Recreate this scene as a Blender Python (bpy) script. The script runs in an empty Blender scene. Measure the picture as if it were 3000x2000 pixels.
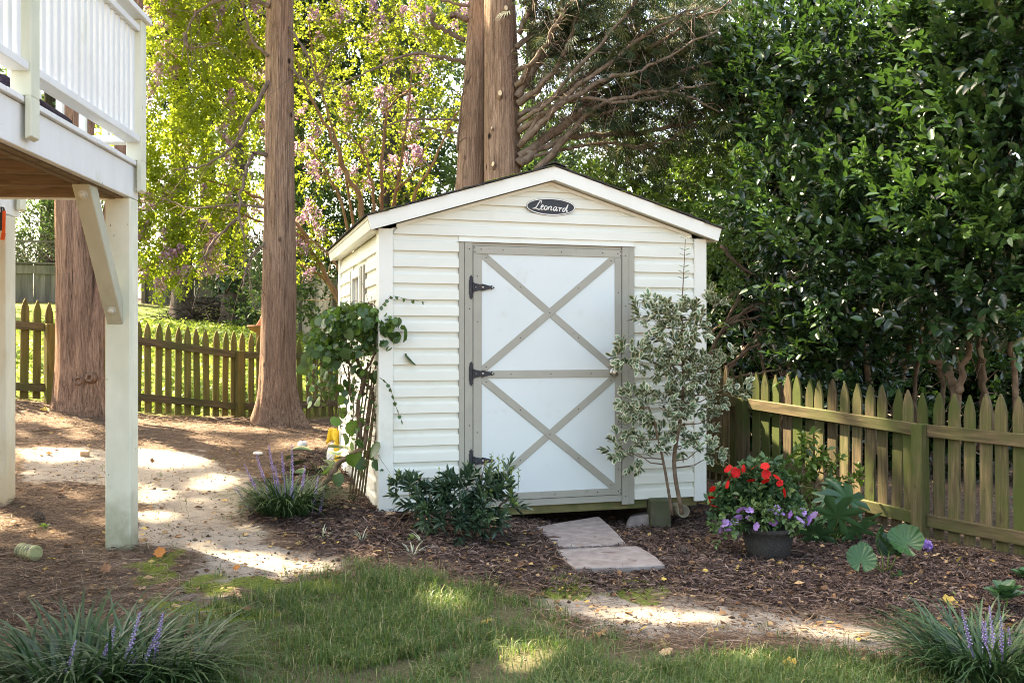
import bpy, bmesh, math, random
import numpy as np
from mathutils import Vector, Matrix

scene = bpy.context.scene
COL = scene.collection
R = math.radians
rng = np.random.default_rng(7)
random.seed(7)

# ------------------------------------------------------------------ camera, sky, sun, exposure
FPX = 2800.0                       # focal length in units of a 3000 px wide picture
CAMZ = 1.19
cam = bpy.data.objects.new("camera", bpy.data.cameras.new("camera"))
COL.objects.link(cam)
cam.location = (0, 0, CAMZ)
cam.rotation_euler = (R(90), 0, 0)
cam.data.sensor_width = 36
cam.data.lens = 36 * FPX / 3000
cam.data.clip_start = 0.05
cam.data.clip_end = 500
cam.data.dof.use_dof = True
cam.data.dof.focus_distance = 6.8
cam.data.dof.aperture_fstop = 8.0
scene.camera = cam

SUN_EL = R(53)
SUN_AZ = math.atan2(-0.85, 0.53)   # clockwise from +Y
SUN = Vector((math.sin(SUN_AZ) * math.cos(SUN_EL), math.cos(SUN_AZ) * math.cos(SUN_EL), math.sin(SUN_EL)))
world = bpy.data.worlds.new("World")
scene.world = world
world.use_nodes = True
wn = world.node_tree
sky = wn.nodes.new("ShaderNodeTexSky")
sky.sky_type = 'NISHITA'
sky.sun_disc = False
sky.sun_elevation = SUN_EL
sky.sun_rotation = SUN_AZ
sky.air_density = 1.0
sky.dust_density = 4.0
sky.ozone_density = 1.0
wn.links.new(sky.outputs[0], wn.nodes["Background"].inputs[0])
wn.nodes["Background"].inputs[1].default_value = 0.12
sl = bpy.data.lights.new("sun", 'SUN')
sl.energy = 5.0
sl.angle = R(0.6)
sl.color = (1.0, 0.93, 0.80)
so = bpy.data.objects.new("sun", sl)
COL.objects.link(so)
so.rotation_euler = SUN.to_track_quat('Z', 'Y').to_euler()
so.location = SUN * 40

scene.view_settings.view_transform = 'Standard'
scene.view_settings.look = 'None'
scene.view_settings.exposure = 3.1
scene.view_settings.gamma = 1.0
scene.view_settings.use_white_balance = True
scene.view_settings.white_balance_temperature = 7800
scene.view_settings.use_curve_mapping = False
scene.render.engine = 'CYCLES'
cy = scene.cycles
cy.use_denoising = True
try:
    cy.denoiser = 'OPENIMAGEDENOISE'
    cy.denoising_input_passes = 'RGB_ALBEDO_NORMAL'
    cy.denoising_prefilter = 'NONE'
except Exception:
    pass
cy.filter_width = 1.0
cy.max_bounces = 7
cy.diffuse_bounces = 4
cy.glossy_bounces = 2
cy.transmission_bounces = 4
cy.transparent_max_bounces = 4
cy.sample_clamp_indirect = 3.0
cy.caustics_reflective = False
cy.caustics_refractive = False

# ------------------------------------------------------------------ terrain height
GC = np.array([
    (-.9, 6.5, 0), (-.4, 6.2, -.04), (.3, 6.0, -.11), (.7, 6.4, -.13), (1.45, 7.1, -.19), (2.06, 8.36, -.14),
    (2.98, 6.9, -.24), (3.37, 6.29, -.24), (2.0, 5, -.2), (0, 3.7, -.14), (0, 5, -.13), (-1, 5, -.08),
    (-2.2, 5.5, -.01), (-3.3, 6.3, .13), (-2, 7.5, .03), (-1.55, 9, .03), (-1.5, 10.5, .1), (-2.87, 11.4, .2),
    (-2.74, 12.8, .15), (-4.44, 11.3, .36), (-5.0, 10, .56), (-4.43, 9.8, .465), (-1.6, 3.7, -.12), (-3.5, 4.5, .02),
    (1.8, 3.7, -.2), (3, 4, -.25), (-6.5, 8, .6), (-1.5, 14, .2), (-4.5, 14, .65), (-6.5, 14, .95), (-4.5, 20, 1.3),
    (-9, 20, 1.5), (-5, 26, 1.95), (-10, 25, 2.2), (0, 20, .7), (0, 28, 1.4), (5, 12, -.2), (6, 20, 0), (-8, 5, .45),
    (6, 5, -.35), (10, 28, .6), (0, 0, -.1), (-4, 0, 0), (4, 0, -.25), (0, -8, -.1), (.5, 9, -.1), (-14, 30, 2.6), (-14, 0, .5),
    (12, -6, -.4), (12, 14, -.4), (-.75, 7.6, .0), (.4, 7.2, -.2), (.75, 6.85, -.19)])


def _tps(r2):
    return np.where(r2 > 1e-12, 0.5 * r2 * np.log(np.maximum(r2, 1e-12)), 0)


_n = len(GC)
_K = _tps(((GC[:, None, :2] - GC[None, :, :2]) ** 2).sum(-1)) + np.eye(_n) * 0.05
_P = np.c_[np.ones(_n), GC[:, :2]]
_A = np.block([[_K, _P], [_P.T, np.zeros((3, 3))]])
_W = np.linalg.solve(_A, np.r_[GC[:, 2], 0, 0, 0])


def gzv(x, y):
    x = np.clip(np.asarray(x, float), -14, 12)
    y = np.clip(np.asarray(y, float), -8, 30)
    out = np.full(x.shape, _W[_n])
    out = out + _W[_n + 1] * x + _W[_n + 2] * y
    for i in range(_n):
        out = out + _W[i] * _tps((x - GC[i, 0]) ** 2 + (y - GC[i, 1]) ** 2)
    return out


def gz(x, y):
    return float(gzv(np.array([x]), np.array([y]))[0])


def at(px, py, d):
    """World point at distance d along the view axis."""
    return Vector(((px - 1500) * d / FPX, d, CAMZ - (py - 1000) * d / FPX))


def gp(px, py):
    """Ground point on the line of sight through a point of the photograph."""
    d = np.linspace(2.5, 30, 1400)
    x, z = (px - 1500) * d / FPX, CAMZ - (py - 1000) * d / FPX
    h = z - gzv(x, d)
    i = max(1, int(np.argmax(h <= 0)))
    t = h[i - 1] / (h[i - 1] - h[i])
    p = at(px, py, d[i - 1] + t * (d[i] - d[i - 1]))
    return Vector((p.x, p.y, gz(p.x, p.y)))


# ------------------------------------------------------------------ object helpers
def link(o, parent=None):
    COL.objects.link(o)
    if parent is not None:
        o.parent = parent
    return o


def tag(o, label=None, cat=None, group=None, kind=None):
    if label:
        o["label"] = label
    if cat:
        o["category"] = cat
    if group:
        o["group"] = group
    if kind:
        o["kind"] = kind
    return o


def empty(name, loc, label, cat, group=None, rz=0.0):
    o = bpy.data.objects.new(name, None)
    o.empty_display_size = 0.1
    o.location = loc
    o.rotation_euler = (0, 0, rz)
    link(o)
    return tag(o, label, cat, group)


def mesh_np(name, V, F, attr=None, smooth=False):
    """Mesh from arrays; F is an (n,k) int array, or a list of index tuples."""
    me = bpy.data.meshes.new(name)
    V = np.asarray(V, dtype=np.float32)
    if isinstance(F, np.ndarray):
        n, k = F.shape
        me.vertices.add(len(V))
        me.vertices.foreach_set("co", V.ravel())
        me.loops.add(n * k)
        me.loops.foreach_set("vertex_index", F.astype(np.int32).ravel())
        me.polygons.add(n)
        me.polygons.foreach_set("loop_start", np.arange(0, n * k, k, dtype=np.int32))
        me.polygons.foreach_set("loop_total", np.full(n, k, dtype=np.int32))
        me.update(calc_edges=True)
    else:
        me.from_pydata(V.tolist(), [], F)
        me.update()
    if attr is not None:
        for an, av in attr.items():
            a = me.attributes.new(an, 'FLOAT', 'POINT')
            a.data.foreach_set("value", np.asarray(av, dtype=np.float32))
    if smooth:
        me.polygons.foreach_set("use_smooth", np.ones(len(me.polygons), dtype=bool))
    return me


def obj(name, me, m=None, parent=None, loc=None, rot=None):
    if m is not None and len(me.materials) == 0:
        me.materials.append(m)
    o = bpy.data.objects.new(name, me)
    if loc is not None:
        o.location = loc
    if rot is not None:
        o.rotation_euler = rot
    return link(o, parent)


class MB:
    """Collects solids; build() links them as one mesh object."""

    def __init__(self):
        self.v, self.f = [], []

    def add(self, V, F):
        b = len(self.v)
        self.v += [tuple(p) for p in V]
        self.f += [tuple(b + i for i in f) for f in F]
        return self

    def hexa(self, p):
        return self.add(p, [(0, 3, 2, 1), (4, 5, 6, 7), (0, 1, 5, 4), (1, 2, 6, 5), (2, 3, 7, 6), (3, 0, 4, 7)])

    def box(self, x0, x1, y0, y1, z0, z1):
        return self.hexa([(x0, y0, z0), (x1, y0, z0), (x1, y1, z0), (x0, y1, z0), (x0, y0, z1), (x1, y0, z1), (x1, y1, z1), (x0, y1, z1)])

    def bar(self, a, b, w, h, up=(0, 0, 1)):
        """Rectangular bar from a to b; w across, h along up."""
        a, b = Vector(a), Vector(b)
        d = (b - a).normalized()
        s = d.cross(Vector(up))
        if s.length < 1e-6:
            s = d.cross(Vector((1, 0, 0)))
        s.normalize()
        u = s.cross(d).normalized()
        s, u = s * w / 2, u * h / 2
        return self.hexa([a - s - u, a + s - u, b + s - u, b - s - u, a - s + u, a + s + u, b + s + u, b - s + u])

    def prism(self, poly, fn, caps=True):
        """poly: 2D outline (CCW); fn(x, y, side) gives the point for side 0 / 1."""
        n = len(poly)
        V = [fn(x, y, 0) for x, y in poly] + [fn(x, y, 1) for x, y in poly]
        F = [tuple(range(n - 1, -1, -1)), tuple(range(n, 2 * n))] if caps else []
        F += [(i, (i + 1) % n, n + (i + 1) % n, n + i) for i in range(n)]
        return self.add(V, F)

    def tube(self, path, rad, n=8, cap=True, wob=None):
        path = [Vector(p) for p in path]
        m = len(path)
        rad = list(rad) if hasattr(rad, '__len__') else [rad] * m
        V, F = [], []
        ref = Vector((0.31, 0.72, 0.6)).normalized()
        for i, p in enumerate(path):
            t = (path[min(i + 1, m - 1)] - path[max(i - 1, 0)])
            t = t.normalized() if t.length > 1e-9 else Vector((0, 0, 1))
            s = t.cross(ref)
            if s.length < 1e-3:
                s = t.cross(Vector((1, 0, 0)))
            s.normalize()
            u = t.cross(s)
            for k in range(n):
                a = 2 * math.pi * k / n
                r = rad[i] * (1 if wob is None else wob(i, k))
                V.append(p + (s * math.cos(a) + u * math.sin(a)) * r)
        for i in range(m - 1):
            for k in range(n):
                F.append((i * n + k, i * n + (k + 1) % n, (i + 1) * n + (k + 1) % n, (i + 1) * n + k))
        if cap:
            F.append(tuple(range(n - 1, -1, -1)))
            F.append(tuple((m - 1) * n + k for k in range(n)))
        return self.add(V, F)

    def lathe(self, prof, n=24, c=(0, 0, 0), ax=None):
        """prof: (r, z) pairs; ax: optional 3x3 Matrix to turn it."""
        c = Vector(c)
        V, F = [], []
        for r, z in prof:
            for k in range(n):
                a = 2 * math.pi * k / n
                p = Vector((r * math.cos(a), r * math.sin(a), z))
                V.append(c + (ax @ p if ax else p))
        m = len(prof)
        for i in range(m - 1):
            for k in range(n):
                F.append((i * n + k, i * n + (k + 1) % n, (i + 1) * n + (k + 1) % n, (i + 1) * n + k))
        if prof[0][0] > 1e-6:
            F.append(tuple(range(n - 1, -1, -1)))
        if prof[-1][0] > 1e-6:
            F.append(tuple((m - 1) * n + k for k in range(n)))
        return self.add(V, F)

    def mesh(self, name, bevel=0, smooth=False):
        me = bpy.data.meshes.new(name)
        me.from_pydata(self.v, [], self.f)
        if bevel:
            bm = bmesh.new()
            bm.from_mesh(me)
            es = [e for e in bm.edges if len(e.link_faces) == 2 and e.calc_face_angle(0) > 0.6]
            bmesh.ops.bevel(bm, geom=es, offset=bevel, segments=1, affect='EDGES', clamp_overlap=True)
            bm.to_mesh(me)
            bm.free()
        me.update()
        if smooth:
            me.polygons.foreach_set("use_smooth", np.ones(len(me.polygons), dtype=bool))
        return me

    def build(self, name, m, parent=None, bevel=0, smooth=False, loc=None, rot=None):
        return obj(name, self.mesh(name, bevel, smooth), m, parent, loc, rot)


# ------------------------------------------------------------------ materials
def lin(r, g, b):
    f = lambda c: (c / 255 / 12.92) if c / 255 <= 0.04045 else ((c / 255 + 0.055) / 1.055) ** 2.4
    return (f(r), f(g), f(b), 1)


def rgba(c):
    return tuple(c) + (1,) if len(c) == 3 else tuple(c)


def ramp(nt, stops, inp):
    n = nt.nodes.new("ShaderNodeValToRGB")
    el = n.color_ramp.elements
    while len(el) < len(stops):
        el.new(0.5)
    for e, (p, c) in zip(el, stops):
        e.position = p
        e.color = rgba(c)
    if inp is not None:
        nt.links.new(inp, n.inputs[0])
    return n.outputs[0]


def noise(nt, vec, scale, detail=4, rough=0.55, dist=0.0):
    n = nt.nodes.new("ShaderNodeTexNoise")
    n.inputs["Scale"].default_value = scale
    n.inputs["Detail"].default_value = detail
    n.inputs["Roughness"].default_value = rough
    n.inputs["Distortion"].default_value = dist
    if vec is not None:
        nt.links.new(vec, n.inputs["Vector"])
    return n.outputs["Fac"]


def mixc(nt, fac, a, b, mode='MIX'):
    n = nt.nodes.new("ShaderNodeMix")
    n.data_type = 'RGBA'
    n.blend_type = mode
    for sock, v in ((n.inputs[0], fac), (n.inputs[6], a), (n.inputs[7], b)):
        if hasattr(v, "links"):
            nt.links.new(v, sock)
        elif isinstance(v, (int, float)):
            sock.default_value = v
        else:
            sock.default_value = rgba(v)
    return n.outputs[2]


def mathn(nt, op, a, b=0.0, clamp=False):
    n = nt.nodes.new("ShaderNodeMath")
    n.operation = op
    n.use_clamp = clamp
    for i, v in enumerate((a, b)):
        if hasattr(v, "links"):
            nt.links.new(v, n.inputs[i])
        else:
            n.inputs[i].default_value = v
    return n.outputs[0]


def mapping(nt, vec, scale=(1, 1, 1), loc=None):
    n = nt.nodes.new("ShaderNodeMapping")
    n.inputs["Scale"].default_value = scale
    nt.links.new(vec, n.inputs["Vector"])
    if loc is not None:
        nt.links.new(loc, n.inputs["Location"])
    return n.outputs[0]


def newmat(name):
    m = bpy.data.materials.new(name)
    m.use_nodes = True
    nt = m.node_tree
    return m, nt, nt.nodes["Principled BSDF"]


def coords(nt, kind="Object", per_object=True):
    tc = nt.nodes.new("ShaderNodeTexCoord")
    v = tc.outputs[kind]
    if per_object:
        oi = nt.nodes.new("ShaderNodeObjectInfo")
        ad = nt.nodes.new("ShaderNodeVectorMath")
        ad.operation = 'MULTIPLY_ADD'
        nt.links.new(oi.outputs["Random"], ad.inputs[0])
        ad.inputs[1].default_value = (13.7, 7.1, 19.3)
        nt.links.new(v, ad.inputs[2])
        return ad.outputs[0], oi.outputs["Random"]
    return v, None


def bump(nt, bs, height, strength=0.3, dist=0.01):
    b = nt.nodes.new("ShaderNodeBump")
    b.inputs["Strength"].default_value = strength
    b.inputs["Distance"].default_value = dist
    nt.links.new(height, b.inputs["Height"])
    nt.links.new(b.outputs[0], bs.inputs["Normal"])


def surf(name, stops, scale=(1, 1, 1), nscale=8, detail=5, rough=0.6, spec=0.3, bmp=0.2, bdist=0.004, rnd=0.12, stain=None, dist=0.0, metal=0.0, coord="Object", bscale=None, foot=None):
    """General surface: colour ramp over stretched noise, tint by object, optional stain (colour, scale, low, high)."""
    m, nt, bs = newmat(name)
    v, rn = coords(nt, coord)
    vs = mapping(nt, v, scale)
    nz = noise(nt, vs, nscale, detail, 0.6, dist)
    col = ramp(nt, stops, nz)
    if stain:
        for (sc, ns, lo, hi, sm) in (stain if isinstance(stain, list) else [stain]):
            sn = noise(nt, mapping(nt, v, sm), ns, 4, 0.6)
            f = ramp(nt, [(lo, (0, 0, 0)), (hi, (1, 1, 1))], sn)
            col = mixc(nt, f, col, sc)
    if foot:
        sx = nt.nodes.new("ShaderNodeSeparateXYZ")
        tc2 = nt.nodes.new("ShaderNodeTexCoord")
        nt.links.new(tc2.outputs["Object"], sx.inputs[0])
        hh = mathn(nt, 'ADD', sx.outputs[2], mathn(nt, 'MULTIPLY', noise(nt, v, 7, 5, .65), foot[1]))
        col = mixc(nt, ramp(nt, [(foot[2], (.85, .85, .85)), (foot[3], (0, 0, 0))], hh), col, foot[0])
    if rnd:
        k = mathn(nt, 'MULTIPLY_ADD', rn, 2 * rnd)
        k.node.inputs[2].default_value = 1 - rnd
        g = nt.nodes.new("ShaderNodeCombineColor")
        for i in range(3):
            nt.links.new(k, g.inputs[i])
        col = mixc(nt, 1.0, col, g.outputs[0], 'MULTIPLY')
    nt.links.new(col, bs.inputs["Base Color"])
    bs.inputs["Roughness"].default_value = rough
    bs.inputs["Specular IOR Level"].default_value = spec
    bs.inputs["Metallic"].default_value = metal
    if bmp:
        h = nz if bscale is None else noise(nt, vs, bscale, 6, 0.65)
        bump(nt, bs, h, bmp, bdist)
    return m


def leafmat(name, stops, rough=0.45, spec=0.5, trans=0.35, tcol=None, vein=True):
    """Leaf: colour by the per-leaf attribute rnd; light shines through."""
    m, nt, bs = newmat(name)
    a = nt.nodes.new("ShaderNodeAttribute")
    a.attribute_name = "rnd"
    col = ramp(nt, stops, a.outputs["Fac"])
    nt.links.new(col, bs.inputs["Base Color"])
    bs.inputs["Roughness"].default_value = rough
    bs.inputs["Specular IOR Level"].default_value = spec
    if trans:
        tr = nt.nodes.new("ShaderNodeBsdfTranslucent")
        c2 = mixc(nt, 0.5, col, tcol, 'MIX') if tcol else col
        nt.links.new(c2, tr.inputs[0])
        mx = nt.nodes.new("ShaderNodeMixShader")
        mx.inputs[0].default_value = trans
        nt.links.new(bs.outputs[0], mx.inputs[1])
        nt.links.new(tr.outputs[0], mx.inputs[2])
        nt.links.new(mx.outputs[0], nt.nodes["Material Output"].inputs[0])
    return m


def plain(name, c, rough=0.5, spec=0.4, metal=0.0, var=0.15, ns=30, bmp=0.05):
    d = tuple(x * (1 - var) for x in c)
    e = tuple(min(1, x * (1 + var)) for x in c)
    return surf(name, [(0.3, d), (0.7, e)], nscale=ns, rough=rough, spec=spec, metal=metal, bmp=bmp, bdist=0.002, rnd=0.04)


M = {}
M['vinyl'] = surf('vinyl_siding', [(0.3, (.645, .655, .56)), (0.7, (.69, .70, .61))], scale=(1, 1, 3), nscale=3, rough=0.42, spec=0.35, bmp=0.03, rnd=0.015,
                  stain=[((.58, .57, .45), 3, .60, .90, (1, 1, .5))])
M['vinyl_trim'] = surf('vinyl_trim', [(0.3, (.67, .68, .60)), (0.7, (.72, .73, .65))], nscale=3, rough=0.4, spec=0.35, bmp=0.02, rnd=0.015,
                       stain=((.5, .5, .38), 4, .60, .85, (1, 1, .6)))
M['door'] = surf('door_panel', [(0.3, (.585, .64, .61)), (0.7, (.625, .675, .645))], nscale=2.5, rough=0.45, spec=0.3, bmp=0.06, bdist=0.001, rnd=0, bscale=160,
                 stain=[((.55, .56, .50), 7, .62, .85, (1, 1, 1)), ((.42, .40, .34), 35, .735, .78, (1.2, 1, .5))])
M['door_trim'] = surf('door_trim', [(0.3, (.315, .305, .245)), (0.7, (.36, .345, .28))], nscale=6, rough=0.5, spec=0.3, bmp=0.05, bdist=0.001, rnd=0.04, bscale=120,
                      stain=((.24, .23, .18), 12, .62, .8, (1, 1, 1)))
M['shingle'] = surf('shingle', [(0.35, (.025, .024, .022)), (0.65, (.07, .066, .06))], nscale=120, rough=0.9, spec=0.1, bmp=0.6, bdist=0.003, rnd=0.2,
                    stain=((.10, .12, .02), 6, .56, .66, (1, 1, 1)))
M['white'] = surf('white_paint', [(0.3, (.62, .635, .615)), (0.7, (.68, .695, .675))], scale=(1, 1, .25), nscale=9, rough=0.5, spec=0.3, bmp=0.12, bdist=0.002, rnd=0.03, bscale=40,
                  stain=[((.50, .53, .40), 4, .60, .85, (1, 1, .5)), ((.16, .15, .12), 22, .735, .765, (1.5, 1.5, .6))])
M['cream'] = surf('cream_paint', [(0.3, (.60, .60, .48)), (0.7, (.67, .67, .555))], scale=(1, 1, .25), nscale=9, rough=0.55, spec=0.25, bmp=0.12, bdist=0.002, rnd=0.03, bscale=40,
                  stain=[((.42, .46, .33), 3, .45, .85, (1, 1, .5)), ((.10, .10, .08), 24, .70, .74, (1, 1, .7))], foot=((.20, .19, .10), .55, .26, .60))
M['post_dirty'] = surf('stained_paint', [(0.3, (.52, .50, .40)), (0.7, (.62, .60, .49))], scale=(1, 1, .25), nscale=9, rough=0.6, spec=0.2, bmp=0.12, bdist=0.002, rnd=0.03, bscale=40,
                       stain=((.42, .33, .19), 3, .5, .8, (1, 1, .4)), foot=((.42, .29, .14), .5, .25, .95))
M['joist'] = surf('bare_lumber', [(0.25, (.10, .068, .038)), (0.5, (.165, .115, .068)), (0.75, (.23, .165, .10))], scale=(1.2, 14, 14), nscale=3.2, rough=0.75, spec=0.15, bmp=0.3, rnd=0.2, dist=0.6,
                   stain=((.09, .055, .025), 8, .6, .8, (.4, 1, 1)))
M['skid'] = surf('treated_skid', [(0.3, (.14, .12, .05)), (0.7, (.26, .22, .10))], scale=(1, 10, 10), nscale=4, rough=0.8, spec=0.15, bmp=0.3, rnd=0.1,
                 stain=((.09, .12, .04), 5, .5, .75, (1, 1, 1)))
FW = [(0.22, (.030, .024, .014)), (0.42, (.090, .067, .036)), (0.60, (.160, .117, .064)), (0.8, (.245, .178, .105))]
M['picket'] = surf('picket_wood', FW, scale=(16, 16, 1.1), nscale=2.2, detail=6, rough=0.8, spec=0.15, bmp=0.45, bdist=0.004, rnd=0.34, dist=1.2,
                   stain=[((.060, .074, .020), 2.2, .42, .60, (1, 1, .5)), ((.030, .021, .012), 9, .64, .74, (1, 1, .4))])
M['rail'] = surf('rail_wood', FW, scale=(1.1, 14, 14), nscale=2.4, detail=6, rough=0.8, spec=0.15, bmp=0.35, bdist=0.003, rnd=0.15, dist=0.8,
                 stain=((.066, .080, .024), 3.0, .40, .66, (.6, 1, 1)))
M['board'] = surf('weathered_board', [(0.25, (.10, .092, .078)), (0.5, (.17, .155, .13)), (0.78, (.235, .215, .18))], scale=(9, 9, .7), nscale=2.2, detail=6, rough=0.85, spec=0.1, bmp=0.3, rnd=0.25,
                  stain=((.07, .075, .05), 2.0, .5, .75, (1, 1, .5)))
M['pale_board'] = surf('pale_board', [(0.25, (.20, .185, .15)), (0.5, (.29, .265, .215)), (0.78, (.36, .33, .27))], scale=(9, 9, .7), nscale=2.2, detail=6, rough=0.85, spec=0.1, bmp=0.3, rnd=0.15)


def barkmat(name, stops, knots=True, ks=3.0, crack=(.03, .022, .017)):
    m, nt, bs = newmat(name)
    v, rn = coords(nt, "Object")
    f1 = noise(nt, mapping(nt, v, (34, 34, .9)), 2.0, 8, 0.70, 1.2)
    f2 = noise(nt, mapping(nt, v, (1, 1, .5)), 2.0, 3, 0.5)
    f3 = noise(nt, mapping(nt, v, (38, 38, 2.2)), 2.0, 5, 0.65, 0.6)
    col = ramp(nt, stops, f1)
    col = mixc(nt, 0.55, col, ramp(nt, [(0.34, tuple(c * .30 for c in stops[0][1])), (0.66, tuple(c * 1.25 for c in stops[-1][1]))], f3))
    col = mixc(nt, ramp(nt, [(0.35, (0, 0, 0)), (0.75, (.55, .55, .55))], f2), col, tuple(x * .62 for x in stops[0][1]))
    fc = ramp(nt, [(0.34, (.85, .85, .85)), (0.45, (0, 0, 0))], f1)
    col = mixc(nt, fc, col, crack)
    if knots:
        vo = nt.nodes.new("ShaderNodeTexVoronoi")
        vo.inputs["Scale"].default_value = ks
        nt.links.new(mapping(nt, v, (1.6, 1.6, 1)), vo.inputs["Vector"])
        kf = ramp(nt, [(0.06, (1, 1, 1)), (0.13, (0, 0, 0))], vo.outputs["Distance"])
        col = mixc(nt, kf, col, (.030, .019, .013))
    nt.links.new(col, bs.inputs["Base Color"])
    bs.inputs["Roughness"].default_value = 0.9
    bs.inputs["Specular IOR Level"].default_value = 0.1
    bump(nt, bs, mathn(nt, 'ADD', f1, mathn(nt, 'MULTIPLY', f3, 0.5)), 1.0, 0.04)
    return m


M['cedar_bark'] = barkmat('cedar_bark', [(0.30, (.27, .160, .102)), (0.5, (.42, .262, .175)), (0.72, (.56, .39, .27))], ks=2.6)
M['red_bark'] = barkmat('red_cedar_bark', [(0.30, (.23, .128, .082)), (0.5, (.39, .228, .150)), (0.72, (.53, .345, .235))], knots=False)
M['dark_bark'] = barkmat('dark_bark', [(0.3, (.030, .025, .022)), (0.5, (.065, .052, .044)), (0.75, (.11, .09, .075))], knots=False)
M['grey_bark'] = barkmat('grey_bark', [(0.3, (.075, .058, .048)), (0.5, (.14, .11, .092)), (0.75, (.20, .165, .14))], knots=False)
M['myrtle_bark'] = surf('smooth_orange_bark', [(0.3, (.17, .085, .035)), (0.55, (.27, .15, .07)), (0.8, (.36, .24, .14))], scale=(3, 3, .8), nscale=3, rough=0.7, spec=0.2, bmp=0.15, rnd=0.1)
M['branch'] = surf('cedar_branch_bark', [(0.3, (.10, .072, .052)), (0.55, (.18, .135, .10)), (0.8, (.27, .21, .16))], scale=(4, 4, 4), nscale=5, rough=0.85, spec=0.1, bmp=0.3, rnd=0.12)
M['twig'] = surf('shrub_twig_bark', [(0.3, (.085, .055, .035)), (0.7, (.20, .14, .09))], nscale=20, rough=0.85, spec=0.1, bmp=0.2, rnd=0.15)
M['cut_wood'] = plain('pale_cut_wood', (.62, .47, .28), rough=0.8, ns=60)
M['hinge'] = surf('black_iron', [(0.3, (.012, .013, .016)), (0.7, (.030, .031, .036))], nscale=40, rough=0.55, spec=0.4, bmp=0.1, rnd=0.05, stain=((.16, .055, .020), 22, .62, .74, (1, 1, 1)))
M['screw'] = plain('dark_screw', (.035, .033, .03), rough=0.5)
M['steel'] = plain('brushed_nickel', (.50, .47, .41), rough=0.28, metal=1.0, var=0.05)
M['zinc'] = plain('painted_bolt', (.50, .50, .42), rough=0.5)
M['glass'] = plain('window_glass', (.10, .11, .13), rough=0.06, spec=0.9, var=0.02, bmp=0)
M['moss_picket'] = surf('mossy_picket_wood', [(0.22, (.062, .050, .016)), (0.45, (.125, .100, .032)), (0.62, (.180, .145, .050)), (0.8, (.235, .185, .075))], scale=(16, 16, 1.1), nscale=2.2, detail=6, rough=0.8, spec=0.15, bmp=0.35, bdist=0.003, rnd=0.2, dist=0.8,
                        stain=((.115, .125, .030), 3.0, .42, .66, (1, 1, .6)))
M['cream_shaded'] = surf('shaded_cream_paint', [(0.3, (.37, .36, .265)), (0.7, (.44, .43, .33))], scale=(1, 1, .25), nscale=9, rough=0.6, spec=0.2, bmp=0.12, bdist=0.002, rnd=0.03, bscale=40,  # cream deck paint with the brace's shade put into its colour
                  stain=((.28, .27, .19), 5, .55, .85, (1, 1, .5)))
# ------------------------------------------------------------------ small numpy tools
def vnoise(x, y, scale, seed=0):
    x = np.asarray(x) * scale
    y = np.asarray(y) * scale
    xi, yi = np.floor(x).astype(np.int64), np.floor(y).astype(np.int64)
    fx, fy = x - xi, y - yi
    fx, fy = fx * fx * (3 - 2 * fx), fy * fy * (3 - 2 * fy)

    def h(a, b):
        n = (a * 374761393 + b * 668265263 + seed * 974711) & 0x7fffffff
        n = ((n ^ (n >> 13)) * 1274126177) & 0x7fffffff
        return ((n ^ (n >> 16)) & 0xffff) / 65535.0
    return (h(xi, yi) * (1 - fx) + h(xi + 1, yi) * fx) * (1 - fy) + (h(xi, yi + 1) * (1 - fx) + h(xi + 1, yi + 1) * fx) * fy


def fbm(x, y, scale, seed=0, o=3):
    s, a, t = 0, 1, 0
    for k in range(o):
        s = s + a * vnoise(x, y, scale * 2 ** k, seed + k * 17)
        t += a
        a *= 0.5
    return s / t


def inpoly(x, y, poly):
    c = np.zeros(x.shape, bool)
    n = len(poly)
    for i in range(n):
        x0, y0 = poly[i]
        x1, y1 = poly[(i + 1) % n]
        if y0 == y1:
            continue
        t = ((y0 > y) != (y1 > y)) & (x < (x1 - x0) * (y - y0) / (y1 - y0) + x0)
        c ^= t
    return c


def soft(x, y, poly, sig=0.07, k=6, seed=1):
    r = np.random.default_rng(seed)
    wx = (fbm(x, y, 3.5, seed, 4) - .5) * .55
    wy = (fbm(x, y, 3.5, seed + 9, 4) - .5) * .55
    s = np.zeros(x.shape)
    for _ in range(k):
        dx, dy = r.normal(0, sig, 2)
        s += inpoly(x + wx + dx, y + wy + dy, poly)
    return s / k


def gpoly(pts):
    return [tuple(gp(*p)[:2]) for p in pts]


# ground zones: outlines on the ground, found from where their edges lie in the photograph
Z_SAND = gpoly([(60, 1322), (300, 1312), (450, 1315), (600, 1330), (700, 1370), (745, 1420), (725, 1500), (760, 1560), (900, 1605), (1010, 1632), (985, 1672), (800, 1700), (650, 1688), (570, 1640), (440, 1605), (400, 1560), (430, 1490), (330, 1425), (60, 1405)])
Z_SAND2 = gpoly([(1630, 1728), (1900, 1735), (2150, 1775), (2400, 1805), (2700, 1855), (2760, 1900), (2520, 1915), (2300, 1880), (2000, 1872), (1800, 1862), (1640, 1800)])
Z_SAND3 = gpoly([(470, 1690), (700, 1680), (880, 1715), (840, 1775), (640, 1765), (500, 1740)])
Z_MULCH = gpoly([(1560, 1500), (1800, 1490), (2000, 1470), (2100, 1462), (2420, 1530), (2700, 1590), (3150, 1720), (3150, 1860), (2750, 1845), (2400, 1790), (2100, 1758), (1900, 1735), (1690, 1722), (1560, 1722), (1400, 1702), (1200, 1645), (1050, 1640), (950, 1600), (800, 1560), (725, 1500), (760, 1420), (900, 1330), (1000, 1330), (1100, 1480)])
Z_STRAW = gpoly([(-300, 1480), (150, 1480), (300, 1560), (380, 1640), (470, 1720), (520, 1800), (540, 1900), (300, 2300), (-300, 2300)])
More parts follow.
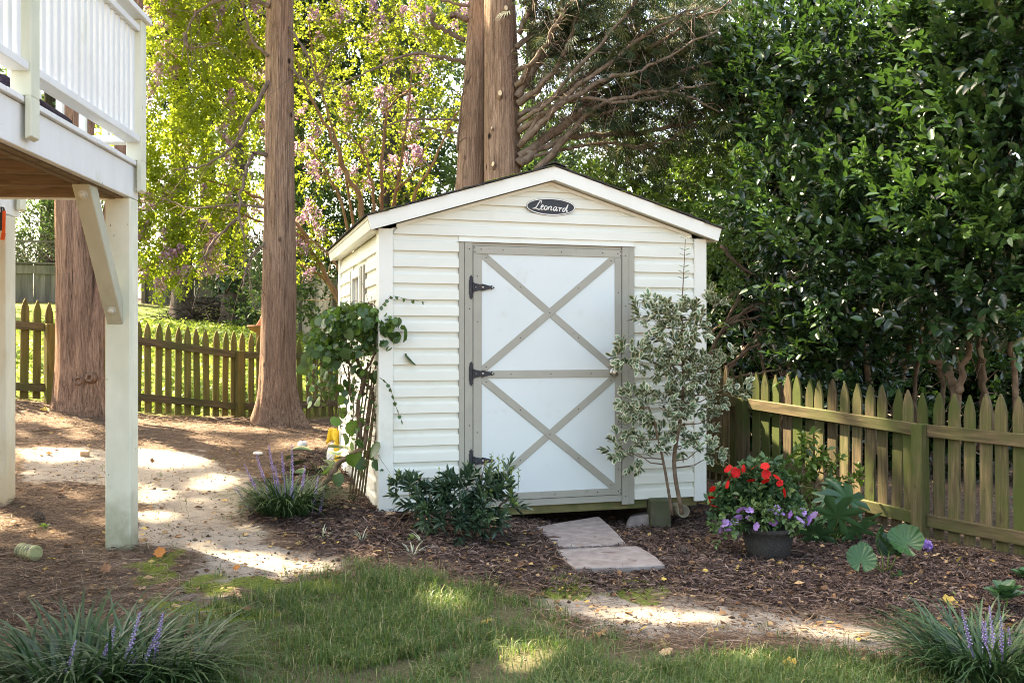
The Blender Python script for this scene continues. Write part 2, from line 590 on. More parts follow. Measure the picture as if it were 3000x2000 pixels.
Z_GRASS = gpoly([(620, 1770), (800, 1715), (1000, 1665), (1200, 1662), (1400, 1715), (1600, 1745), (1650, 1800), (1900, 1882), (2200, 1890), (2450, 1915), (2650, 1940), (2900, 1985), (3000, 2300), (300, 2300), (540, 1900)])
Z_MOSS = gpoly([(400, 1610), (560, 1640), (650, 1690), (800, 1705), (1010, 1680), (1000, 1780), (700, 1850), (520, 1830), (480, 1730), (380, 1660)])
Z_MOSS2 = gpoly([(1630, 1695), (1790, 1688), (1960, 1700), (1990, 1760), (1800, 1770), (1640, 1760)])

xs = np.unique(np.r_[np.linspace(-120, -14, 14), np.linspace(-14, -5.4, 30), np.arange(-5.4, 4.3, .045), np.linspace(4.3, 14, 30), np.linspace(14, 120, 14)])
ys = np.unique(np.r_[np.linspace(-60, -4, 8), np.linspace(-4, 2.8, 14), np.arange(2.8, 12.5, .045), np.linspace(12.5, 32, 70), np.linspace(32, 220, 14)])
GX, GY = np.meshgrid(xs, ys)
gx, gy = GX.ravel(), GY.ravel()
near = (gx > -6) & (gx < 5) & (gy > 2) & (gy < 14)
gzz = gzv(gx, gy)
att = {k: np.zeros(gx.shape) for k in ('sand', 'mulch', 'straw', 'grass', 'moss', 'lawn')}
nx, ny = gx[near], gy[near]
att['sand'][near] = np.maximum.reduce([soft(nx, ny, Z_SAND, .06, 8, 3), .9 * soft(nx, ny, Z_SAND2, .10, 8, 5), .8 * soft(nx, ny, Z_SAND3, .08, 8, 6) * (fbm(nx, ny, 6, 44) > .5)])
att['mulch'][near] = soft(nx, ny, Z_MULCH, .05, 8, 7)
att['straw'][near] = soft(nx, ny, Z_STRAW, .10, 8, 8)
att['grass'][near] = soft(nx, ny, Z_GRASS, .08, 8, 9)
att['moss'][near] = np.maximum(soft(nx, ny, Z_MOSS, .06, 8, 10), soft(nx, ny, Z_MOSS2, .05, 8, 11)) * np.clip((fbm(nx, ny, 4, 3) - .42) * 6, 0, 1)
FA, FB = Vector((-5.75, 9.35, 0)), Vector((-1.7, 13.9, 0))
fd = (FB - FA).normalized()
fence_side = (gx - FA.x) * (-fd.y) + (gy - FA.y) * fd.x      # > 0 beyond the back fence
att['lawn'] = np.clip(fence_side * 3, 0, 1) * np.clip((28 + .25 * gx - gy) / 2, 0, 1) * (gx < 3)
rel = (fbm(gx, gy, 9, 20, 3) - .5) * .022 * near * (1 - .75 * att['sand']) + (fbm(gx, gy, 2.2, 31, 2) - .5) * .03 * near
rel += att['mulch'] * .018
GZ = gzz + rel
nx_, ny_ = len(xs), len(ys)
ii = (np.arange(ny_ - 1)[:, None] * nx_ + np.arange(nx_ - 1)[None, :]).ravel()
GF = np.stack([ii, ii + 1, ii + nx_ + 1, ii + nx_], 1)

m, nt, bs = newmat('soil_and_sand')
v, _ = coords(nt, "Object", False)


def A(n):
    a = nt.nodes.new("ShaderNodeAttribute")
    a.attribute_name = n
    return a.outputs["Fac"]


n_f = noise(nt, v, 60, 6, .7)
n_m = noise(nt, v, 9, 5, .6)
n_c = noise(nt, v, 240, 3, .6)
soil = ramp(nt, [(.28, (.062, .043, .030)), (.5, (.14, .098, .068)), (.72, (.24, .175, .122))], n_f)
sand = ramp(nt, [(.3, (.22, .182, .140)), (.5, (.31, .265, .208)), (.75, (.385, .335, .27))], mathn(nt, 'ADD', mathn(nt, 'MULTIPLY', n_m, .6), mathn(nt, 'MULTIPLY', n_c, .4)))
sand = mixc(nt, ramp(nt, [(.58, (0, 0, 0)), (.70, (.85, .85, .85))], n_f), sand, (.13, .09, .065))
mul = ramp(nt, [(.3, (.034, .023, .018)), (.5, (.082, .056, .044)), (.72, (.15, .108, .086))], n_f)
grs = ramp(nt, [(.3, (.05, .045, .022)), (.6, (.115, .105, .055)), (.8, (.19, .165, .10))], n_f)
mos = ramp(nt, [(.3, (.075, .105, .014)), (.6, (.16, .20, .025)), (.8, (.22, .26, .045))], n_f)
lwn = ramp(nt, [(.3, (.09, .13, .025)), (.7, (.19, .24, .06))], n_f)
lw = mathn(nt, 'ADD', A('sand'), mathn(nt, 'MULTIPLY', mathn(nt, 'SUBTRACT', n_m, .5), 1.5))
col = mixc(nt, ramp(nt, [(.30, (0, 0, 0)), (.75, (1, 1, 1))], lw), soil, sand)
col = mixc(nt, A('mulch'), col, mul)
col = mixc(nt, A('grass'), col, grs)
col = mixc(nt, ramp(nt, [(.3, (0, 0, 0)), (.6, (.9, .9, .9))], A('moss')), col, mos)
col = mixc(nt, A('lawn'), col, lwn)
nt.links.new(col, bs.inputs["Base Color"])
bs.inputs["Roughness"].default_value = .95
bs.inputs["Specular IOR Level"].default_value = .1
bump(nt, bs, mathn(nt, 'ADD', n_f, mathn(nt, 'MULTIPLY', n_c, .4)), .7, .012)
ground = obj("ground", mesh_np("ground", np.c_[gx, gy, GZ], GF, att, True), m)
tag(ground, kind="structure")


def relief(x, y):
    return gzv(x, y) + (fbm(x, y, 9, 20, 3) - .5) * .012 + (fbm(x, y, 2.2, 31, 2) - .5) * .03


def gr(x, y):
    return float(relief(np.array([x]), np.array([y]))[0])


# ------------------------------------------------------------------ shed
TH = math.atan(0.2963)
shed = empty("garden_shed", (-.8957, 6.565, 0), "white vinyl sided garden shed with a grey trimmed door and gable roof", "shed", rz=TH)
W_, L_ = 2.44, 2.45
EX = .1124
PROF = [(0, -.004), (0, .0185), (.060, .0150), (.066, .0130), (.073, .0045), (.080, .0025), (EX, .0020), (EX, -.004)]


def roof_z(u):
    return 2.334 - .306 * abs(u - 1.22)


def course(z0, lo, hi, side, hz=EX):
    """One siding board: lo/hi give the end positions at a height."""
    mb = MB()
    P = [(z, w) for z, w in PROF if z <= hz + 1e-6]
    if hz < EX:
        P += [(hz, PROF[-2][1]), (hz, -.004)]
    n = len(P)
    V = []
    for e in (lo, hi):
        for z, w in P:
            p = e(z0 + z) if callable(e) else e
            V.append((p, -w, z0 + z) if side == 'front' else ((-w, p, z0 + z) if side == 'left' else (W_ + w, p, z0 + z)))
    F = [tuple(range(n)), tuple(range(2 * n - 1, n - 1, -1))] + [(i, n + i, n + (i + 1) % n, (i + 1) % n) for i in range(n)]
    mb.add(V, F)
    me = mb.mesh("siding_board")
    bm = bmesh.new()
    bm.from_mesh(me)
    bmesh.ops.recalc_face_normals(bm, faces=bm.faces)
    bm.to_mesh(me)
    bm.free()
    return obj("siding_board", me, M['vinyl'], shed)


# core behind the boards
cp = [(.006, 0.02), (W_ - .006, 0.02), (W_ - .006, 1.95), (1.22, 2.33), (.006, 1.95)]
MB().prism(cp, lambda x, y, s: (x, .006 if s == 0 else L_ - .006, y)).build("wall_core", M['vinyl'], shed)
for k in range(21):
    z0 = .0202 + EX * k
    if k < 17:
        course(z0, .078, .5410, 'front')
        course(z0, 1.8755, 2.362, 'front')
    else:
        if z0 > 2.29:
            break
        lo = lambda z: max(.078, 1.22 - (2.328 - z) / .306)
        hi = lambda z: min(2.362, 1.22 + (2.328 - z) / .306)
        course(z0, lo, hi, 'front', min(EX, 2.322 - z0))
    if k < 17:
        if 1.04 < z0 + EX / 2 < 1.80:
            course(z0, .078, .712, 'left')
            course(z0, 1.548, 2.37, 'left')
        else:
            course(z0, .078, 2.37, 'left')
        course(z0, .078, 2.37, 'right')
MB().box(.535, 1.882, -.030, -.002, 1.889, 1.897).box(.5415, 1.875, -.008, -.002, 1.897, 1.9305).build("door_head_cap", M['vinyl_trim'], shed)
# corner posts
for (a, b, c_) in ((0, 1, 1), (W_, -1, 1), (0, 1, -1), (W_, -1, -1)):
    y0 = -.025 if c_ == 1 else L_ + .025
    mb = MB()
    zt = 1.965
    x0 = a - .025 * b
    mb.box(min(x0, a + .076 * b), max(x0, a + .076 * b), min(y0, y0 + .028 * c_), max(y0, y0 + .028 * c_), 0.0 if a == 0 else -.015, zt)
    mb.box(min(x0, x0 + .028 * b), max(x0, x0 + .028 * b), min(y0 + .028 * c_, y0 + .101 * c_), max(y0 + .028 * c_, y0 + .101 * c_), 0.0 if a == 0 else -.015, zt - .01)
    mb.build("corner_post", M['vinyl_trim'], shed, bevel=.003)
MB().box(.006, W_ - .006, L_ - .002, L_ + .008, .02, 1.95).build("rear_wall_panel", M['vinyl'], shed)
# skids and floor frame
for v0 in (.03, 1.2, 2.36):
    MB().box(.03, W_ - .03, v0, v0 + .05, -.055, .0185).build("skid", M['skid'], shed, bevel=.003)

# roof
ES = .302


def fz(u):
    return 2.438 - ES * abs(u - 1.22)


SL = math.sqrt(1 + ES * ES)
nxr, nzr = -ES / SL, 1 / SL                       # unit normal of the left slope is (-ES, 1)/SL
for sgn in (-1, 1):
    e = -.11 if sgn < 0 else 2.55
    # board along the rake with its end cut square to the slope
    cut = .092 * ES / SL * 1.0
    poly = [(1.22, fz(1.22)), (e, fz(e)), (e - sgn * cut * 1.0, fz(e) - .092), (1.22, fz(1.22) - .095)]
    if sgn > 0:
        poly = poly[::-1]
    MB().prism(poly, lambda x, y, s: (x, -.10 if s == 0 else -.079, y)).build("rake_fascia", M['vinyl_trim'], shed)
    ue = e - sgn * .022
    poly = [(e, fz(e) - .002), (ue, fz(e) + .002), (ue, fz(e) - .094), (e - sgn * .018, fz(e) - .092)]
    MB().prism(poly, lambda x, y, s: (x, -.0785 if s == 0 else 2.55, y)).build("eave_fascia", M['vinyl_trim'], shed)
    # soffits
    sp = [(1.22, fz(1.22) - .084), (ue, fz(ue) - .084), (ue, fz(ue) - .092), (1.22, fz(1.22) - .092)]
    MB().prism(sp, lambda x, y, s: (x, -.0785 if s == 0 else .004, y)).build("rake_soffit", M['vinyl_trim'], shed)
    a0, a1 = (ue + .001, -.003) if sgn < 0 else (W_ + .003, ue - .001)
    MB().box(a0, a1, .0045, 2.54, 1.949, 1.956).build("eave_soffit", M['vinyl_trim'], shed)
    # trim under the gable soffit
    fr = [(1.22, 2.340), (.10 if sgn < 0 else W_ - .10, 2.340 - .306 * 1.12), (.10 if sgn < 0 else W_ - .10, 2.316 - .306 * 1.12), (1.22, 2.316)]
    MB().prism(fr, lambda x, y, s: (x, -.020 if s == 0 else -.0045, y)).build("gable_trim", M['vinyl_trim'], shed)
    # roof deck and shingle courses
    dk = [(1.22, fz(1.22) - .004), (e + sgn * -.004, fz(e) - .004), (e + sgn * -.004, fz(e) - .028), (1.22, fz(1.22) - .028)]
    MB().prism(dk, lambda x, y, s: (x, -.0785 if s == 0 else 2.545, y)).build("roof_deck", M['skid'], shed)
    run = abs(e - 1.22) + .022
    ncrs = 10
    for k in range(ncrs):
        u0 = 1.22 + sgn * (run - run / ncrs * k)
        u1 = 1.22 + sgn * max(0, run - run / ncrs * (k + 1) - .03)
        jag = rng.uniform(-.005, .007)
        poly = [(u0, fz(u0) + .010), (u0, fz(u0) + .019), (u1, fz(u1) + .010), (u1, fz(u1) + .001)]
        mb = MB()
        cutv = np.r_[-.118 + jag, np.sort(rng.uniform(0, 2.4, 3)), 2.57]
        mb.prism(poly, lambda x, y, s: (x, cutv[0] if s == 0 else cutv[-1], y + (0 if k else -.004)))
        mb.build("shingle_course", M['shingle'], shed)
MB().prism([(1.22 - .09, fz(1.13) + .021), (1.22, fz(1.22) + .024), (1.31, fz(1.31) + .021), (1.31, fz(1.31) + .028), (1.22, fz(1.22) + .032), (1.13, fz(1.13) + .028)],
           lambda x, y, s: (x, -.121 if s == 0 else 2.575, y)).build("ridge_cap", M['shingle'], shed)
# a bead of moss along the left rake edge of the shingles
V, F = [], []
mb = MB()
for k in range(26):
    u = 1.02 - k * .0125 + rng.uniform(-.01, .01)
    r = rng.uniform(.006, .013)
    mb.lathe([(r * .3, -r * .2), (r, 0), (r * .7, r * .5), (0, r * .75)], 7, (u, -.112 + rng.uniform(-.006, .02), fz(u) + .017))
M['moss'] = surf('cushion_moss', [(.3, (.10, .12, .015)), (.7, (.22, .23, .04))], nscale=90, rough=.95, spec=.05, bmp=.6, rnd=0)
mb.build("roof_moss", M['moss'], shed, smooth=True)

# door
door = empty("door", (0, 0, 0), None, None)
door.parent = shed
DZ0, DZ1, DU0, DU1 = .064, 1.863, .6444, 1.7695
T = M['door_trim']
MB().box(.545, 1.872, -.0035, .004, .02, 1.888).build("door_backing", M['screw'], door)
MB().box(DU0, DU1, -.016, -.0045, DZ0 + .002, DZ1 - .002).build("door_panel", M['door'], door)


def strip(poly, w0, w1, name="trim_strip", par=door, m_=T, bev=.0012):
    return MB().prism(poly, lambda x, y, s: (x, -w1 if s == 0 else -w0, y)).build(name, m_, par, bevel=bev)


def rect(u0, u1, z0, z1):
    return [(u0, z0), (u1, z0), (u1, z1), (u0, z1)]


strip(rect(DU0, DU1, 1.808, DZ1), .0165, .024)
strip(rect(DU0, DU1, DZ0, .113), .0165, .024)
strip(rect(DU0, .7054, .1145, 1.8065), .0165, .0225)
strip(rect(1.718, DU1, .1145, 1.8065), .0165, .0225)
strip(rect(.707, 1.7165, .930, .985), .0165, .0225)


def clip(poly, u0, u1, z0, z1):
    for axis, val, keep in ((0, u0, 1), (0, u1, -1), (1, z0, 1), (1, z1, -1)):
        out = []
        for i in range(len(poly)):
            a, b = poly[i], poly[(i + 1) % len(poly)]
            ia, ib = (a[axis] - val) * keep >= 0, (b[axis] - val) * keep >= 0
            if ia:
                out.append(a)
            if ia != ib:
                t = (val - a[axis]) / (b[axis] - a[axis])
                out.append((a[0] + t * (b[0] - a[0]), a[1] + t * (b[1] - a[1])))
        poly = out
    return poly


scr = MB().lathe([(.0042, 0), (.0042, .002), (.0028, .003)], 8, ax=Matrix.Rotation(R(90), 3, 'X')).mesh("screw")


def screws(pts, w):
    for u, z in pts:
        obj("screw", scr, M['screw'], door, loc=(u, -w, z))


for (za, zb, top) in ((.9865, 1.8065, 'up'), (.1145, .9285, 'down')):
    for d_, (p, q) in (('down', ((.707, zb), (1.7165, za))), ('up', ((.707, za), (1.7165, zb)))):
        dx, dz = q[0] - p[0], q[1] - p[1]
        l = math.hypot(dx, dz)
        hx, hz_ = -dz / l * .026, dx / l * .026
        ext = .1
        p2, q2 = (p[0] - dx / l * ext, p[1] - dz / l * ext), (q[0] + dx / l * ext, q[1] + dz / l * ext)
        poly = [(p2[0] - hx, p2[1] - hz_), (q2[0] - hx, q2[1] - hz_), (q2[0] + hx, q2[1] + hz_), (p2[0] + hx, p2[1] + hz_)]
        poly = clip(poly, .707, 1.7165, za, zb)
        strip(poly, .0165, .0225 if d_ == top else .0195)
        screws([(p[0] + dx * t, p[1] + dz * t) for t in (.03, .28, .72, .97)] + ([(p[0] + dx * .5, p[1] + dz * .5)] if d_ == top else []), .0225 if d_ == top else .0195)
screws([(.70, 1.84), (.86, 1.838), (1.3, 1.836), (1.62, 1.838), (.652, 1.85), (.655, 1.822), (1.76, 1.85), (1.762, 1.82), (1.74, 1.835), (.80, .088), (1.25, .088), (1.58, .09), (1.745, .09), (1.762, .1), (1.762, .076)], .024)
screws([(.672, z) for z in (1.65, 1.33, .55)] + [(1.745, z) for z in (1.55, 1.22, .99, .6, .25)] + [(u, .957) for u in (.92, 1.22, 1.53)], .0225)
screws([(.615, z) for z in (1.84, 1.42, .6, .42)] + [(1.80, z) for z in (1.82, 1.45, .85, .05)], .024)
# casing round the door
for (u0, u1, w) in ((.5425, .5795, .020), (.5815, .6385, .024), (1.7755, 1.827, .024), (1.829, 1.8735, .020)):
    strip(rect(u0, u1, -.012 if u0 > 1 else .012, 1.887), -.0025, w, "casing", shed)
strip(rect(.640, 1.774, 1.8655, 1.887), -.0025, .012, "casing", shed)
strip(rect(.640, 1.774, .013, .060), -.0025, .018, "threshold", shed)
# hinges
for zc in (1.571, .963, .349):
    hg = empty("hinge", (0, 0, 0), None, None)
    hg.parent = shed
    c0 = .627
    plate = [(-.016, -.045), (-.010, -.062), (-.014, -.066), (0, -.088), (.014, -.066), (.010, -.062), (.014, -.045), (.014, .045), (.010, .062), (.014, .066), (0, .088), (-.014, .066), (-.010, .062), (-.016, .045)]
    strip([(c0 + x, zc + y) for x, y in plate], .0245, .0285, "hinge_plate", hg, M['hinge'], .0006)
    st = [(.650, -.030), (.701, -.019), (.703, -.026), (.715, -.024), (.768, -.010), (.774, -.016), (.800, 0), (.774, .016), (.768, .010), (.715, .024), (.703, .026), (.701, .019), (.650, .030)]
    strip([(x, zc + y) for x, y in st], .0255, .0295, "hinge_strap", hg, M['hinge'], .0006)
    MB().tube([(.6425, -.031, zc - .034), (.6425, -.031, zc + .034)], .0075, 10).build("hinge_knuckle", M['hinge'], hg, smooth=False)
    for bx, br in ((.660, .004), (.712, .0085), (.782, .0075)):
        MB().lathe([(br, 0), (br * .8, .003), (br * .35, .0048), (0, .005)], 12, (bx, -.0295, zc), Matrix.Rotation(R(90), 3, 'X')).build("bolt", M['steel'] if br > .005 else M['zinc'], hg, smooth=True)
# knob
kb = empty("door_knob", (1.7035, -.024, .963), None, None)
kb.parent = shed
RX = Matrix.Rotation(R(90), 3, 'X')
MB().lathe([(.030, 0), (.030, .005), (.022, .010), (.012, .013)], 24, ax=RX).build("rose", M['steel'], kb, smooth=True)
MB().lathe([(.011, .012), (.012, .028), (.022, .035), (.028, .046), (.027, .056), (.018, .063), (.0, .065)], 24, ax=RX).build("knob", M['steel'], kb, smooth=True)
MB().lathe([(.006, .0655), (.005, .068), (0, .0685)], 12, ax=RX).build("keyhole_plug", M['screw'], kb)
lk = MB().box(1.768, 1.796, -.036, -.0245, .205, .213).tube([(1.79, -.03, .206), (1.79, -.03, .188)], .004, 8)
lk.build("door_latch", M['zinc'], shed, bevel=.001)

# window in the left wall
win = empty("window", (0, 0, 0), None, None)
win.parent = shed


def wbox(v0, v1, z0, z1, w0, w1, name, m_, bev=.002):
    return MB().box(-w1, -w0, v0, v1, z0, z1).build(name, m_, win, bevel=bev)


wbox(.98, 1.40, 1.09, 1.70, -.004, .004, "pane", M['glass'], 0)
for (v0, v1, z0, z1) in ((.93, .978, 1.06, 1.765), (1.402, 1.45, 1.06, 1.765), (.979, 1.401, 1.702, 1.765), (.979, 1.401, 1.06, 1.088)):
    wbox(v0, v1, z0, z1, -.004, .034, "window_frame", M['vinyl_trim'])
for v0 in (1.115, 1.255):
    wbox(v0, v0 + .016, 1.089, 1.701, .0045, .016, "muntin", M['vinyl_trim'], .001)
for z0 in (1.385,):
    wbox(.9785, 1.4015, z0, z0 + .022, .0050, .018, "muntin", M['vinyl_trim'], .001)
for v0, v1 in ((.716, .742), (.86, .929), (1.451, 1.47), (1.52, 1.545)):
    wbox(v0, v1, 1.05, 1.772, -.004, .030, "side_casing", M['door_trim'])
for v0, v1 in ((.7425, .8595), (1.4705, 1.5195)):
    wbox(v0, v1, 1.05, 1.768, -.004, .018, "side_panel", M['vinyl_trim'])

# oval name plate
sg = empty("name_plate", (1.22, -.0145, 2.160), None, None)
sg.parent = shed
A_, B_ = .187, .0625


def oval(a, b, w0, w1, name, m_, a2=None, b2=None, n=48):
    if a2 is None:
        MB().prism([(a * math.cos(2 * math.pi * k / n), b * math.sin(2 * math.pi * k / n)) for k in range(n)], lambda x, y, s: (x, -w1 if s == 0 else -w0, y)).build(name, m_, sg)
    else:
        V, F = [], []
        for k in range(n):
            c, s = math.cos(2 * math.pi * k / n), math.sin(2 * math.pi * k / n)
            V += [(a * c, -w1, b * s), (a2 * c, -w1, b2 * s), (a * c, -w0, b * s), (a2 * c, -w0, b2 * s)]
        for k in range(n):
            q, r = 4 * k, 4 * ((k + 1) % n)
            F += [(q, q + 1, r + 1, r), (q + 2, r + 2, r + 3, q + 3), (q, r, r + 2, q + 2), (q + 1, q + 3, r + 3, r + 1)]
        MB().add(V, F).build(name, m_, sg)


M['sign_black'] = plain('sign_black', (.014, .017, .022), rough=.45, ns=60)
M['sign_white'] = plain('sign_cream_white', (.74, .74, .68), rough=.5)
oval(A_, B_, 0, .006, "plate", M['sign_black'])
oval(A_ - .0025, B_ - .0025, .006, .0095, "border", M['sign_white'], A_ - .0085, B_ - .0085)


def smooth_path(pts, sub=5):
    P = [np.array(p, float) for p in pts]
    P = [2 * P[0] - P[1]] + P + [2 * P[-1] - P[-2]]
    out = []
    for i in range(1, len(P) - 2):
        for k in range(sub):
            t = k / sub
            out.append(.5 * ((2 * P[i]) + (-P[i - 1] + P[i + 1]) * t + (2 * P[i - 1] - 5 * P[i] + 4 * P[i + 1] - P[i + 2]) * t * t + (-P[i - 1] + 3 * P[i] - 3 * P[i + 1] + P[i + 2]) * t ** 3))
    out.append(P[-2])
    return out


LET = [
    [[(866, 990), (880, 950), (864, 926), (842, 944), (802, 1010), (762, 1066), (728, 1086), (692, 1086)], [(716, 1078), (770, 1086), (808, 1102), (836, 1104), (852, 1090)]],
    [[(862, 1068), (902, 1050), (916, 1026), (896, 1016), (872, 1044), (868, 1086), (890, 1106), (934, 1084)]],
    [[(988, 1032), (962, 1030), (940, 1060), (942, 1096), (966, 1106), (990, 1082), (996, 1046), (988, 1032)]],
    [[(1032, 1034), (1022, 1070), (1010, 1108)], [(1016, 1086), (1046, 1046), (1076, 1036), (1086, 1052), (1070, 1096), (1082, 1110), (1102, 1094)]],
    [[(1188, 1042), (1160, 1042), (1126, 1076), (1130, 1110), (1156, 1110), (1186, 1072), (1198, 1042), (1180, 1100), (1196, 1118), (1216, 1094)]],
    [[(1226, 1052), (1264, 1056), (1256, 1090), (1246, 1128)], [(1254, 1096), (1282, 1058), (1312, 1062)]],
    [[(1378, 1062), (1346, 1062), (1320, 1096), (1326, 1126), (1352, 1120), (1388, 1064), (1436, 980)], [(1436, 980), (1408, 1060), (1394, 1104), (1404, 1128), (1428, 1104)]]]
sc_ = .187 / 512
for strokes in LET:
    mb = MB()
    for k, s_ in enumerate(strokes):
        pp = smooth_path(s_)
        rad = [.0037 * (.72 + .45 * math.sin(math.pi * (i + 1) / (len(pp) + 1))) for i in range(len(pp))]
        mb.tube([((x - 1072) * sc_, -.0062 - .0004 * k, -(y - 1047) * sc_ - .002) for x, y in pp], rad, 8)
    mb.build("letter", M['sign_white'], sg, smooth=True)
for bx in (-.158, .158):
    MB().lathe([(.003, 0), (.002, .0016)], 8, (bx, -.006, 0), RX).build("rivet", M['screw'], sg)

# ------------------------------------------------------------------ wooden deck
DR = math.atan(.066)
deck = empty("raised_deck", (-2.205, 5.64, 0), "white painted raised wooden deck with railing on square posts", "deck", rz=DR)


def dbox(x0, x1, y0, y1, z0, z1, name, m_, bev=.003, par=deck):
    return MB().box(x0, x1, y0, y1, z0, z1).build(name, m_, par, bevel=bev)


dbox(-.142, 0, -.142, 0, -.06, 2.018, "post", M['cream'], .006)
dbox(-.040, 0, -4.2, 0, 2.020, 2.208, "rim_joist", M['white'], .003)
for k, x0 in enumerate((-.081, -.122)):
    dbox(x0 - .001, x0 + .038, -4.2, -.002, 2.012 - .004 * k, 2.205, "beam_ply", M['joist'], .002)
dbox(-3.4, -.143, -.040, 0, 2.020, 2.208, "end_joist", M['white'], .003)
for k in range(10):
    y1 = -.045 - .40 * k
    dbox(-3.4, -.124, y1 - .04, y1, 2.026, 2.204, "joist", M['joist'], .002)
for k in range(29):
    y1 = .018 - .1455 * k
    dbox(-3.4, .020 + rng.uniform(-.003, .003), y1 - .1405, y1, 2.211, 2.237, "deck_board", M['white'], .003)
for k in range(5):
    y0 = .021 + .1455 * k
    dbox(-3.4, -1.035, y0, y0 + .1405, 2.211, 2.237, "deck_board", M['white'], .003)


def railpost(xo, yc, w=.088):
    # notched over the rim: full size above the deck, half size beside the rim
    mb = MB()
    mb.box(xo - .040, xo + .048, yc - w / 2, yc + w / 2, 2.2395, 3.058)
    mb.hexa([(xo + .002, yc - w / 2, 2.075), (xo + .030, yc - w / 2, 2.055), (xo + .030, yc + w / 2, 2.055), (xo + .002, yc + w / 2, 2.075), (xo + .002, yc - w / 2, 2.2395), (xo + .048, yc - w / 2, 2.2395), (xo + .048, yc + w / 2, 2.2395), (xo + .002, yc + w / 2, 2.2395)])
    mb.v[-8:-4] = [(xo + .0215, yc - w / 2, 2.055), (xo + .048, yc - w / 2, 2.068), (xo + .048, yc + w / 2, 2.068), (xo + .0215, yc + w / 2, 2.055)]
    mb.v[-4] = (xo + .0215, yc - w / 2, 2.2395)
    mb.v[-1] = (xo + .0215, yc + w / 2, 2.2395)
    return mb.build("railing_post", M['cream'], deck, bevel=.003)


PY = [-.05, -1.52, -2.99]
for yc in PY:
    railpost(0, yc)
railpost(-1.05, .80)
for a, b in zip(PY[:-1], PY[1:]):
    dbox(-.046, .040, b + .046, a - .046, 2.345, 2.383, "bottom_rail", M['white'], .003)
    dbox(-.046, .040, b + .046, a - .046, 2.985, 3.021, "upper_rail", M['white'], .003)
    n = 17
    for k in range(n):
        yc = b + .046 + (a - b - .092) * (k + .5) / n
        dbox(-.022, .017, yc - .0195, yc + .0195, 2.3835, 2.9845, "baluster", M['white'], .003)
dbox(-.062, .072, -3.6, .030, 3.0595, 3.095, "cap_rail", M['white'], .004)
# railing along the far edge
dbox(-1.0, -.0465, -.090, -.004, 2.345, 2.383, "bottom_rail", M['white'], .003)
dbox(-1.0, -.0465, -.090, -.004, 2.985, 3.021, "upper_rail", M['white'], .003)
for k in range(7):
    xc = -.95 + .13 * k
    dbox(xc - .0185, xc + .0185, -.066, -.029, 2.3835, 2.9845, "baluster", M['white'], .003)
dbox(-1.06, -.0625, -.114, .026, 3.0595, 3.095, "cap_rail", M['white'], .004)
# the step-back part
dbox(-1.192, -1.05, .655, .797, .02, 2.018, "post", M['post_dirty'], .006)
dbox(-1.090, -1.05, .002, .85, 2.020, 2.208, "rim_joist", M['white'], .003)
dbox(-3.4, -1.091, .81, .85, 2.020, 2.208, "end_joist", M['white'], .003)
dbox(-1.131, -1.0915, .002, .80, 2.013, 2.205, "beam_ply", M['joist'], .002)
for k in range(2):
    dbox(-3.4, -1.132, .22 + .36 * k, .26 + .36 * k, 2.026, 2.204, "joist", M['joist'], .002)
# knee brace
br = empty("knee_brace", (0, 0, 0), None, None)
br.parent = deck
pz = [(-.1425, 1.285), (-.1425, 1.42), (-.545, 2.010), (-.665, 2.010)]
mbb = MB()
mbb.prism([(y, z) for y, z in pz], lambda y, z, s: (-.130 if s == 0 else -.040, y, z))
mbb.build("brace", M['cream_shaded'], br, bevel=.004)
bd = Vector((0, -.665 + .1425, 2.010 - 1.285)).normalized()
nb = Vector((0, -bd.z, bd.y))
rot_b = Vector((0, 0, 1)).rotation_difference(nb).to_matrix()
for t in (.10, .83):
    p = Vector((-.085, -.1425, 1.285)) + bd * t
    MB().lathe([(.026, 0), (.026, .004), (.024, .005)], 20, p, rot_b).build("washer", M['zinc'], br)
    MB().lathe([(.016, .005), (.016, .014), (.010, .018), (0, .019)], 6, p, rot_b).build("bolt", M['zinc'], br)

# things kept on and under the deck
cu = empty("seat_cushion", tuple(deck.matrix_basis @ Vector((-.42, -.95, 2.2375))), "dark purple cushion with a rolled edge lying on the deck boards", "cushion", rz=DR + .04)
M['cushion'] = surf('dark_canvas', [(.3, (.018, .013, .022)), (.7, (.045, .035, .055))], nscale=60, rough=.9, spec=.1, bmp=.3, rnd=.05)
MB().box(-.20, .26, -.42, .34, 0, .085).build("pad", M['cushion'], cu, bevel=.02)
MB().tube([(.24, -.43, .105), (.24, 0, .10), (.24, .36, .098)], .040, 12).build("rolled_edge", M['cushion'], cu, smooth=True)
sp_ = empty("hanging_strap", at(6, 612, 6.15), "orange and black strap hanging beside the rear deck post", "strap")
M['orange'] = plain('orange_webbing', (.62, .085, .012), rough=.7)
mb = MB()
mb.bar((.014, 0, -.012), (.010, 0, -.155), .020, .004, (0, 1, 0)).bar((.010, 0, -.155), (.004, -.004, -.200), .026, .005, (0, 1, 0))
mb.build("orange_band", M['orange'], sp_)
MB().bar((-.008, .004, .0), (-.010, .004, -.14), .018, .004, (0, 1, 0)).tube([(-.008, .004, .0), (-.004, .002, .01), (.008, 0, .008), (.014, 0, -.012)], .006, 6).build("black_band", M['hinge'], sp_)
# ------------------------------------------------------------------ picket fences
def picket_mesh(w, h, t, name="picket"):
    sh = h - .135
    pts = [(-w / 2, 0), (w / 2, 0), (w / 2, sh - .01), (w / 2 - .003, sh + .02), (w / 2 - .011, sh + .06), (w / 2 - .024, sh + .100), (.003, h), (-.003, h), (-w / 2 + .024, sh + .100), (-w / 2 + .011, sh + .06), (-w / 2 + .003, sh + .02), (-w / 2, sh - .01)]
    return MB().prism(pts, lambda x, y, s: (x, -t / 2 if s == 0 else t / 2, y)).mesh(name, .0015)


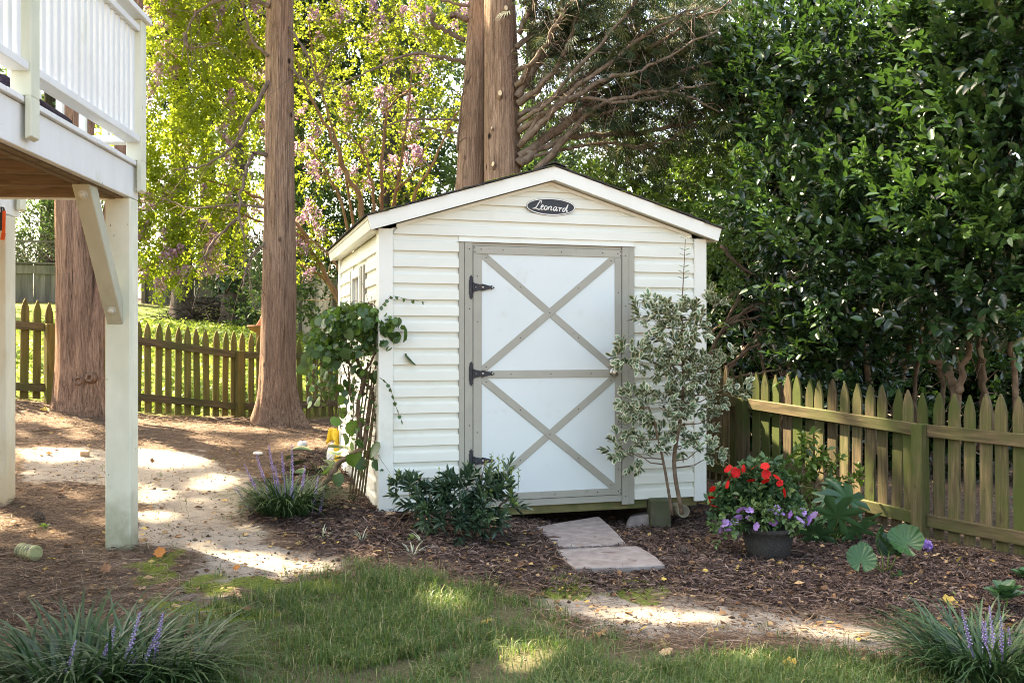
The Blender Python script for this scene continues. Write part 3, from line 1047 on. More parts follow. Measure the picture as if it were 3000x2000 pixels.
PKM = [picket_mesh(.083 + dw, 1.05 + dh, .019) for dw, dh in ((0, 0), (.003, .006), (-.003, -.005))]
PK = [picket_mesh(.083 + dw, 1.05 + dh, .019) for dw, dh in ((0, 0), (.003, .006), (-.003, -.005))]


def fence_run(root, A, B, n_yard, post_t, sp=.125, endgap=.06, z_off=0.0, pm_=None):
    """Pickets, rails and posts between two ground points; the yard side carries the rails."""
    A, B = Vector(A), Vector(B)
    d = (B - A).to_2d()
    Lg = d.length
    d.normalize()
    n = Vector(n_yard).normalized()
    rz = math.atan2(d.y, d.x)
    zb = lambda t: gz(A.x + d.x * t, A.y + d.y * t) + z_off
    org = root.location
    k = 0
    t = endgap
    while t < Lg - .01:
        p = Vector((A.x + d.x * t, A.y + d.y * t, zb(t) + .025 + rng.normal(0, .008)))
        obj("picket", (PKM if pm_ else PK)[k % 3], pm_ or M['picket'], root, loc=p - org, rot=(rng.normal(0, .010), rng.normal(0, .012), rz + (math.pi if rng.random() < .5 else 0)))
        t += sp + rng.normal(0, .002)
        k += 1
    bounds = sorted(set([0.0] + list(post_t) + [Lg]))
    for i, pt in enumerate(post_t):
        q = Vector((A.x + d.x * pt + n.x * .057, A.y + d.y * pt + n.y * .057, 0))
        z0, z1 = zb(pt) - .12, zb(pt) + .838
        MB().box(-.045, .045, -.045, .045, 0, z1 - z0).build("post", pm_ or M['picket'], root, bevel=.004, loc=Vector((q.x, q.y, z0)) - org, rot=(0, 0, rz))
    for a, b in zip(bounds[:-1], bounds[1:]):
        if b - a < .1:
            continue
        a2 = a + (.047 if a in post_t else 0)
        b2 = b - (.047 if b in post_t else 0)
        for zr in (.7925, .150):
            pa = Vector((A.x + d.x * a2 + n.x * .030, A.y + d.y * a2 + n.y * .030, zb(a2) + zr))
            pb = Vector((A.x + d.x * b2 + n.x * .030, A.y + d.y * b2 + n.y * .030, zb(b2) + zr))
            mid = (pa + pb) / 2
            rl = (pb - pa).length
            o = MB().box(-rl / 2, rl / 2, -.0195, .0195, -.0435, .0435).build("rail", M['rail'], root, bevel=.003)
            o.location = mid - org
            o.rotation_euler = (0, -math.asin((pb.z - pa.z) / rl), rz)


fl = empty("picket_fence", FA, "mossy wooden picket fence across the back behind the two tree trunks", "fence")
fence_run(fl, FA, FB, (.747, -.665), [1.17, 3.474, 5.77], pm_=M['moss_picket'])
P1 = Vector((2.06, 8.36, 0))
P2 = Vector((2.98, 6.90, 0))
dr = (P2 - P1).normalized()
PE = P1 + dr * 3.75
frt = empty("picket_fence", P1, "sunlit wooden picket fence on the side below the dark shrubs", "fence")
fence_run(frt, P1, PE, (-.845, -.53), [0.0, 1.726, 3.45], sp=.117, endgap=.10)
PB_ = P1 + Vector((-.284, .9588, 0)) * 2.3
fence_run(frt, PB_, P1 + Vector((-.284, .9588, 0)) * .03, (-.9588, -.284), [], sp=.117, endgap=.05)

# ------------------------------------------------------------------ board fences far behind
def board_fence(root, A, B, h, m_, bw=.145, zoff=0.0, cap=True, lattice=False, step=None):
    A, B = Vector(A), Vector(B)
    d = (B - A).to_2d()
    Lg = d.length
    d.normalize()
    rz = math.atan2(d.y, d.x)
    org = root.location
    bms = [MB().box(-bw / 2 + .003, bw / 2 - .003, -.009, .009, 0, h + e).mesh("board") for e in (0, .02, -.025)]
    t, k = bw / 2, 0
    while t < Lg:
        x, y = A.x + d.x * t, A.y + d.y * t
        obj("board", bms[k % 3], m_, root, loc=Vector((x, y, gz(x, y) - .05 + zoff)) - org, rot=(0, rng.normal(0, .004), rz))
        t += bw
        k += 1
    npan = max(1, int(Lg / 2.4))
    nf = Vector((d.y, -d.x, 0))
    for i in range(npan):
        a, b = Lg * i / npan, Lg * (i + 1) / npan
        pa = Vector((A.x + d.x * a, A.y + d.y * a, 0)) + nf * .04
        pb = Vector((A.x + d.x * b, A.y + d.y * b, 0)) + nf * .04
        za, zb_ = gz(pa.x, pa.y) + zoff, gz(pb.x, pb.y) + zoff
        if cap:
            MB().bar((pa.x, pa.y, za + h - .06), (pb.x, pb.y, zb_ + h - .06), .12, .045).build("cap_rail", M['board'], root, loc=-org)
            MB().bar((pa.x - nf.x * .01, pa.y, za + h - .22), (pb.x - nf.x * .01, pb.y, zb_ + h - .22), .03, .22).build("kick_board", M['board'], root, loc=-org)
        MB().box(-.05, .05, -.05, .05, 0, h + .12 + (.55 if lattice else 0)).build("post", M['board'], root, loc=Vector((pa.x, pa.y, za - .1)) - org, rot=(0, 0, rz))
        if lattice:
            mb = MB()
            for s in np.arange(0, b - a, .16):
                for sg_ in (-1, 1):
                    s2 = s + sg_ * .45
                    c0, c1 = min(max(s, 0), b - a), min(max(s2, 0), b - a)
                    f1 = abs(c1 - s) / .45 if sg_ else 1
                    q = lambda u, zz: (pa.x + d.x * u, pa.y + d.y * u + .02 * sg_, za + (zb_ - za) * u / (b - a) + h + zz)
                    mb.bar(q(c0, .02), q(c1, .02 + .45 * f1), .012, .03, (0, 1, 0))
            mb.build("lattice", M['board'], root, loc=-org)
            MB().bar((pa.x, pa.y, za + h + .50), (pb.x, pb.y, zb_ + h + .50), .05, .05).build("lattice_rail", M['board'], root, loc=-org)


f1 = empty("privacy_fence", (-9, 24.5, 1.9), "weathered grey board fence with lattice top at the far end of the lawn", "fence")
board_fence(f1, (-16, 24.0, 0), (-9.8, 24.8, 0), 1.05, M['board'], lattice=True)
f2 = empty("privacy_fence", (-8, 25, 1.9), "dark weathered board fence behind the brush pile and ivy trunk", "fence")
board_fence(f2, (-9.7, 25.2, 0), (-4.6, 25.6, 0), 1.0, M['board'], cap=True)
f3 = empty("privacy_fence", (-4, 17, 0), "pale board fence seen between the tree trunk and the shed", "fence")
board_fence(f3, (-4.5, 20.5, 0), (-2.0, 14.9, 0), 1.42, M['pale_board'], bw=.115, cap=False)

# ------------------------------------------------------------------ stepping stones, blocks, pipes
M['stone'] = surf('pinkish_paver', [(.3, (.165, .138, .122)), (.5, (.225, .195, .175)), (.7, (.28, .25, .225))], nscale=14, rough=.85, spec=.2, bmp=.35, bdist=.004, rnd=.06, bscale=70,
                  stain=[((.13, .09, .075), 9, .64, .72, (1, 1, 1)), ((.47, .43, .39), 18, .70, .74, (1, 1, 1))])


STONES = []


def stone(name, pts, label, zt=.052):
    g = [gp(*p) for p in pts]
    STONES.append([(q.x, q.y) for q in g])
    c = sum(g, Vector()) / len(g)
    out = []
    for i in range(len(g)):
        a, b = g[i], g[(i + 1) % len(g)]
        for t in np.linspace(0, 1, 9)[:-1]:
            q = a.lerp(b, float(t))
            rr = .95 + .05 * (1 - (2 * t - 1) ** 2) + rng.normal(0, .008)
            out.append((c.x + (q.x - c.x) * rr, c.y + (q.y - c.y) * rr))
    o = MB().prism(out, lambda x, y, s: (x - c.x, y - c.y, -.05 if s == 0 else zt)).build(name, M['stone'], None, bevel=.006, loc=(c.x, c.y, c.z))
    o.location.z = max(gr(*q) for q in STONES[-1]) - .028
    return tag(o, label, "paving stone", "stepping stones at the shed door")


stone("stepping_stone", [(1632, 1613), (1842, 1613), (1758, 1556), (1564, 1556)], "pinkish stepping stone closest to the shed door")
stone("stepping_stone", [(1682, 1684), (1958, 1684), (1872, 1617), (1624, 1617)], "pinkish stepping stone beside the grass with a curled leaf on it")
M['block'] = surf('mossy_block', [(.3, (.055, .055, .030)), (.7, (.12, .11, .07))], nscale=12, rough=.9, bmp=.4, rnd=0, stain=((.045, .07, .02), 6, .45, .65, (1, 1, 1)))
b0 = at(1935, 1520, 7.02)
o = MB().box(-.075, .075, -.02, .16, -.06, .14).build("support_block", M['block'], None, bevel=.006, loc=(b0.x, b0.y, b0.z), rot=(0, 0, TH - .25))
tag(o, "green mossy block under the shed beside the drain pipe", "block")
b1 = at(1880, 1525, 7.12)
o = MB().hexa([(-.13, -.04, -.06), (.13, -.06, -.06), (.12, .16, -.06), (-.10, .18, -.06), (-.10, -.02, .03), (.09, -.03, .06), (.08, .14, .05), (-.06, .15, .02)]).build("rubble_stone", M['stone'], None, bevel=.012, loc=(b1.x, b1.y, b1.z))
tag(o, "flat grey stone lying in the gap under the shed", "stone")
pm = surf('old_pipe', [(.3, (.20, .18, .11)), (.7, (.31, .28, .19))], nscale=10, rough=.8, bmp=.2, rnd=0)
pa, pb = at(2003, 1497, 7.0), at(1940, 1478, 7.45)
dv = (pb - pa).normalized()
axm = Vector((0, 0, 1)).rotation_difference(dv).to_matrix()
o = MB().lathe([(.038, .0), (.046, .0), (.046, .62), (.038, .62), (.038, .0)], 20).mesh("drain_pipe", smooth=False)
po = obj("drain_pipe", o, pm, None, loc=pa)
po.rotation_euler = axm.to_euler()
tag(po, "open tan drain pipe sticking out under the shed corner", "pipe")

# ------------------------------------------------------------------ leaf and plant generators
LEAF = np.array([(0, 0, 0), (-.42, .28, .10), (-.36, .66, .06), (0, 1, -.10), (.36, .66, .06), (.42, .28, .10)], float)
LEAF_F = np.array([(0, 3, 2, 1), (0, 5, 4, 3)])
DIAM = np.array([(0, 0, 0), (.40, .45, .05), (0, 1, -.04), (-.40, .45, .05)], float)
DIAM_F = np.array([(0, 1, 2, 3)])
BROAD = np.array([(0, 0, 0), (-.30, .08, .06), (-.50, .40, .12), (-.34, .76, .06), (0, 1, -.10), (.34, .76, .06), (.50, .40, .12), (.30, .08, .06)], float)
BROAD_F = np.array([(0, 4, 3, 2), (0, 2, 1, 0), (0, 6, 5, 4), (0, 7, 6, 0)])
BROAD_F = [(0, 4, 3, 2, 1), (0, 7, 6, 5, 4)]


def unit(a):
    return a / np.maximum(np.linalg.norm(a, axis=-1, keepdims=True), 1e-9)


def rdirs(n, r=rng):
    return unit(r.normal(0, 1, (n, 3)))


def place(tv, tf, P, D, U, S, width=1.0, rnd=None):
    """Copies of a template laid along D with upper side U; returns V, F, rnd per vertex."""
    n = len(P)
    y = unit(D)
    x = unit(np.cross(y, U) + 1e-6)
    z = np.cross(x, y)
    S = np.broadcast_to(np.asarray(S, float), (n,))
    k = len(tv)
    V = (P[:, None, :] + S[:, None, None] * (tv[None, :, 0:1] * width * x[:, None, :] + tv[None, :, 1:2] * y[:, None, :] + tv[None, :, 2:3] * z[:, None, :])).reshape(-1, 3)
    tf = np.asarray(tf)
    F = (tf[None] + (np.arange(n) * k)[:, None, None]).reshape(-1, tf.shape[1])
    rn = np.repeat(rng.random(n) if rnd is None else rnd, k)
    return V, F, rn


def join(parts):
    V, F, A_2, b = [], [], [], 0
    for v_, f_, a_ in parts:
        V.append(v_)
        F.append(f_ + b)
        A_2.append(a_)
        b += len(v_)
    return np.concatenate(V), np.concatenate(F), np.concatenate(A_2)


def twigs(O, D, Ln, nl, size, width=.5, spread=1.0, up=(0, 0, 1), tv=LEAF, tf=LEAF_F, tip=True, face_up=.8):
    """Twigs from O along D with nl leaves each."""
    n = len(O)
    t = (np.arange(nl) + .6) / nl
    ang = np.arange(nl) * 2.4
    x = unit(np.cross(D, np.array([.3, .2, .9])))
    y = np.cross(D, x)
    a0 = rng.uniform(0, 6.28, n)
    ca, sa = np.cos(ang[None] + a0[:, None]), np.sin(ang[None] + a0[:, None])
    rad = ca[..., None] * x[:, None] + sa[..., None] * y[:, None]
    Ln = np.broadcast_to(np.asarray(Ln, float), (n,))
    P = O[:, None] + D[:, None] * (Ln[:, None] * t[None])[..., None]
    sp = spread * (1.15 - .8 * t)[None, :, None]
    LD = unit(D[:, None] * 1.0 + rad * sp + rng.normal(0, .22, P.shape))
    UU = unit(np.asarray(up)[None, None] * face_up + D[:, None] * .5 + rng.normal(0, .35, P.shape))
    S = size * rng.uniform(.7, 1.15, (n, nl)) * (1 - .25 * t[None])
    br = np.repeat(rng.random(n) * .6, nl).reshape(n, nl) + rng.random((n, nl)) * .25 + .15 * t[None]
    return place(tv, tf, P.reshape(-1, 3), LD.reshape(-1, 3), UU.reshape(-1, 3), S.ravel(), width / .84, br.ravel())


def mesh_leaves(name, VFA, smooth=False):
    V, F, a = VFA
    return mesh_np(name, V, F, {"rnd": a}, smooth)


def blob_points(c, r, n, face=None, lo=.7, hi=1.05, sq=(1, 1, 1)):
    u = rdirs(n * 3)
    if face is not None:
        keep = (u @ np.asarray(face)) > rng.uniform(-.55, .75, len(u))
        u = u[keep]
    u = u[:n]
    rr = r * rng.uniform(lo, hi, len(u)) ** .8
    return np.asarray(c)[None] + u * rr[:, None] * np.asarray(sq)[None], u


def bez(pts, sub=6):
    return [Vector(p) for p in smooth_path([tuple(p) for p in pts], sub)]


def taper(n, a, b):
    return [a + (b - a) * i / (n - 1) for i in range(n)]
# ------------------------------------------------------------------ foliage materials
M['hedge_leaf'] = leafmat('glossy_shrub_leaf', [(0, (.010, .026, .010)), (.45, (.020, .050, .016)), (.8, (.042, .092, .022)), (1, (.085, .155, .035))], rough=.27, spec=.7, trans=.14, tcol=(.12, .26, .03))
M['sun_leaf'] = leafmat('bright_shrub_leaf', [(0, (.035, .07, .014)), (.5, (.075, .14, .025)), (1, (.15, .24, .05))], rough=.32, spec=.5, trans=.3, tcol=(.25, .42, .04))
M['myrtle_leaf'] = leafmat('myrtle_leaf', [(0, (.035, .068, .010)), (.35, (.085, .14, .016)), (.6, (.16, .23, .022)), (1, (.29, .36, .045))], rough=.5, spec=.3, trans=.58, tcol=(.46, .52, .04))
M['far_leaf'] = leafmat('far_tree_leaf', [(0, (.018, .042, .018)), (.5, (.042, .085, .030)), (1, (.10, .165, .045))], rough=.5, spec=.35, trans=.35, tcol=(.20, .32, .06))
M['cedar_leaf'] = leafmat('cedar_needles', [(0, (.016, .030, .014)), (.6, (.040, .065, .026)), (1, (.12, .125, .045))], rough=.7, spec=.15, trans=.2)
M['ivy_leaf'] = leafmat('ivy_leaf', [(0, (.018, .05, .016)), (1, (.06, .13, .04))], rough=.4, spec=.4, trans=.2)
M['blossom'] = leafmat('pink_blossom', [(0, (.36, .18, .33)), (.5, (.52, .32, .44)), (1, (.70, .55, .56))], rough=.7, spec=.1, trans=.45)


def petal_cluster(n, r, size, seed):
    """A loose cone of crumpled petals."""
    g = np.random.default_rng(seed)
    t = g.random(n)
    a = g.uniform(0, 6.28, n)
    rr = r * (1 - .7 * t) * np.sqrt(g.random(n))
    P = np.c_[rr * np.cos(a), rr * np.sin(a), (t - .3) * r * 2.2]
    V, F, q = place(DIAM, DIAM_F, P, rdirs(n, g), rdirs(n, g), size * g.uniform(.7, 1.3, n), 1.2, g.random(n))
    return mesh_np("flower_panicle", V, F, {"rnd": q})


# ------------------------------------------------------------------ trunks
def trunk_mesh(path, rad, seed, sides=40, ridge=.07, flare=.0, name="trunk", hfl=.28):
    g = np.random.default_rng(seed)
    path = bez(path, 14)
    n = len(path)
    rr = np.interp(np.linspace(0, 1, n), np.linspace(0, 1, len(rad)), rad)
    ph = g.uniform(0, 6.28, 8)
    z0 = path[0].z
    a = 2 * np.pi * np.arange(sides) / sides

    def wob(i, k):
        z = path[i].z - z0
        w = 1 + ridge * (.5 * math.sin(5 * a[k] + ph[0] + z * .9) + .4 * math.sin(9 * a[k] + ph[1] - z * 1.3) + .35 * math.sin(17 * a[k] + ph[2] + z * .8) + .3 * math.sin(3 * a[k] + ph[3] + z * .5))
        fl = flare * math.exp(-max(z, 0) / hfl)
        return w + fl * (1 + .75 * math.sin(4 * a[k] + ph[4]) + .45 * math.sin(7 * a[k] + ph[5]))
    mb = MB().tube(path, rr, sides, True, wob)
    return mb.mesh(name, smooth=True)


def limb(root, pts, r0, r1, m_, name="branch", n=7, sub=6, seed=0, twg=0, twl=.3, twr=.006, droop=-.3):
    """A curved limb with thin side twigs, as one part."""
    g = np.random.default_rng(seed)
    pth = bez(pts, sub)
    nn = len(pth)
    pth = [p if i in (0, nn - 1) else p + Vector(g.normal(0, .3, 3)) * min(.05, r0) for i, p in enumerate(pth)]
    mb = MB()
    mb.tube(pth, taper(nn, r0, r1), n)
    for _ in range(twg):
        i = int(g.uniform(.15, .98) * (nn - 1))
        t = (pth[min(i + 1, nn - 1)] - pth[max(i - 1, 0)]).normalized()
        d = (t * .6 + Vector(g.normal(0, .6, 3)) + Vector((0, 0, droop * .3))).normalized()
        L = twl * g.uniform(.4, 1.3)
        p0 = pth[i]
        p1 = p0 + d * L * .5 + Vector((0, 0, .02))
        p2 = p0 + d * L + Vector((0, 0, droop * L * .4)) + Vector(g.normal(0, .03, 3))
        mb.tube([p0, p1, p2], [twr, twr * .7, twr * .3], 4, False)
    return mb.build(name, m_, root, smooth=True, loc=-root.location)


# ---- where the sun reaches the ground: gaps in the crowns overhead follow from these
LITP = [(200, 1345, 130, 28), (40, 1370, 70, 40), (210, 1240, 110, 30), (540, 1345, 150, 40), (650, 1420, 70, 26), (470, 1460, 60, 22), (60, 1535, 90, 30), (180, 1570, 60, 14),
        (470, 1515, 80, 18), (720, 1650, 170, 34), (880, 1655, 120, 22), (700, 1745, 60, 12), (1290, 1760, 70, 36), (1480, 1905, 130, 44), (1880, 1800, 210, 26), (2400, 1838, 150, 18), (2150, 1930, 80, 20),
        (930, 1215, 70, 18), (620, 1250, 120, 16), (960, 1300, 60, 22), (1030, 1395, 40, 20), (1080, 1630, 60, 16), (760, 1545, 50, 12), (300, 1300, 60, 14)]
for _ in range(34):
    LITP.append((rng.uniform(0, 1000), rng.uniform(1205, 1320), rng.uniform(18, 60), rng.uniform(5, 13)))
for _ in range(14):
    LITP.append((rng.uniform(0, 520), rng.uniform(1440, 1660), rng.uniform(15, 50), rng.uniform(6, 14)))
for _ in range(10):
    LITP.append((rng.uniform(1100, 2700), rng.uniform(1720, 1990), rng.uniform(15, 45), rng.uniform(6, 14)))
LITW = []
for (px, py, rx, ry) in LITP:
    c, e = gp(px, py), gp(px + rx, py)
    a, b = gp(px, py + ry), gp(px, py - ry)
    LITW.append((c.x, c.y, abs(e.x - c.x), max(.10, abs(b.y - a.y) / 2)))
# the patch on the side fence and on the left wall of the shed, carried down to the ground along the light
for (x, y, z, rx, ry) in ((2.34, 7.92, .35, .62, .56), (2.12, 8.25, .50, .40, .40), (2.62, 7.48, .25, .20, .22), (2.78, 7.25, .5, .10, .16), (2.9, 7.05, .2, .07, .14), (3.2, 6.6, .25, .06, .12), (-1.25, 7.75, 1.25, .40, .42), (-1.35, 8.4, .9, .35, .45), (-1.5, 8.2, .3, .3, .5), (2.3, 9.5, 2.8, 1.6, 1.2), (3.2, 8.0, 3.2, 1.2, .8)):
    LITW.append((x - SUN.x / SUN.z * (z + .1), y - SUN.y / SUN.z * (z + .1), rx, ry))


def sunlit(P):
    """True where the light that passes a point of the crown would land in a lit patch."""
    h = P[:, 2] + .05
    gx_, gy_ = P[:, 0] - SUN.x / SUN.z * h, P[:, 1] - SUN.y / SUN.z * h
    f = (gx_ - FA.x) * (-fd.y) + (gy_ - FA.y) * fd.x > .25
    hx_, hy_ = gx_ + SUN.x / SUN.z * 3.5, gy_ + SUN.y / SUN.z * 3.5
    f |= (hx_ - FA.x) * (-fd.y) + (hy_ - FA.y) * fd.x > .9
    wob_ = .55 * (fbm(gx_, gy_, 2.6, 71) - .5) + .35 * (fbm(gx_, gy_, 8, 72) - .5)
    for (x, y, rx, ry) in LITW:
        f |= ((gx_ - x) / rx) ** 2 + ((gy_ - y) / ry) ** 2 < 1 + 1.6 * wob_
    return f


NF = 9
_sp = []
for k in range(NF):
    a = (k / (NF - 1) - .5) * 2.0
    L = 1 - .35 * abs(a)
    dx, dy = math.sin(a), math.cos(a)
    px, py = -dy * .035, dx * .035
    o = np.array([dx * .08 * k / NF, .25 * k / NF * (1 if k % 2 else .4), 0])
    m1 = o + np.array([dx, dy, 0]) * L * .55
    m2 = o + np.array([dx, dy, -.15]) * L
    _sp += [tuple(o), (m1[0] + px, m1[1] + py, .02), tuple(m2), (m1[0] - px, m1[1] - py, .02)]
SPRAY = np.array(_sp)
SPRAY_F = np.arange(NF * 4).reshape(NF, 4)


def cedar_crown(root, cx, cy, z0, z1, r, n, seed, size=.34, gaps=True, shape=1.0):
    g = np.random.default_rng(seed)
    t = g.random(n * 2) ** .9
    a = g.uniform(0, 6.28, n * 2)
    rr = r * np.sqrt(g.random(n * 2)) * (1 - .55 * np.abs(2 * t - .8) ** 2 * shape).clip(.15, 1)
    P = np.c_[cx + rr * np.cos(a), cy + rr * np.sin(a), z0 + (z1 - z0) * t]
    P = P[:n]
    D = unit(np.c_[np.cos(g.uniform(0, 6.28, len(P))), np.sin(g.uniform(0, 6.28, len(P))), g.normal(-.15, .3, len(P))])
    V, F, q = place(SPRAY, SPRAY_F, P, D, unit(np.c_[g.normal(0, .3, (len(P), 2)), np.ones(len(P))]), size * g.uniform(.7, 1.3, len(P)), 1.0, g.random(len(P)) * .7)
    if gaps:
        V, F, q = let_sun(V, F, q)
    o = obj("crown", mesh_np("crown", V - np.array(root.location)[None], F, {"rnd": q}), M['cedar_leaf'], root)
    o["kind"] = "stuff"
    return o


def let_sun(V, F, q):
    """Drops the leaves (four corners each) that would shade a lit patch."""
    Q = V.reshape(-1, 4, 3)
    k = ~sunlit(Q.mean(1))
    n_ = int(k.sum())
    return Q[k].reshape(-1, 3), np.arange(n_ * 4).reshape(-1, 4), q.reshape(-1, 4)[k].ravel()


def stub(root, p, d, r, L=.05, sq=.62):
    """Sawn-off branch end with a pale face."""
    ax = Vector((0, 0, 1)).rotation_difference(Vector(d).normalized()).to_matrix()
    st = empty("branch_stub", Vector(p) - root.location, None, None)
    st.parent = root
    L *= .45
    MB().lathe([(r * 1.9, -L * 2), (r * 1.5, -.6 * L), (r * 1.18, .5 * L), (r, L)], 14, ax=ax).build("bark_collar", M['cedar_bark'], st, smooth=True)
    MB().lathe([(r * .95, L - .002), (r * .93, L + .004), (0, L + .005)], 14, ax=ax).build("cut_face", M['cut_wood'], st)
    st.scale = (sq, 1, 1)


# cedar A beside the back fence
pA = at(808, 1243, 11.4)
zA = gz(pA.x, pA.y)
tA = empty("cedar_tree", (pA.x, pA.y, zA), "tall straight cedar trunk with flared roots in front of the picket fence", "tree")
o = obj("trunk", trunk_mesh([(0, 0, -.15), (.01, 0, .35), (.03, 0, 1.5), (.05, 0, 3.0), (.06, 0, 5.0), (.08, .05, 8.0), (.1, .1, 13)], [.225, .205, .192, .172, .152, .13, .07], 3, flare=.75, ridge=.09), M['cedar_bark'], tA)
AB = [[(790, 240), (735, 330), (690, 420), (610, 480), (520, 500)], [(785, 457), (745, 452), (722, 500), (700, 600), (712, 680), (740, 700)], [(790, 20), (700, -10), (600, 20), (550, 90), (530, 180)],
      [(540, 100), (560, 140), (640, 125)], [(785, 165), (740, 120), (715, 40), (705, -40)], [(700, 640), (640, 690), (600, 760), (620, 800)], [(786, 700), (740, 750), (720, 800), (710, 850)], [(845, 80), (900, 160), (930, 240), (960, 220)],
      [(848, 200), (905, 240), (960, 190), (990, 120)], [(786, 610), (700, 600), (560, 610), (470, 580)]]
for k, pl in enumerate(AB):
    limb(tA, [at(x, y, 11.3 - .12 * i) for i, (x, y) in enumerate(pl)], .030 - .0015 * k, .006, M['branch'], seed=100 + k, twg=14, twl=.5, twr=.006, droop=-.6)
cedar_crown(tA, pA.x, pA.y, 5.6, 14.5, 1.9, 1500, 21)

# cedar B behind the deck post, with its second stem
pB = at(235, 1207, 9.8)
tB = empty("cedar_tree", (pB.x, pB.y, gz(pB.x, pB.y)), "reddish twin stemmed cedar trunk seen between the deck posts", "tree")
obj("trunk", trunk_mesh([(0, 0, -.15), (-.02, 0, .5), (-.05, 0, 1.5), (-.06, 0, 2.5), (-.02, .1, 5), (0, .1, 12)], [.25, .215, .185, .172, .15, .07], 5, ridge=.10, flare=.25), M['red_bark'], tB)
obj("second_stem", trunk_mesh([(.13, -.03, -.15), (.13, -.02, .5), (.20, .03, 1.2), (.26, .08, 1.9), (.42, .2, 3.4), (.7, .5, 7.5)], [.15, .11, .085, .078, .065, .03], 6, ridge=.08, flare=.3), M['red_bark'], tB)
for (x, y, z, r) in ((.07, -.19, .33, .05), (.17, -.16, .36, .045)):
    ax = Vector((0, 0, 1)).rotation_difference(Vector((.2, -1, .1)).normalized()).to_matrix()
    MB().lathe([(r * 1.5, -.06), (r * 1.15, .01), (r * .8, .035), (r * .5, .03), (r * .42, .01), (0, .0)], 14, (x, y, z), ax).build("knot", M['red_bark'], tB, smooth=True)
cedar_crown(tB, pB.x - .2, pB.y, 5.4, 14, 2.0, 1700, 22)

# cedars C and D behind the shed
zC = gz(-.5, 10.9)
cC = at(1380, 900, 10.9)
tC = empty("cedar_tree", (cC.x, 10.9, zC), "slimmer leaning cedar trunk behind the shed roof", "tree")
obj("trunk", trunk_mesh([(0, 0, -.1)] + [Vector(at(x, y, 10.9)) - Vector((cC.x, 10.9, zC)) for x, y in ((1374, 700), (1380, 500), (1390, 300), (1400, 20), (1408, -300), (1415, -900))], [.20, .178, .166, .142, .108, .09, .06], 7, ridge=.06), M['cedar_bark'], tC)
CB = [([(1372, 185), (1290, 168), (1200, 160), (1090, 205), (980, 255)], .026), ([(1362, 118), (1305, 90), (1272, 72), (1268, 40)], .030), ([(1368, 60), (1330, 44), (1322, 46)], .034), ([(1348, 352), (1250, 348), (1160, 358), (1080, 400)], .014), ([(1345, 392), (1280, 380), (1220, 372)], .014),
      ([(1340, 440), (1352, 300), (1366, 230)], .016), ([(1385, 20), (1300, 0), (1200, -60)], .022)]
for k, (pl, r0) in enumerate(CB):
    limb(tC, [at(x, y, 10.85 - .05 * i) for i, (x, y) in enumerate(pl)], r0, .007 if k not in (1, 2) else r0 * .8, M['branch'], seed=140 + k, twg=8 if k not in (1, 2) else 0, twl=.35, twr=.005)
cedar_crown(tC, cC.x, 11.1, 5.8, 13, 1.8, 1000, 23)
cD = at(1473, 900, 10.4)
zD = gz(cD.x, 10.4)
tD = empty("cedar_tree", (cD.x, 10.4, zD), "thick cedar trunk behind the shed with branches sweeping over the shrubs", "tree")
obj("trunk", trunk_mesh([(0, 0, -.1)] + [Vector(at(x, y, 10.4)) - Vector((cD.x, 10.4, zD)) for x, y in ((1473, 800), (1473, 520), (1470, 280), (1464, 0), (1458, -300), (1450, -1000))], [.24, .205, .196, .186, .168, .14, .08], 9, ridge=.06), M['cedar_bark'], tD)
for (px, py, r) in ((1482, 46, .034), (1466, 290, .036), (1447, 492, .030), (1444, 388, .014)):
    q = at(px, py, 10.4)
    ang = (px - 1472) / 52.0
    ang = max(-.97, min(.97, ang))
    dv = Vector((ang, -math.sqrt(1 - ang * ang), .35)).normalized()
    stub(tD, Vector((q.x, q.y - .185 * math.sqrt(1 - ang * ang) - .01, q.z)), dv, r)
DBR = [([(1520, 480), (1600, 405), (1700, 330), (1850, 260), (2050, 200), (2260, 160)], .060), ([(1522, 460), (1640, 375), (1720, 290), (1850, 175), (2000, 85), (2160, -10)], .052), ([(1515, 285), (1570, 200), (1620, 90), (1660, -60)], .045),
       ([(1518, 305), (1600, 235), (1680, 90), (1730, -70)], .042), ([(1512, 250), (1585, 150), (1640, 55), (1710, -50)], .036), ([(1525, 452), (1700, 398), (1900, 385), (2100, 335), (2260, 275)], .040), ([(1522, 430), (1650, 305), (1780, 235), (1900, 195), (2110, 85)], .040),
       ([(1570, 500), (1660, 405), (1720, 335), (1800, 292), (1950, 268), (2110, 330)], .042), ([(1520, 385), (1700, 252), (1900, 95), (2060, 15)], .036), ([(1512, 140), (1620, 62), (1800, -25)], .034), ([(1515, 205), (1700, 122), (1900, 62), (2090, 40)], .030),
       ([(1525, 420), (1600, 330), (1700, 290), (1850, 300), (2000, 260), (2180, 230)], .030), ([(1520, 340), (1650, 270), (1800, 170), (1950, 140), (2150, 120)], .028), ([(1530, 465), (1750, 420), (1880, 430), (1990, 405)], .022),
       ([(1518, 100), (1560, 20), (1590, -60)], .034), ([(1520, 360), (1600, 300), (1760, 130), (1850, 20), (1900, -40)], .028), ([(1700, 300), (1850, 230), (2000, 160), (2200, 60)], .022), ([(1640, 350), (1780, 330), (1950, 230), (2100, 180), (2230, 190)], .020)]
SPO, SPD = [], []
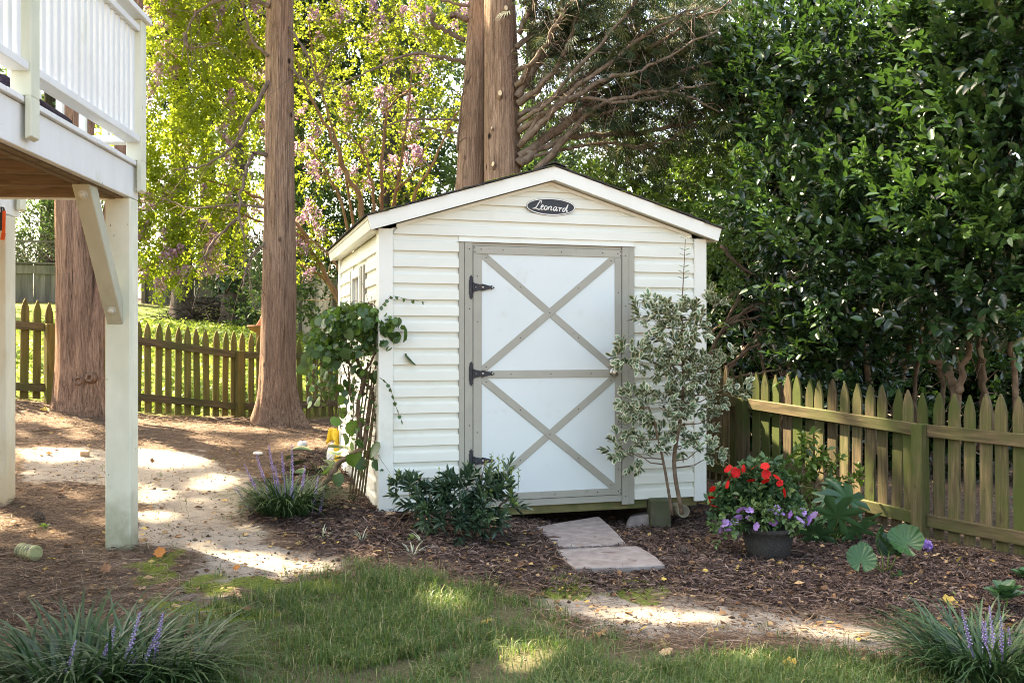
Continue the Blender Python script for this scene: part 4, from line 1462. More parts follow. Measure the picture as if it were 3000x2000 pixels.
for k, (pl, r0) in enumerate(DBR):
    dz_ = rng.uniform(-.25, .25)
    pts = [at(x, y, 10.25 - .16 * i + dz_ * (i > 0)) for i, (x, y) in enumerate(pl)]
    limb(tD, pts, r0, .008, M['branch'], seed=160 + k, twg=60, twl=.34, twr=.0045, droop=-.5)
    pth = bez(pts, 10)
    for q in range(int(len(pth) * .5), len(pth)):
        for _ in range(9):
            SPO.append(Vector(pth[q]) + Vector(rng.normal(0, .16, 3)) + Vector((0, .2, -.02)))
            SPD.append(rng.normal(0, 1, 3) * np.array([.8, .6, .3]) + np.array([.5, 0, -.4]))
# hanging foliage further back on the same branches
for _ in range(4200):
    px, py = rng.uniform(1560, 2300), rng.uniform(-60, 400)
    if fbm(np.array([px / 100.]), np.array([py / 60.]), 1.0, 5)[0] < .47 + .10 * (py > 300):
        continue
    SPO.append(at(px, py, rng.uniform(10.6, 13.5)))
    SPD.append(rng.normal(0, 1, 3) * np.array([.7, .6, .3]) + np.array([.4, 0, -.5]))
SPO, SPD = np.array([tuple(p) for p in SPO]), np.array(SPD)
V, F, q = place(SPRAY, SPRAY_F, SPO, unit(SPD), unit(rng.normal(0, .4, SPO.shape) + np.array([0, -.3, 1])), rng.uniform(.10, .22, len(SPO)), 1.0)
o = obj("foliage", mesh_np("foliage", V - np.array(tD.location)[None], F, {"rnd": q}), M['cedar_leaf'], tD)
o["kind"] = "stuff"
cedar_crown(tD, cD.x + .8, 10.9, 5.7, 13, 2.0, 1300, 24)
# unseen tall oaks added left of the yard so their crowns shade it
M['oak_leaf'] = leafmat('oak_leaf', [(0, (.03, .065, .012)), (1, (.10, .16, .03))], rough=.5, spec=.3, trans=.3, tcol=(.2, .3, .04))
for k, (ox, oy, cx, cy_, r, n, lab) in enumerate(((-10.2, 9.6, -8.6, 10.4, 4.6, 2300, "unseen tall oak added left of the deck to shade the yard"), (-8.2, 14.0, -6.2, 13.6, 3.8, 1900, "unseen tall oak added for shade beyond the back fence left of the twin cedar"), (-12.2, 14.2, -11.0, 13.6, 4.2, 1600, "unseen tall oak added for shade furthest left of the yard"), (-9.4, 5.6, -7.6, 7.8, 3.4, 1000, "unseen tall oak added for shade close behind the deck"))):
    g = np.random.default_rng(80 + k)
    zt = gz(ox, oy)
    tE = empty("oak_tree", (ox, oy, zt), lab, "tree", "unseen oaks added to shade the yard")
    obj("trunk", trunk_mesh([(0, 0, -.2), (0, 0, 2), ((cx - ox) * .3, (cy_ - oy) * .3, 6), ((cx - ox) * .6, (cy_ - oy) * .6, 10.5)], [.30, .22, .16, .05], 90 + k, flare=.3, sides=20), M['grey_bark'], tE)
    u = rdirs(n, g)
    rr = r * g.random(n) ** .45
    O = np.c_[cx + u[:, 0] * rr, cy_ + u[:, 1] * rr, 13.2 + u[:, 2] * rr * .85]
    VFA = twigs(O, unit(u + g.normal(0, .6, u.shape)), .45, 8, .24, .62, 1.1, tv=DIAM, tf=DIAM_F, face_up=.8)
    V, F, q = let_sun(*VFA)
    o = obj("crown", mesh_np("crown", V - np.array(tE.location)[None], F, {"rnd": q}), M['oak_leaf'], tE)
    o["kind"] = "stuff"

# ------------------------------------------------------------------ flowering crape myrtle behind the shed
pM = Vector((-2.3, 14.6, gz(-2.3, 14.6)))
tM = empty("flowering_tree", pM, "multi stemmed tree with pink blossom and bright leaves behind the fence", "tree")
base = at(1075, 990, 14.6)
MS = [([(1080, 1000), (1062, 620), (1020, 520), (960, 380), (900, 260), (860, 150)], .055), ([(1082, 1000), (1095, 600), (1085, 520), (1060, 440), (980, 370)], .032), ([(1090, 1000), (1115, 620), (1120, 480), (1130, 350), (1150, 300), (1230, 240)], .036),
      ([(1100, 1000), (1150, 620), (1165, 540), (1180, 440), (1195, 330), (1210, 200)], .030), ([(1110, 1000), (1205, 600), (1270, 480), (1310, 380), (1340, 330)], .028), ([(1100, 1000), (1150, 600), (1200, 520), (1270, 400)], .022),
      ([(1060, 1000), (990, 880), (930, 760), (870, 660), (780, 590), (640, 540), (430, 520)], .050), ([(1060, 1000), (1000, 800), (900, 690), (850, 640)], .030), ([(1070, 1000), (1010, 640), (960, 510), (900, 420)], .026),
      ([(1050, 1000), (960, 820), (890, 700), (800, 660), (660, 615), (560, 610)], .032), ([(1070, 1000), (985, 850), (910, 790), (860, 770)], .030), ([(1075, 1000), (1020, 560), (930, 220), (905, 60)], .025)]
for k, (pl, r0) in enumerate(MS):
    limb(tM, [at(x, y, 14.6 - .05 * i + .12 * ((k * 37) % 7 - 3) * (i > 0) / 3) for i, (x, y) in enumerate(pl)], r0, .010, M['myrtle_bark'], "stem", seed=200 + k, twg=10, twl=.6, twr=.007, droop=.3)
LOB = [(470, 80, 14, .60), (600, 150, 14, .62), (720, 60, 14, .5), (480, 330, 13.8, .58), (620, 400, 14, .55), (740, 300, 14.5, .45), (450, 560, 13.6, .45), (560, 620, 13.8, .5), (690, 600, 14.4, .4), (440, 740, 13.5, .36), (480, 810, 13.4, .24), (560, 740, 13.8, .36), (660, 740, 14.2, .26), (380, 480, 13.6, .5), (370, 700, 13.4, .35), (540, -60, 14, .6),
       (900, 120, 14.5, .55), (1050, 80, 14.5, .58), (1200, 120, 14.8, .58), (950, 300, 15, .5), (1100, 330, 15, .5), (1260, 330, 15, .45), (900, 480, 15, .32), (1050, 500, 15.3, .36), (1200, 520, 15.3, .34), (900, 660, 14.6, .30), (880, 760, 14.2, .26), (1300, 60, 15, .5), (760, 180, 14.5, .4)]
parts = []
PAN = []
for i, (px, py, d, r) in enumerate(LOB):
    c = np.array(at(px, py, d + .3))
    n = int((520 if i < 16 else 300) * r * r / .3 * .62)
    O, u = blob_points(c, r * 1.05, n, None, .25, 1.1)
    D = unit(u + np.array([0, 0, .15]) + rng.normal(0, .4, u.shape))
    tw = twigs(O, D, .22, 9, .078, .66, 1.3, tv=DIAM, tf=DIAM_F, face_up=.5)
    parts.append((tw[0], tw[1], np.clip(tw[2] * .7 + .36, 0, 1)) if i < 16 else (tw[0], tw[1], tw[2] * .42))  # left lobes: sunlit glow put into lighter leaf colour; the others darker
    u = rdirs(200)
    u = u[(u[:, 1] < .2)][:int((2 + 7 * r) * 1.25)]
    for uu in u:
        PAN.append((c + uu * r * rng.uniform(.7, 1.1), rng.uniform(.8, 1.5)))
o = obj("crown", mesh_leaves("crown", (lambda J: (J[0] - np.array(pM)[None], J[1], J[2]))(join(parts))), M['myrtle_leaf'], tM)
o["kind"] = "stuff"
PM = [petal_cluster(90, .105, .036, s) for s in (1, 2, 3)]
for k, (p, s) in enumerate(PAN):
    f = obj("flower_panicle", PM[k % 3], M['blossom'], tM, loc=Vector(p) - pM, rot=tuple(rng.uniform(-.8, .8, 3)))
    f.scale = (s, s, s)
    f['kind'] = 'stuff'

# ------------------------------------------------------------------ evergreen shrubs along the side fence
def shrub(name, label, base, lobes, dens, size, m_, width=.5, tl=.26, nl=10, face=(-.25, -.8, .35), stems=(), stem_m='twig', group=None, inner=.65, sq=(1, 1, 1)):
    b = Vector((base[0], base[1], gz(base[0], base[1])))
    root = empty(name, b, label, "shrub", group)
    parts = []
    for (px, py, d, r) in lobes:
        c = np.array(at(px, py, d))
        n = int(dens * r * r)
        O, u = blob_points(c, r * .92, n, face, .78, 1.0, sq)
        D = unit(u * 1.0 + np.array([-.12, -.28, .30]) + rng.normal(0, .30, u.shape))
        tw = twigs(O, D, tl * rng.uniform(.7, 1.25, len(O)), nl, size, width, 1.0)
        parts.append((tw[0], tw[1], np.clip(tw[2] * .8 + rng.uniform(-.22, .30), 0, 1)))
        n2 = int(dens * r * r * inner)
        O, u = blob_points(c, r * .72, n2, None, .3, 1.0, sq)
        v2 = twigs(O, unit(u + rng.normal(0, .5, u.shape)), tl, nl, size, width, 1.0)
        parts.append((v2[0], v2[1], v2[2] * .35))  # inner leaves coloured darker to stand for shade inside the shrub
    V, F, q = join(parts)
    o = obj("foliage", mesh_np("foliage", V - np.array(b)[None], F, {"rnd": q}), m_, root)
    o["kind"] = "stuff"
    for k, (pl, d, r0, r1) in enumerate(stems):
        limb(root, [at(x, y, d + .06 * i) for i, (x, y) in enumerate(pl)], r0, r1, M[stem_m], "stem", seed=300 + k, twg=6, twl=.35, twr=.005)
    return root


H1 = [(2420, 1020, 8.6, .30), (2340, 930, 9.1, .28), (2520, 920, 8.2, .40), (2440, 770, 8.2, .50), (2640, 800, 7.8, .42), (2310, 640, 8.8, .5), (2550, 570, 8.3, .56), (2380, 430, 9.0, .56), (2700, 520, 8.1, .54), (2270, 300, 9.5, .56), (2500, 250, 8.9, .64), (2720, 260, 8.6, .58), (2330, 170, 9.6, .55), (2190, 230, 10, .42), (2480, 110, 9.3, .45), (2360, 1085, 8.9, .20), (2480, 1110, 8.2, .22), (2570, 1100, 7.9, .22), (2290, 1020, 8.7, .22), (2400, 1060, 8.3, .24), (2620, 1050, 7.8, .22), (2520, 1030, 8.0, .24)]
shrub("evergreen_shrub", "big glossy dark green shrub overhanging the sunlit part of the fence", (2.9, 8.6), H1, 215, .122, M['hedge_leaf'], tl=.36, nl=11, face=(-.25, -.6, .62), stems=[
    ([(2560, 1330), (2550, 1150), (2520, 1000), (2480, 850)], 8.1, .035, .015), ([(2640, 1340), (2630, 1180), (2660, 1050), (2700, 900)], 7.9, .03, .012), ([(2300, 1300), (2290, 1150), (2330, 1000), (2380, 850)], 8.9, .03, .012),
    ([(2070, 1090), (2110, 980), (2200, 900), (2300, 860), (2400, 830)], 9.3, .022, .008), ([(2070, 1060), (2120, 960), (2210, 930), (2330, 900)], 9.2, .016, .006), ([(2110, 720), (2180, 790), (2260, 840), (2330, 900)], 9.1, .020, .008), ([(2080, 1040), (2150, 900), (2190, 820), (2210, 760)], 9.5, .018, .006),
    ([(2120, 1080), (2200, 1020), (2300, 980), (2400, 990)], 9.2, .016, .006), ([(2070, 980), (2150, 930), (2260, 880), (2340, 800)], 9.6, .014, .005), ([(2100, 1150), (2160, 1050), (2240, 960), (2290, 930)], 9.4, .018, .006), ([(2210, 740), (2240, 800), (2270, 900), (2330, 1020)], 9.3, .014, .006), ([(2090, 900), (2170, 850), (2270, 830), (2350, 790)], 9.7, .012, .005),
    ([(2080, 1120), (2180, 1100), (2300, 1080), (2420, 1060)], 9.5, .016, .006), ([(2240, 1180), (2230, 1040), (2200, 940), (2140, 860)], 9.6, .016, .005), ([(2300, 1200), (2280, 1060), (2230, 980), (2150, 930)], 9.7, .014, .005)])
H2 = [(2860, 850, 7.2, .46), (2960, 720, 7.0, .46), (2800, 660, 7.5, .5), (2950, 480, 7.2, .50), (2850, 310, 7.6, .48), (2985, 220, 7.3, .55), (2900, 90, 7.6, .55), (3060, 850, 6.9, .45), (2740, 880, 7.5, .28), (3120, 560, 7.0, .6), (3100, 100, 7.2, .6), (2790, 120, 8.0, .35)]
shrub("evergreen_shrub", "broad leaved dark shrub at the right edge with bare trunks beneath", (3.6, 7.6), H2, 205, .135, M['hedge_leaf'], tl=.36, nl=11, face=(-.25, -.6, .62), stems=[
    ([(2800, 1300), (2795, 1150), (2770, 1090), (2720, 1040)], 7.4, .050, .022), ([(2805, 1150), (2830, 1060), (2845, 980), (2860, 900)], 7.35, .030, .018), ([(2870, 1320), (2880, 1150), (2870, 1000), (2900, 880)], 7.5, .030, .016), ([(2750, 1320), (2760, 1180), (2750, 1050)], 7.7, .026, .016),
    ([(2930, 1320), (2890, 1150), (2880, 1030), (2890, 920)], 7.4, .022, .012), ([(2985, 1320), (2975, 1150), (2960, 1000)], 7.2, .030, .018), ([(2690, 1300), (2680, 1150), (2700, 1000), (2690, 900)], 7.9, .020, .010)])
H3 = [(1750, 590, 11.6, .40), (1860, 545, 11.6, .52), (1960, 600, 11.2, .48), (2080, 560, 10.8, .5), (1990, 680, 10.8, .36), (2150, 470, 10.6, .5), (2140, 660, 10.0, .36), (2080, 740, 9.6, .26), (2130, 790, 9.5, .24), (1830, 650, 11.3, .32), (1700, 660, 11.6, .3), (2060, 430, 11.2, .34), (2100, 880, 10.0, .2)]
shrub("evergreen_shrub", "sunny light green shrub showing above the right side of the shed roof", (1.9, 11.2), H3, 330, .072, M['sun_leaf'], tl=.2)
# looser shrubs deeper in, behind the others
H4 = [(2100, 620, 13.5, 1.1), (2350, 500, 13.5, 1.3), (2650, 500, 13, 1.4), (2950, 500, 12.5, 1.4), (2250, 950, 13, 1.0), (2550, 950, 12.5, 1.1), (2850, 1000, 12, 1.1), (3150, 950, 11.5, 1.2), (2430, 330, 14, 1.1), (2900, 300, 13.5, 1.1), (2150, 1050, 13, .8), (3080, 220, 12.5, 1.1), (2350, 1150, 12.5, .7), (2700, 1150, 12, .7), (2150, 1180, 11.5, .7), (2300, 1200, 11, .6), (2450, 1200, 10.8, .6), (2600, 1220, 10.5, .6), (2750, 1230, 10.2, .6), (2900, 1240, 10, .6), (3050, 1240, 9.8, .6), (2200, 820, 12, .7), (2080, 900, 12.5, .7), (2500, 1080, 11, .6), (2800, 1080, 10.6, .6), (2980, 1080, 10.2, .6)]
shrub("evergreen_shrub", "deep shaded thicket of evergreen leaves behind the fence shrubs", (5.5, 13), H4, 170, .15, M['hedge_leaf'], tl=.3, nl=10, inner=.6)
# understory behind the shed and the flowering tree
H5 = [(880, 800, 20, .9), (960, 700, 20, 1.0), (1080, 760, 20.5, 1.0), (1200, 700, 20, 1.0), (1300, 620, 20.5, 1.0), (1000, 560, 21, 1.0), (1180, 520, 21, 1.0), (1330, 450, 21, .9), (1560, 480, 19, 1.0), (1680, 440, 19, 1.0), (1600, 620, 18, 1.0), (900, 600, 21, .8), (1450, 560, 19, .9), (900, 60, 22, 1.2), (1050, 150, 22, 1.2), (1200, 60, 22, 1.2), (1130, 300, 22, 1.1), (960, 320, 22, 1.0), (1300, 220, 22, 1.1), (860, 260, 22.5, 1.0), (1330, 20, 22, 1.0), (820, 850, 18, .5), (930, 880, 17.5, .55), (780, 780, 21, .6), (1800, 420, 19, .8)]
shrub("evergreen_shrub", "bluish green holly mass in the background behind the shed", (-1.5, 20), H5, 170, .115, M['far_leaf'], tl=.35, nl=9, inner=.5)
H6 = [(700, 800, 23, .8), (640, 720, 24, .9), (560, 760, 25, .7), (760, 900, 21.5, .6), (740, 940, 21, .4), (470, 720, 25.5, .9), (140, 700, 27, 1.3), (60, 640, 28, 1.3), (230, 660, 28, 1.0), (-40, 760, 27, 1.0)]
shrub("evergreen_shrub", "shrubs and ivy growing over the far fence between the trunks", (-6, 24), H6, 120, .13, M['far_leaf'], tl=.35, nl=9, inner=.5)

# ------------------------------------------------------------------ tall trees far behind
def big_tree(name, label, x, y, h, r, lobes_seed, tr, n=11000, size=.21, m_=None, bark='dark_bark', z_lo=.25, trunk=True, group="tall trees far behind the yard"):
    g = np.random.default_rng(lobes_seed)
    z = gz(x, y)
    root = empty(name, (x, y, z), label, "tree", group)
    obj("trunk", trunk_mesh([(0, 0, -.3), (0, 0, h * .3), (.1, 0, h * .6), (.1, .1, h * .95)], [tr * 1.3, tr, tr * .7, tr * .2], lobes_seed, sides=20, flare=.3), M[bark], root)
    parts = []
    K = 16
    for k in range(K):
        t = z_lo + (1 - z_lo) * (k + .5) / K
        rr = r * (.55 + .45 * math.sin(math.pi * min(1, (t - z_lo) / (1 - z_lo) * .85 + .15)))
        a = g.uniform(0, 6.28)
        c = np.array([math.cos(a) * rr * .55, math.sin(a) * rr * .55, h * t])
        O, u = blob_points(c, rr * g.uniform(.45, .75), n // K // 6, None, .35, 1.05, (1, 1, .8))
        parts.append(twigs(O, unit(u + rng.normal(0, .5, u.shape) + np.array([0, 0, .2])), .4, 6, size, .62, 1.1, tv=DIAM, tf=DIAM_F, face_up=.5))
    V, F, q = join(parts)
    o = obj("crown", mesh_np("crown", V, F, {"rnd": q}), m_ or M['far_leaf'], root)
    o["kind"] = "stuff"
    return root


big_tree("shade_tree", "tall tree rising behind the lattice topped fence at far left", -14.5, 30, 15, 4.2, 41, .25)
big_tree("shade_tree", "leafy tree behind the bright blossom left of the cedar trunk", -10.5, 33, 16, 4.6, 42, .25, m_=M['sun_leaf'])
big_tree("shade_tree", "tree behind the far fence above the ivy covered trunk", -7.0, 31, 15, 4.0, 43, .25)
big_tree("pine_tree", "dark barked pine trunk standing behind the pink blossom and shed", -2.45, 19.2, 14, 2.6, 44, .155, z_lo=.55, n=5000, group="tall trees far behind the yard")
big_tree("shade_tree", "tree crown seen between the cedar trunk and the pine", -4.0, 33, 16, 4.2, 45, .25)
big_tree("shade_tree", "pale leaved tree behind the twin cedar trunks over the shed", .5, 30, 15, 4.2, 46, .22)
big_tree("shade_tree", "hazy tree beyond the sweeping cedar branches", 6.0, 33, 13, 4.2, 47, .25, n=8000)
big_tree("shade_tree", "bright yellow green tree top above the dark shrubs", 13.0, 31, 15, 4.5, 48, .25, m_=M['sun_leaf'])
big_tree("shade_tree", "dark tree behind the shrubs at far right", 17.0, 26, 13, 4.5, 49, .25)

big_tree("shade_tree", "dense tree added at the far left end of the lawn to shade it", -13.5, 22.3, 13, 4.6, 50, .25, z_lo=.42, n=9000)  # added so that its crown shades the far part of the lawn

# two trunks by the far fence
p = at(533, 935, 22.5)
t1 = empty("oak_tree", (p.x, p.y, gz(p.x, p.y)), "broad grey trunk in front of the far board fence", "tree")
obj("trunk", trunk_mesh([(0, 0, -.3), (0, 0, .3), (0, 0, 1.2), (-.05, 0, 3), (0, 0, 9)], [.30, .25, .22, .2, .1], 51, sides=24, flare=.35, ridge=.09), M['grey_bark'], t1)
cedar_crown(t1, p.x, p.y, 6.5, 13, 3.0, 1500, 61, size=.5, gaps=False)
p = at(690, 960, 21.5)
t2 = empty("oak_tree", (p.x, p.y, gz(p.x, p.y)), "dark trunk clad in ivy beside the brush pile", "tree")
obj("trunk", trunk_mesh([(0, 0, -.3), (0, 0, .3), (.02, 0, 1.2), (.05, 0, 3), (.1, 0, 9)], [.36, .30, .24, .2, .1], 52, sides=24, flare=.45, ridge=.09), M['grey_bark'], t2)
cedar_crown(t2, p.x, p.y, 6.5, 13, 3.0, 1500, 62, size=.5, gaps=False)
n = 900
a, zz = rng.uniform(2.2, 6.0, n), rng.uniform(.75, 3.2, n) ** 1.0
P = np.c_[np.cos(a) * (.26 + rng.uniform(0, .12, n)) - .08, np.sin(a) * (.26 + rng.uniform(0, .12, n)), zz]
V, F, q = place(DIAM, DIAM_F, P, unit(np.c_[np.cos(a) * .5, np.sin(a) * .5, -np.ones(n)] + rng.normal(0, .4, (n, 3))), unit(np.c_[np.cos(a), np.sin(a), np.zeros(n)] + .2), .10, 1.3)
o = obj("ivy_foliage", mesh_np("ivy_foliage", V, F, {"rnd": q}), M['ivy_leaf'], t2)
o["kind"] = "stuff"
# ------------------------------------------------------------------ strap leaved clumps
def blades(n, base_r, L0, L1, w, seed, droop=.9, segs=6, lean=.75):
    g = np.random.default_rng(seed)
    az = g.uniform(0, 6.28, n)
    r = base_r * np.sqrt(g.random(n))
    L = g.uniform(L0, L1, n)
    ln = g.uniform(.12, lean, n)
    dr_ = g.uniform(.5, 1.2, n) * droop
    az2 = az + g.normal(0, .5, n)
    t = np.linspace(0, 1, segs + 1)
    hx = L[:, None] * (ln[:, None] * t[None] + .55 * dr_[:, None] * t[None] ** 2.2)
    hz_ = L[:, None] * (t[None] * np.sqrt(np.maximum(.1, 1 - .4 * ln[:, None] ** 2)) - .62 * dr_[:, None] * t[None] ** 2.4)
    hz_ = np.maximum(hz_, .004)
    P = np.stack([r[:, None] * np.cos(az)[:, None] + hx * np.cos(az2)[:, None], r[:, None] * np.sin(az)[:, None] + hx * np.sin(az2)[:, None], hz_], -1)
    side = np.stack([-np.sin(az2), np.cos(az2), np.zeros(n)], -1)[:, None]
    ww = (w * g.uniform(.7, 1.2, n))[:, None, None] * (1 - .88 * t ** 3)[None, :, None] * .5
    V = np.stack([P - side * ww, P + side * ww], 2).reshape(-1, 3)
    b = (np.arange(n) * (segs + 1) * 2)[:, None] + (np.arange(segs) * 2)[None]
    b = b.ravel()
    F = np.stack([b, b + 1, b + 3, b + 2], 1)
    return V, F, np.repeat(g.random(n), (segs + 1) * 2)


M['lily_turf'] = leafmat('strap_leaf', [(0, (.018, .046, .016)), (.6, (.036, .080, .025)), (1, (.085, .140, .050))], rough=.38, spec=.4, trans=.2)
M['spike'] = leafmat('lilac_flower', [(0, (.24, .17, .36)), (.6, (.36, .27, .50)), (1, (.52, .42, .62))], rough=.7, spec=.1, trans=.2)


def spike_mesh(seed, h=.17):
    g = np.random.default_rng(seed)
    mb = MB()
    n = 46
    for k in range(n):
        t = k / n
        a = k * 2.4
        r = .009 * (1 - .55 * t)
        c = Vector((r * math.cos(a), r * math.sin(a), .10 + t * h))
        s = .0046 * (1.1 - .6 * t) * g.uniform(.8, 1.2)
        mb.add([c + Vector((s, 0, 0)), c + Vector((-s, 0, 0)), c + Vector((0, s, 0)), c + Vector((0, -s, 0)), c + Vector((0, 0, s)), c + Vector((0, 0, -s))],
               [(0, 2, 4), (2, 1, 4), (1, 3, 4), (3, 0, 4), (2, 0, 5), (1, 2, 5), (3, 1, 5), (0, 3, 5)])
    mb.tube([(0, 0, -.12), (0, 0, .1), (0, 0, .1 + h)], [.0028, .0024, .0012], 5)
    me = mb.mesh("flower_spike")
    a = me.attributes.new("rnd", 'FLOAT', 'POINT')
    a.data.foreach_set("value", np.repeat(g.random(len(me.vertices) // 6 + 1), 6)[:len(me.vertices)].astype(np.float32))
    return me


SPK = [spike_mesh(s, h) for s, h in ((1, .17), (2, .14), (3, .19))]


def lily_turf(px, py, label, n, br, L0, L1, spikes, seed, w=.012):
    p = gp(px, py)
    root = empty("lily_turf", (p.x, p.y, gr(p.x, p.y)), label, "plant", "lily turf clumps")
    V, F, q = blades(n, br, L0, L1, w, seed)
    o = obj("leaf_blades", mesh_np("leaf_blades", V, F, {"rnd": q}), M['lily_turf'], root)
    o["kind"] = "stuff"
    for k, (sx, sy, ln) in enumerate(spikes):
        d = p.y + rng.uniform(-.12, .08)
        q_ = at(sx, sy, d)
        o = obj("flower_spike", SPK[k % 3], M['spike'], root, loc=Vector((q_.x, q_.y, q_.z - .27)) - root.location, rot=(rng.normal(0, .15), ln, 0))
    return root


lily_turf(845, 1512, "lily turf clump with lilac spikes left of the vine", 520, .17, .26, .46, [(805, 1300, -.2), (835, 1310, -.1), (858, 1305, .0), (785, 1320, -.3), (880, 1350, .12), (912, 1400, .15), (765, 1345, -.4), (820, 1345, -.1), (850, 1380, .05), (752, 1400, -.5), (930, 1420, .2)], 71)
lily_turf(230, 2040, "large lily turf clump in the near left corner", 460, .24, .28, .50, [(300, 1800, .3), (270, 1830, .35), (350, 1790, .3), (375, 1850, .35), (335, 1875, .4), (165, 1870, .3), (150, 1945, .3), (440, 1765, .2)], 72, .014)
lily_turf(480, 2030, "lily turf tuft leaning into the grass beside the corner clump", 260, .16, .24, .42, [], 74, .013)
lily_turf(2890, 1985, "lily turf clump with lilac spikes in the near right corner", 560, .22, .24, .40, [(2862, 1775, -.25), (2895, 1790, -.12), (2922, 1785, -.12), (2938, 1790, -.12), (2968, 1810, -.12), (2905, 1830, -.1)], 73)

# ------------------------------------------------------------------ two-tone leaves
VT = np.array([(0, 0, 0), (0, .35, -.015), (0, .70, -.03), (0, 1, -.10), (-.24, .22, .05), (-.34, .50, .06), (-.22, .80, .01), (.24, .22, .05), (.34, .50, .06), (.22, .80, .01)], float)
VT_F = np.array([(0, 1, 4), (1, 5, 4), (1, 2, 5), (2, 6, 5), (2, 3, 6), (0, 7, 1), (1, 7, 8), (1, 8, 2), (2, 8, 9), (2, 9, 3)])
VT_E = np.array([.5, 0, 0, 1, .95, 1, 1, .95, 1, 1])


def twotone(name, inner, outer, lo=.55, hi=.85, rough=.4):
    m_, nt_, bs_ = newmat(name)
    a1 = nt_.nodes.new("ShaderNodeAttribute")
    a1.attribute_name = "edge"
    a2 = nt_.nodes.new("ShaderNodeAttribute")
    a2.attribute_name = "rnd"
    f = ramp(nt_, [(lo, (0, 0, 0)), (hi, (1, 1, 1))], a1.outputs["Fac"])
    ci = ramp(nt_, [(0, tuple(c * .7 for c in inner)), (1, tuple(c * 1.5 for c in inner))], a2.outputs["Fac"])
    co = ramp(nt_, [(0, tuple(c * .75 for c in outer)), (1, outer)], a2.outputs["Fac"])
    nt_.links.new(mixc(nt_, f, ci, co), bs_.inputs["Base Color"])
    bs_.inputs["Roughness"].default_value = rough
    bs_.inputs["Specular IOR Level"].default_value = .45
    return m_


M['variegated'] = twotone('cream_edged_leaf', (.060, .115, .055), (.56, .55, .36), .42, .72)
M['hosta'] = twotone('hosta_leaf', (.07, .13, .06), (.55, .53, .28), .55, .80)

# cream edged shrub in front of the shed
pv = gp(1990, 1500)
vs = empty("variegated_shrub", (pv.x, pv.y, gr(pv.x, pv.y)), "airy shrub with cream edged leaves against the right side of the shed front", "shrub")
VL = [(1905, 930, .13), (1960, 915, .12), (2010, 940, .13), (2070, 905, .10), (2035, 960, .09), (1850, 1035, .11), (1910, 1060, .12), (1965, 1040, .12), (1830, 1050, .07), (2040, 1100, .13), (2095, 1085, .10), (2130, 1060, .07), (2145, 1130, .09), (2100, 1150, .09), (2000, 1110, .10),
      (1865, 1180, .12), (1930, 1190, .13), (1990, 1180, .12), (1840, 1165, .06), (2030, 1190, .09), (1815, 1310, .09), (1865, 1325, .10), (1915, 1300, .09), (1840, 1265, .07), (2005, 1300, .09), (2055, 1310, .09), (2070, 1270, .07), (1950, 1260, .09), (2090, 1330, .05), (2110, 1210, .06), (1960, 990, .10), (2000, 1010, .10)]
dv = 6.75
st = []
parts, ed = [], []
stem1 = bez([at(1998, 1505, 6.72), at(1975, 1350, 6.74), at(2000, 1180, 6.76), at(2000, 1010, 6.78), at(1995, 900, 6.8)], 8)
stem2 = bez([at(1970, 1508, 6.74), at(1945, 1360, 6.70), at(1920, 1250, 6.66), at(1900, 1190, 6.64)], 8)
mb1 = MB().tube(stem1, taper(len(stem1), .017, .008), 8)
mb1.build("trunk", M['twig'], vs, smooth=True, loc=-vs.location)
MB().tube(stem2, taper(len(stem2), .012, .006), 8).build("trunk", M['twig'], vs, smooth=True, loc=-vs.location)
for k, (px, py, r) in enumerate(VL):
    c = np.array(at(px, py, dv + rng.uniform(-.14, .06)))
    src = stem2 if (px < 1930 and py > 1120) else stem1
    j = min(range(len(src)), key=lambda i: (Vector(c) - src[i]).length + .5 * max(0, src[i].z - c[2] + .10))
    mid = (src[j] + Vector(c)) / 2 + Vector((0, 0, -.03))
    MB().tube([src[j], mid, Vector(c)], [.0055, .004, .002], 5).build("branch", M['twig'], vs, smooth=True, loc=-vs.location)
    n = max(6, int(r * r * 1250))
    O, u = blob_points(c, r, n, None, .35, 1.0)
    D = unit(u + np.array([0, -.1, .55]) + rng.normal(0, .3, u.shape))
    V, F, q = twigs(O, D, .06, 7, .068, .74, 1.0, tv=VT, tf=VT_F, face_up=.7)
    parts.append((V, F, q))
whip = bez([at(1997, 905, 6.8), at(2003, 800, 6.82), at(2008, 700, 6.84)], 6)
MB().tube(whip, taper(len(whip), .005, .002), 5).build("whip_shoot", M['twig'], vs, smooth=True, loc=-vs.location)
O = np.array([tuple(whip[int(t * (len(whip) - 1))]) for t in np.linspace(.1, 1, 9) for _ in (0, 1)])
D = np.array([((-1) ** i, -.3 + .4 * ((i // 2) % 2), .45) for i in range(18)], float)
parts.append(place(VT, VT_F, O, unit(D), np.tile(np.array([[0, -.4, 1.]]), (18, 1)), .050, .9))
V, F, q = join(parts)
o = obj("foliage", mesh_np("foliage", V - np.array(vs.location)[None], F, {"rnd": q, "edge": np.tile(VT_E, len(V) // len(VT))}), M['variegated'], vs)
o["kind"] = "stuff"

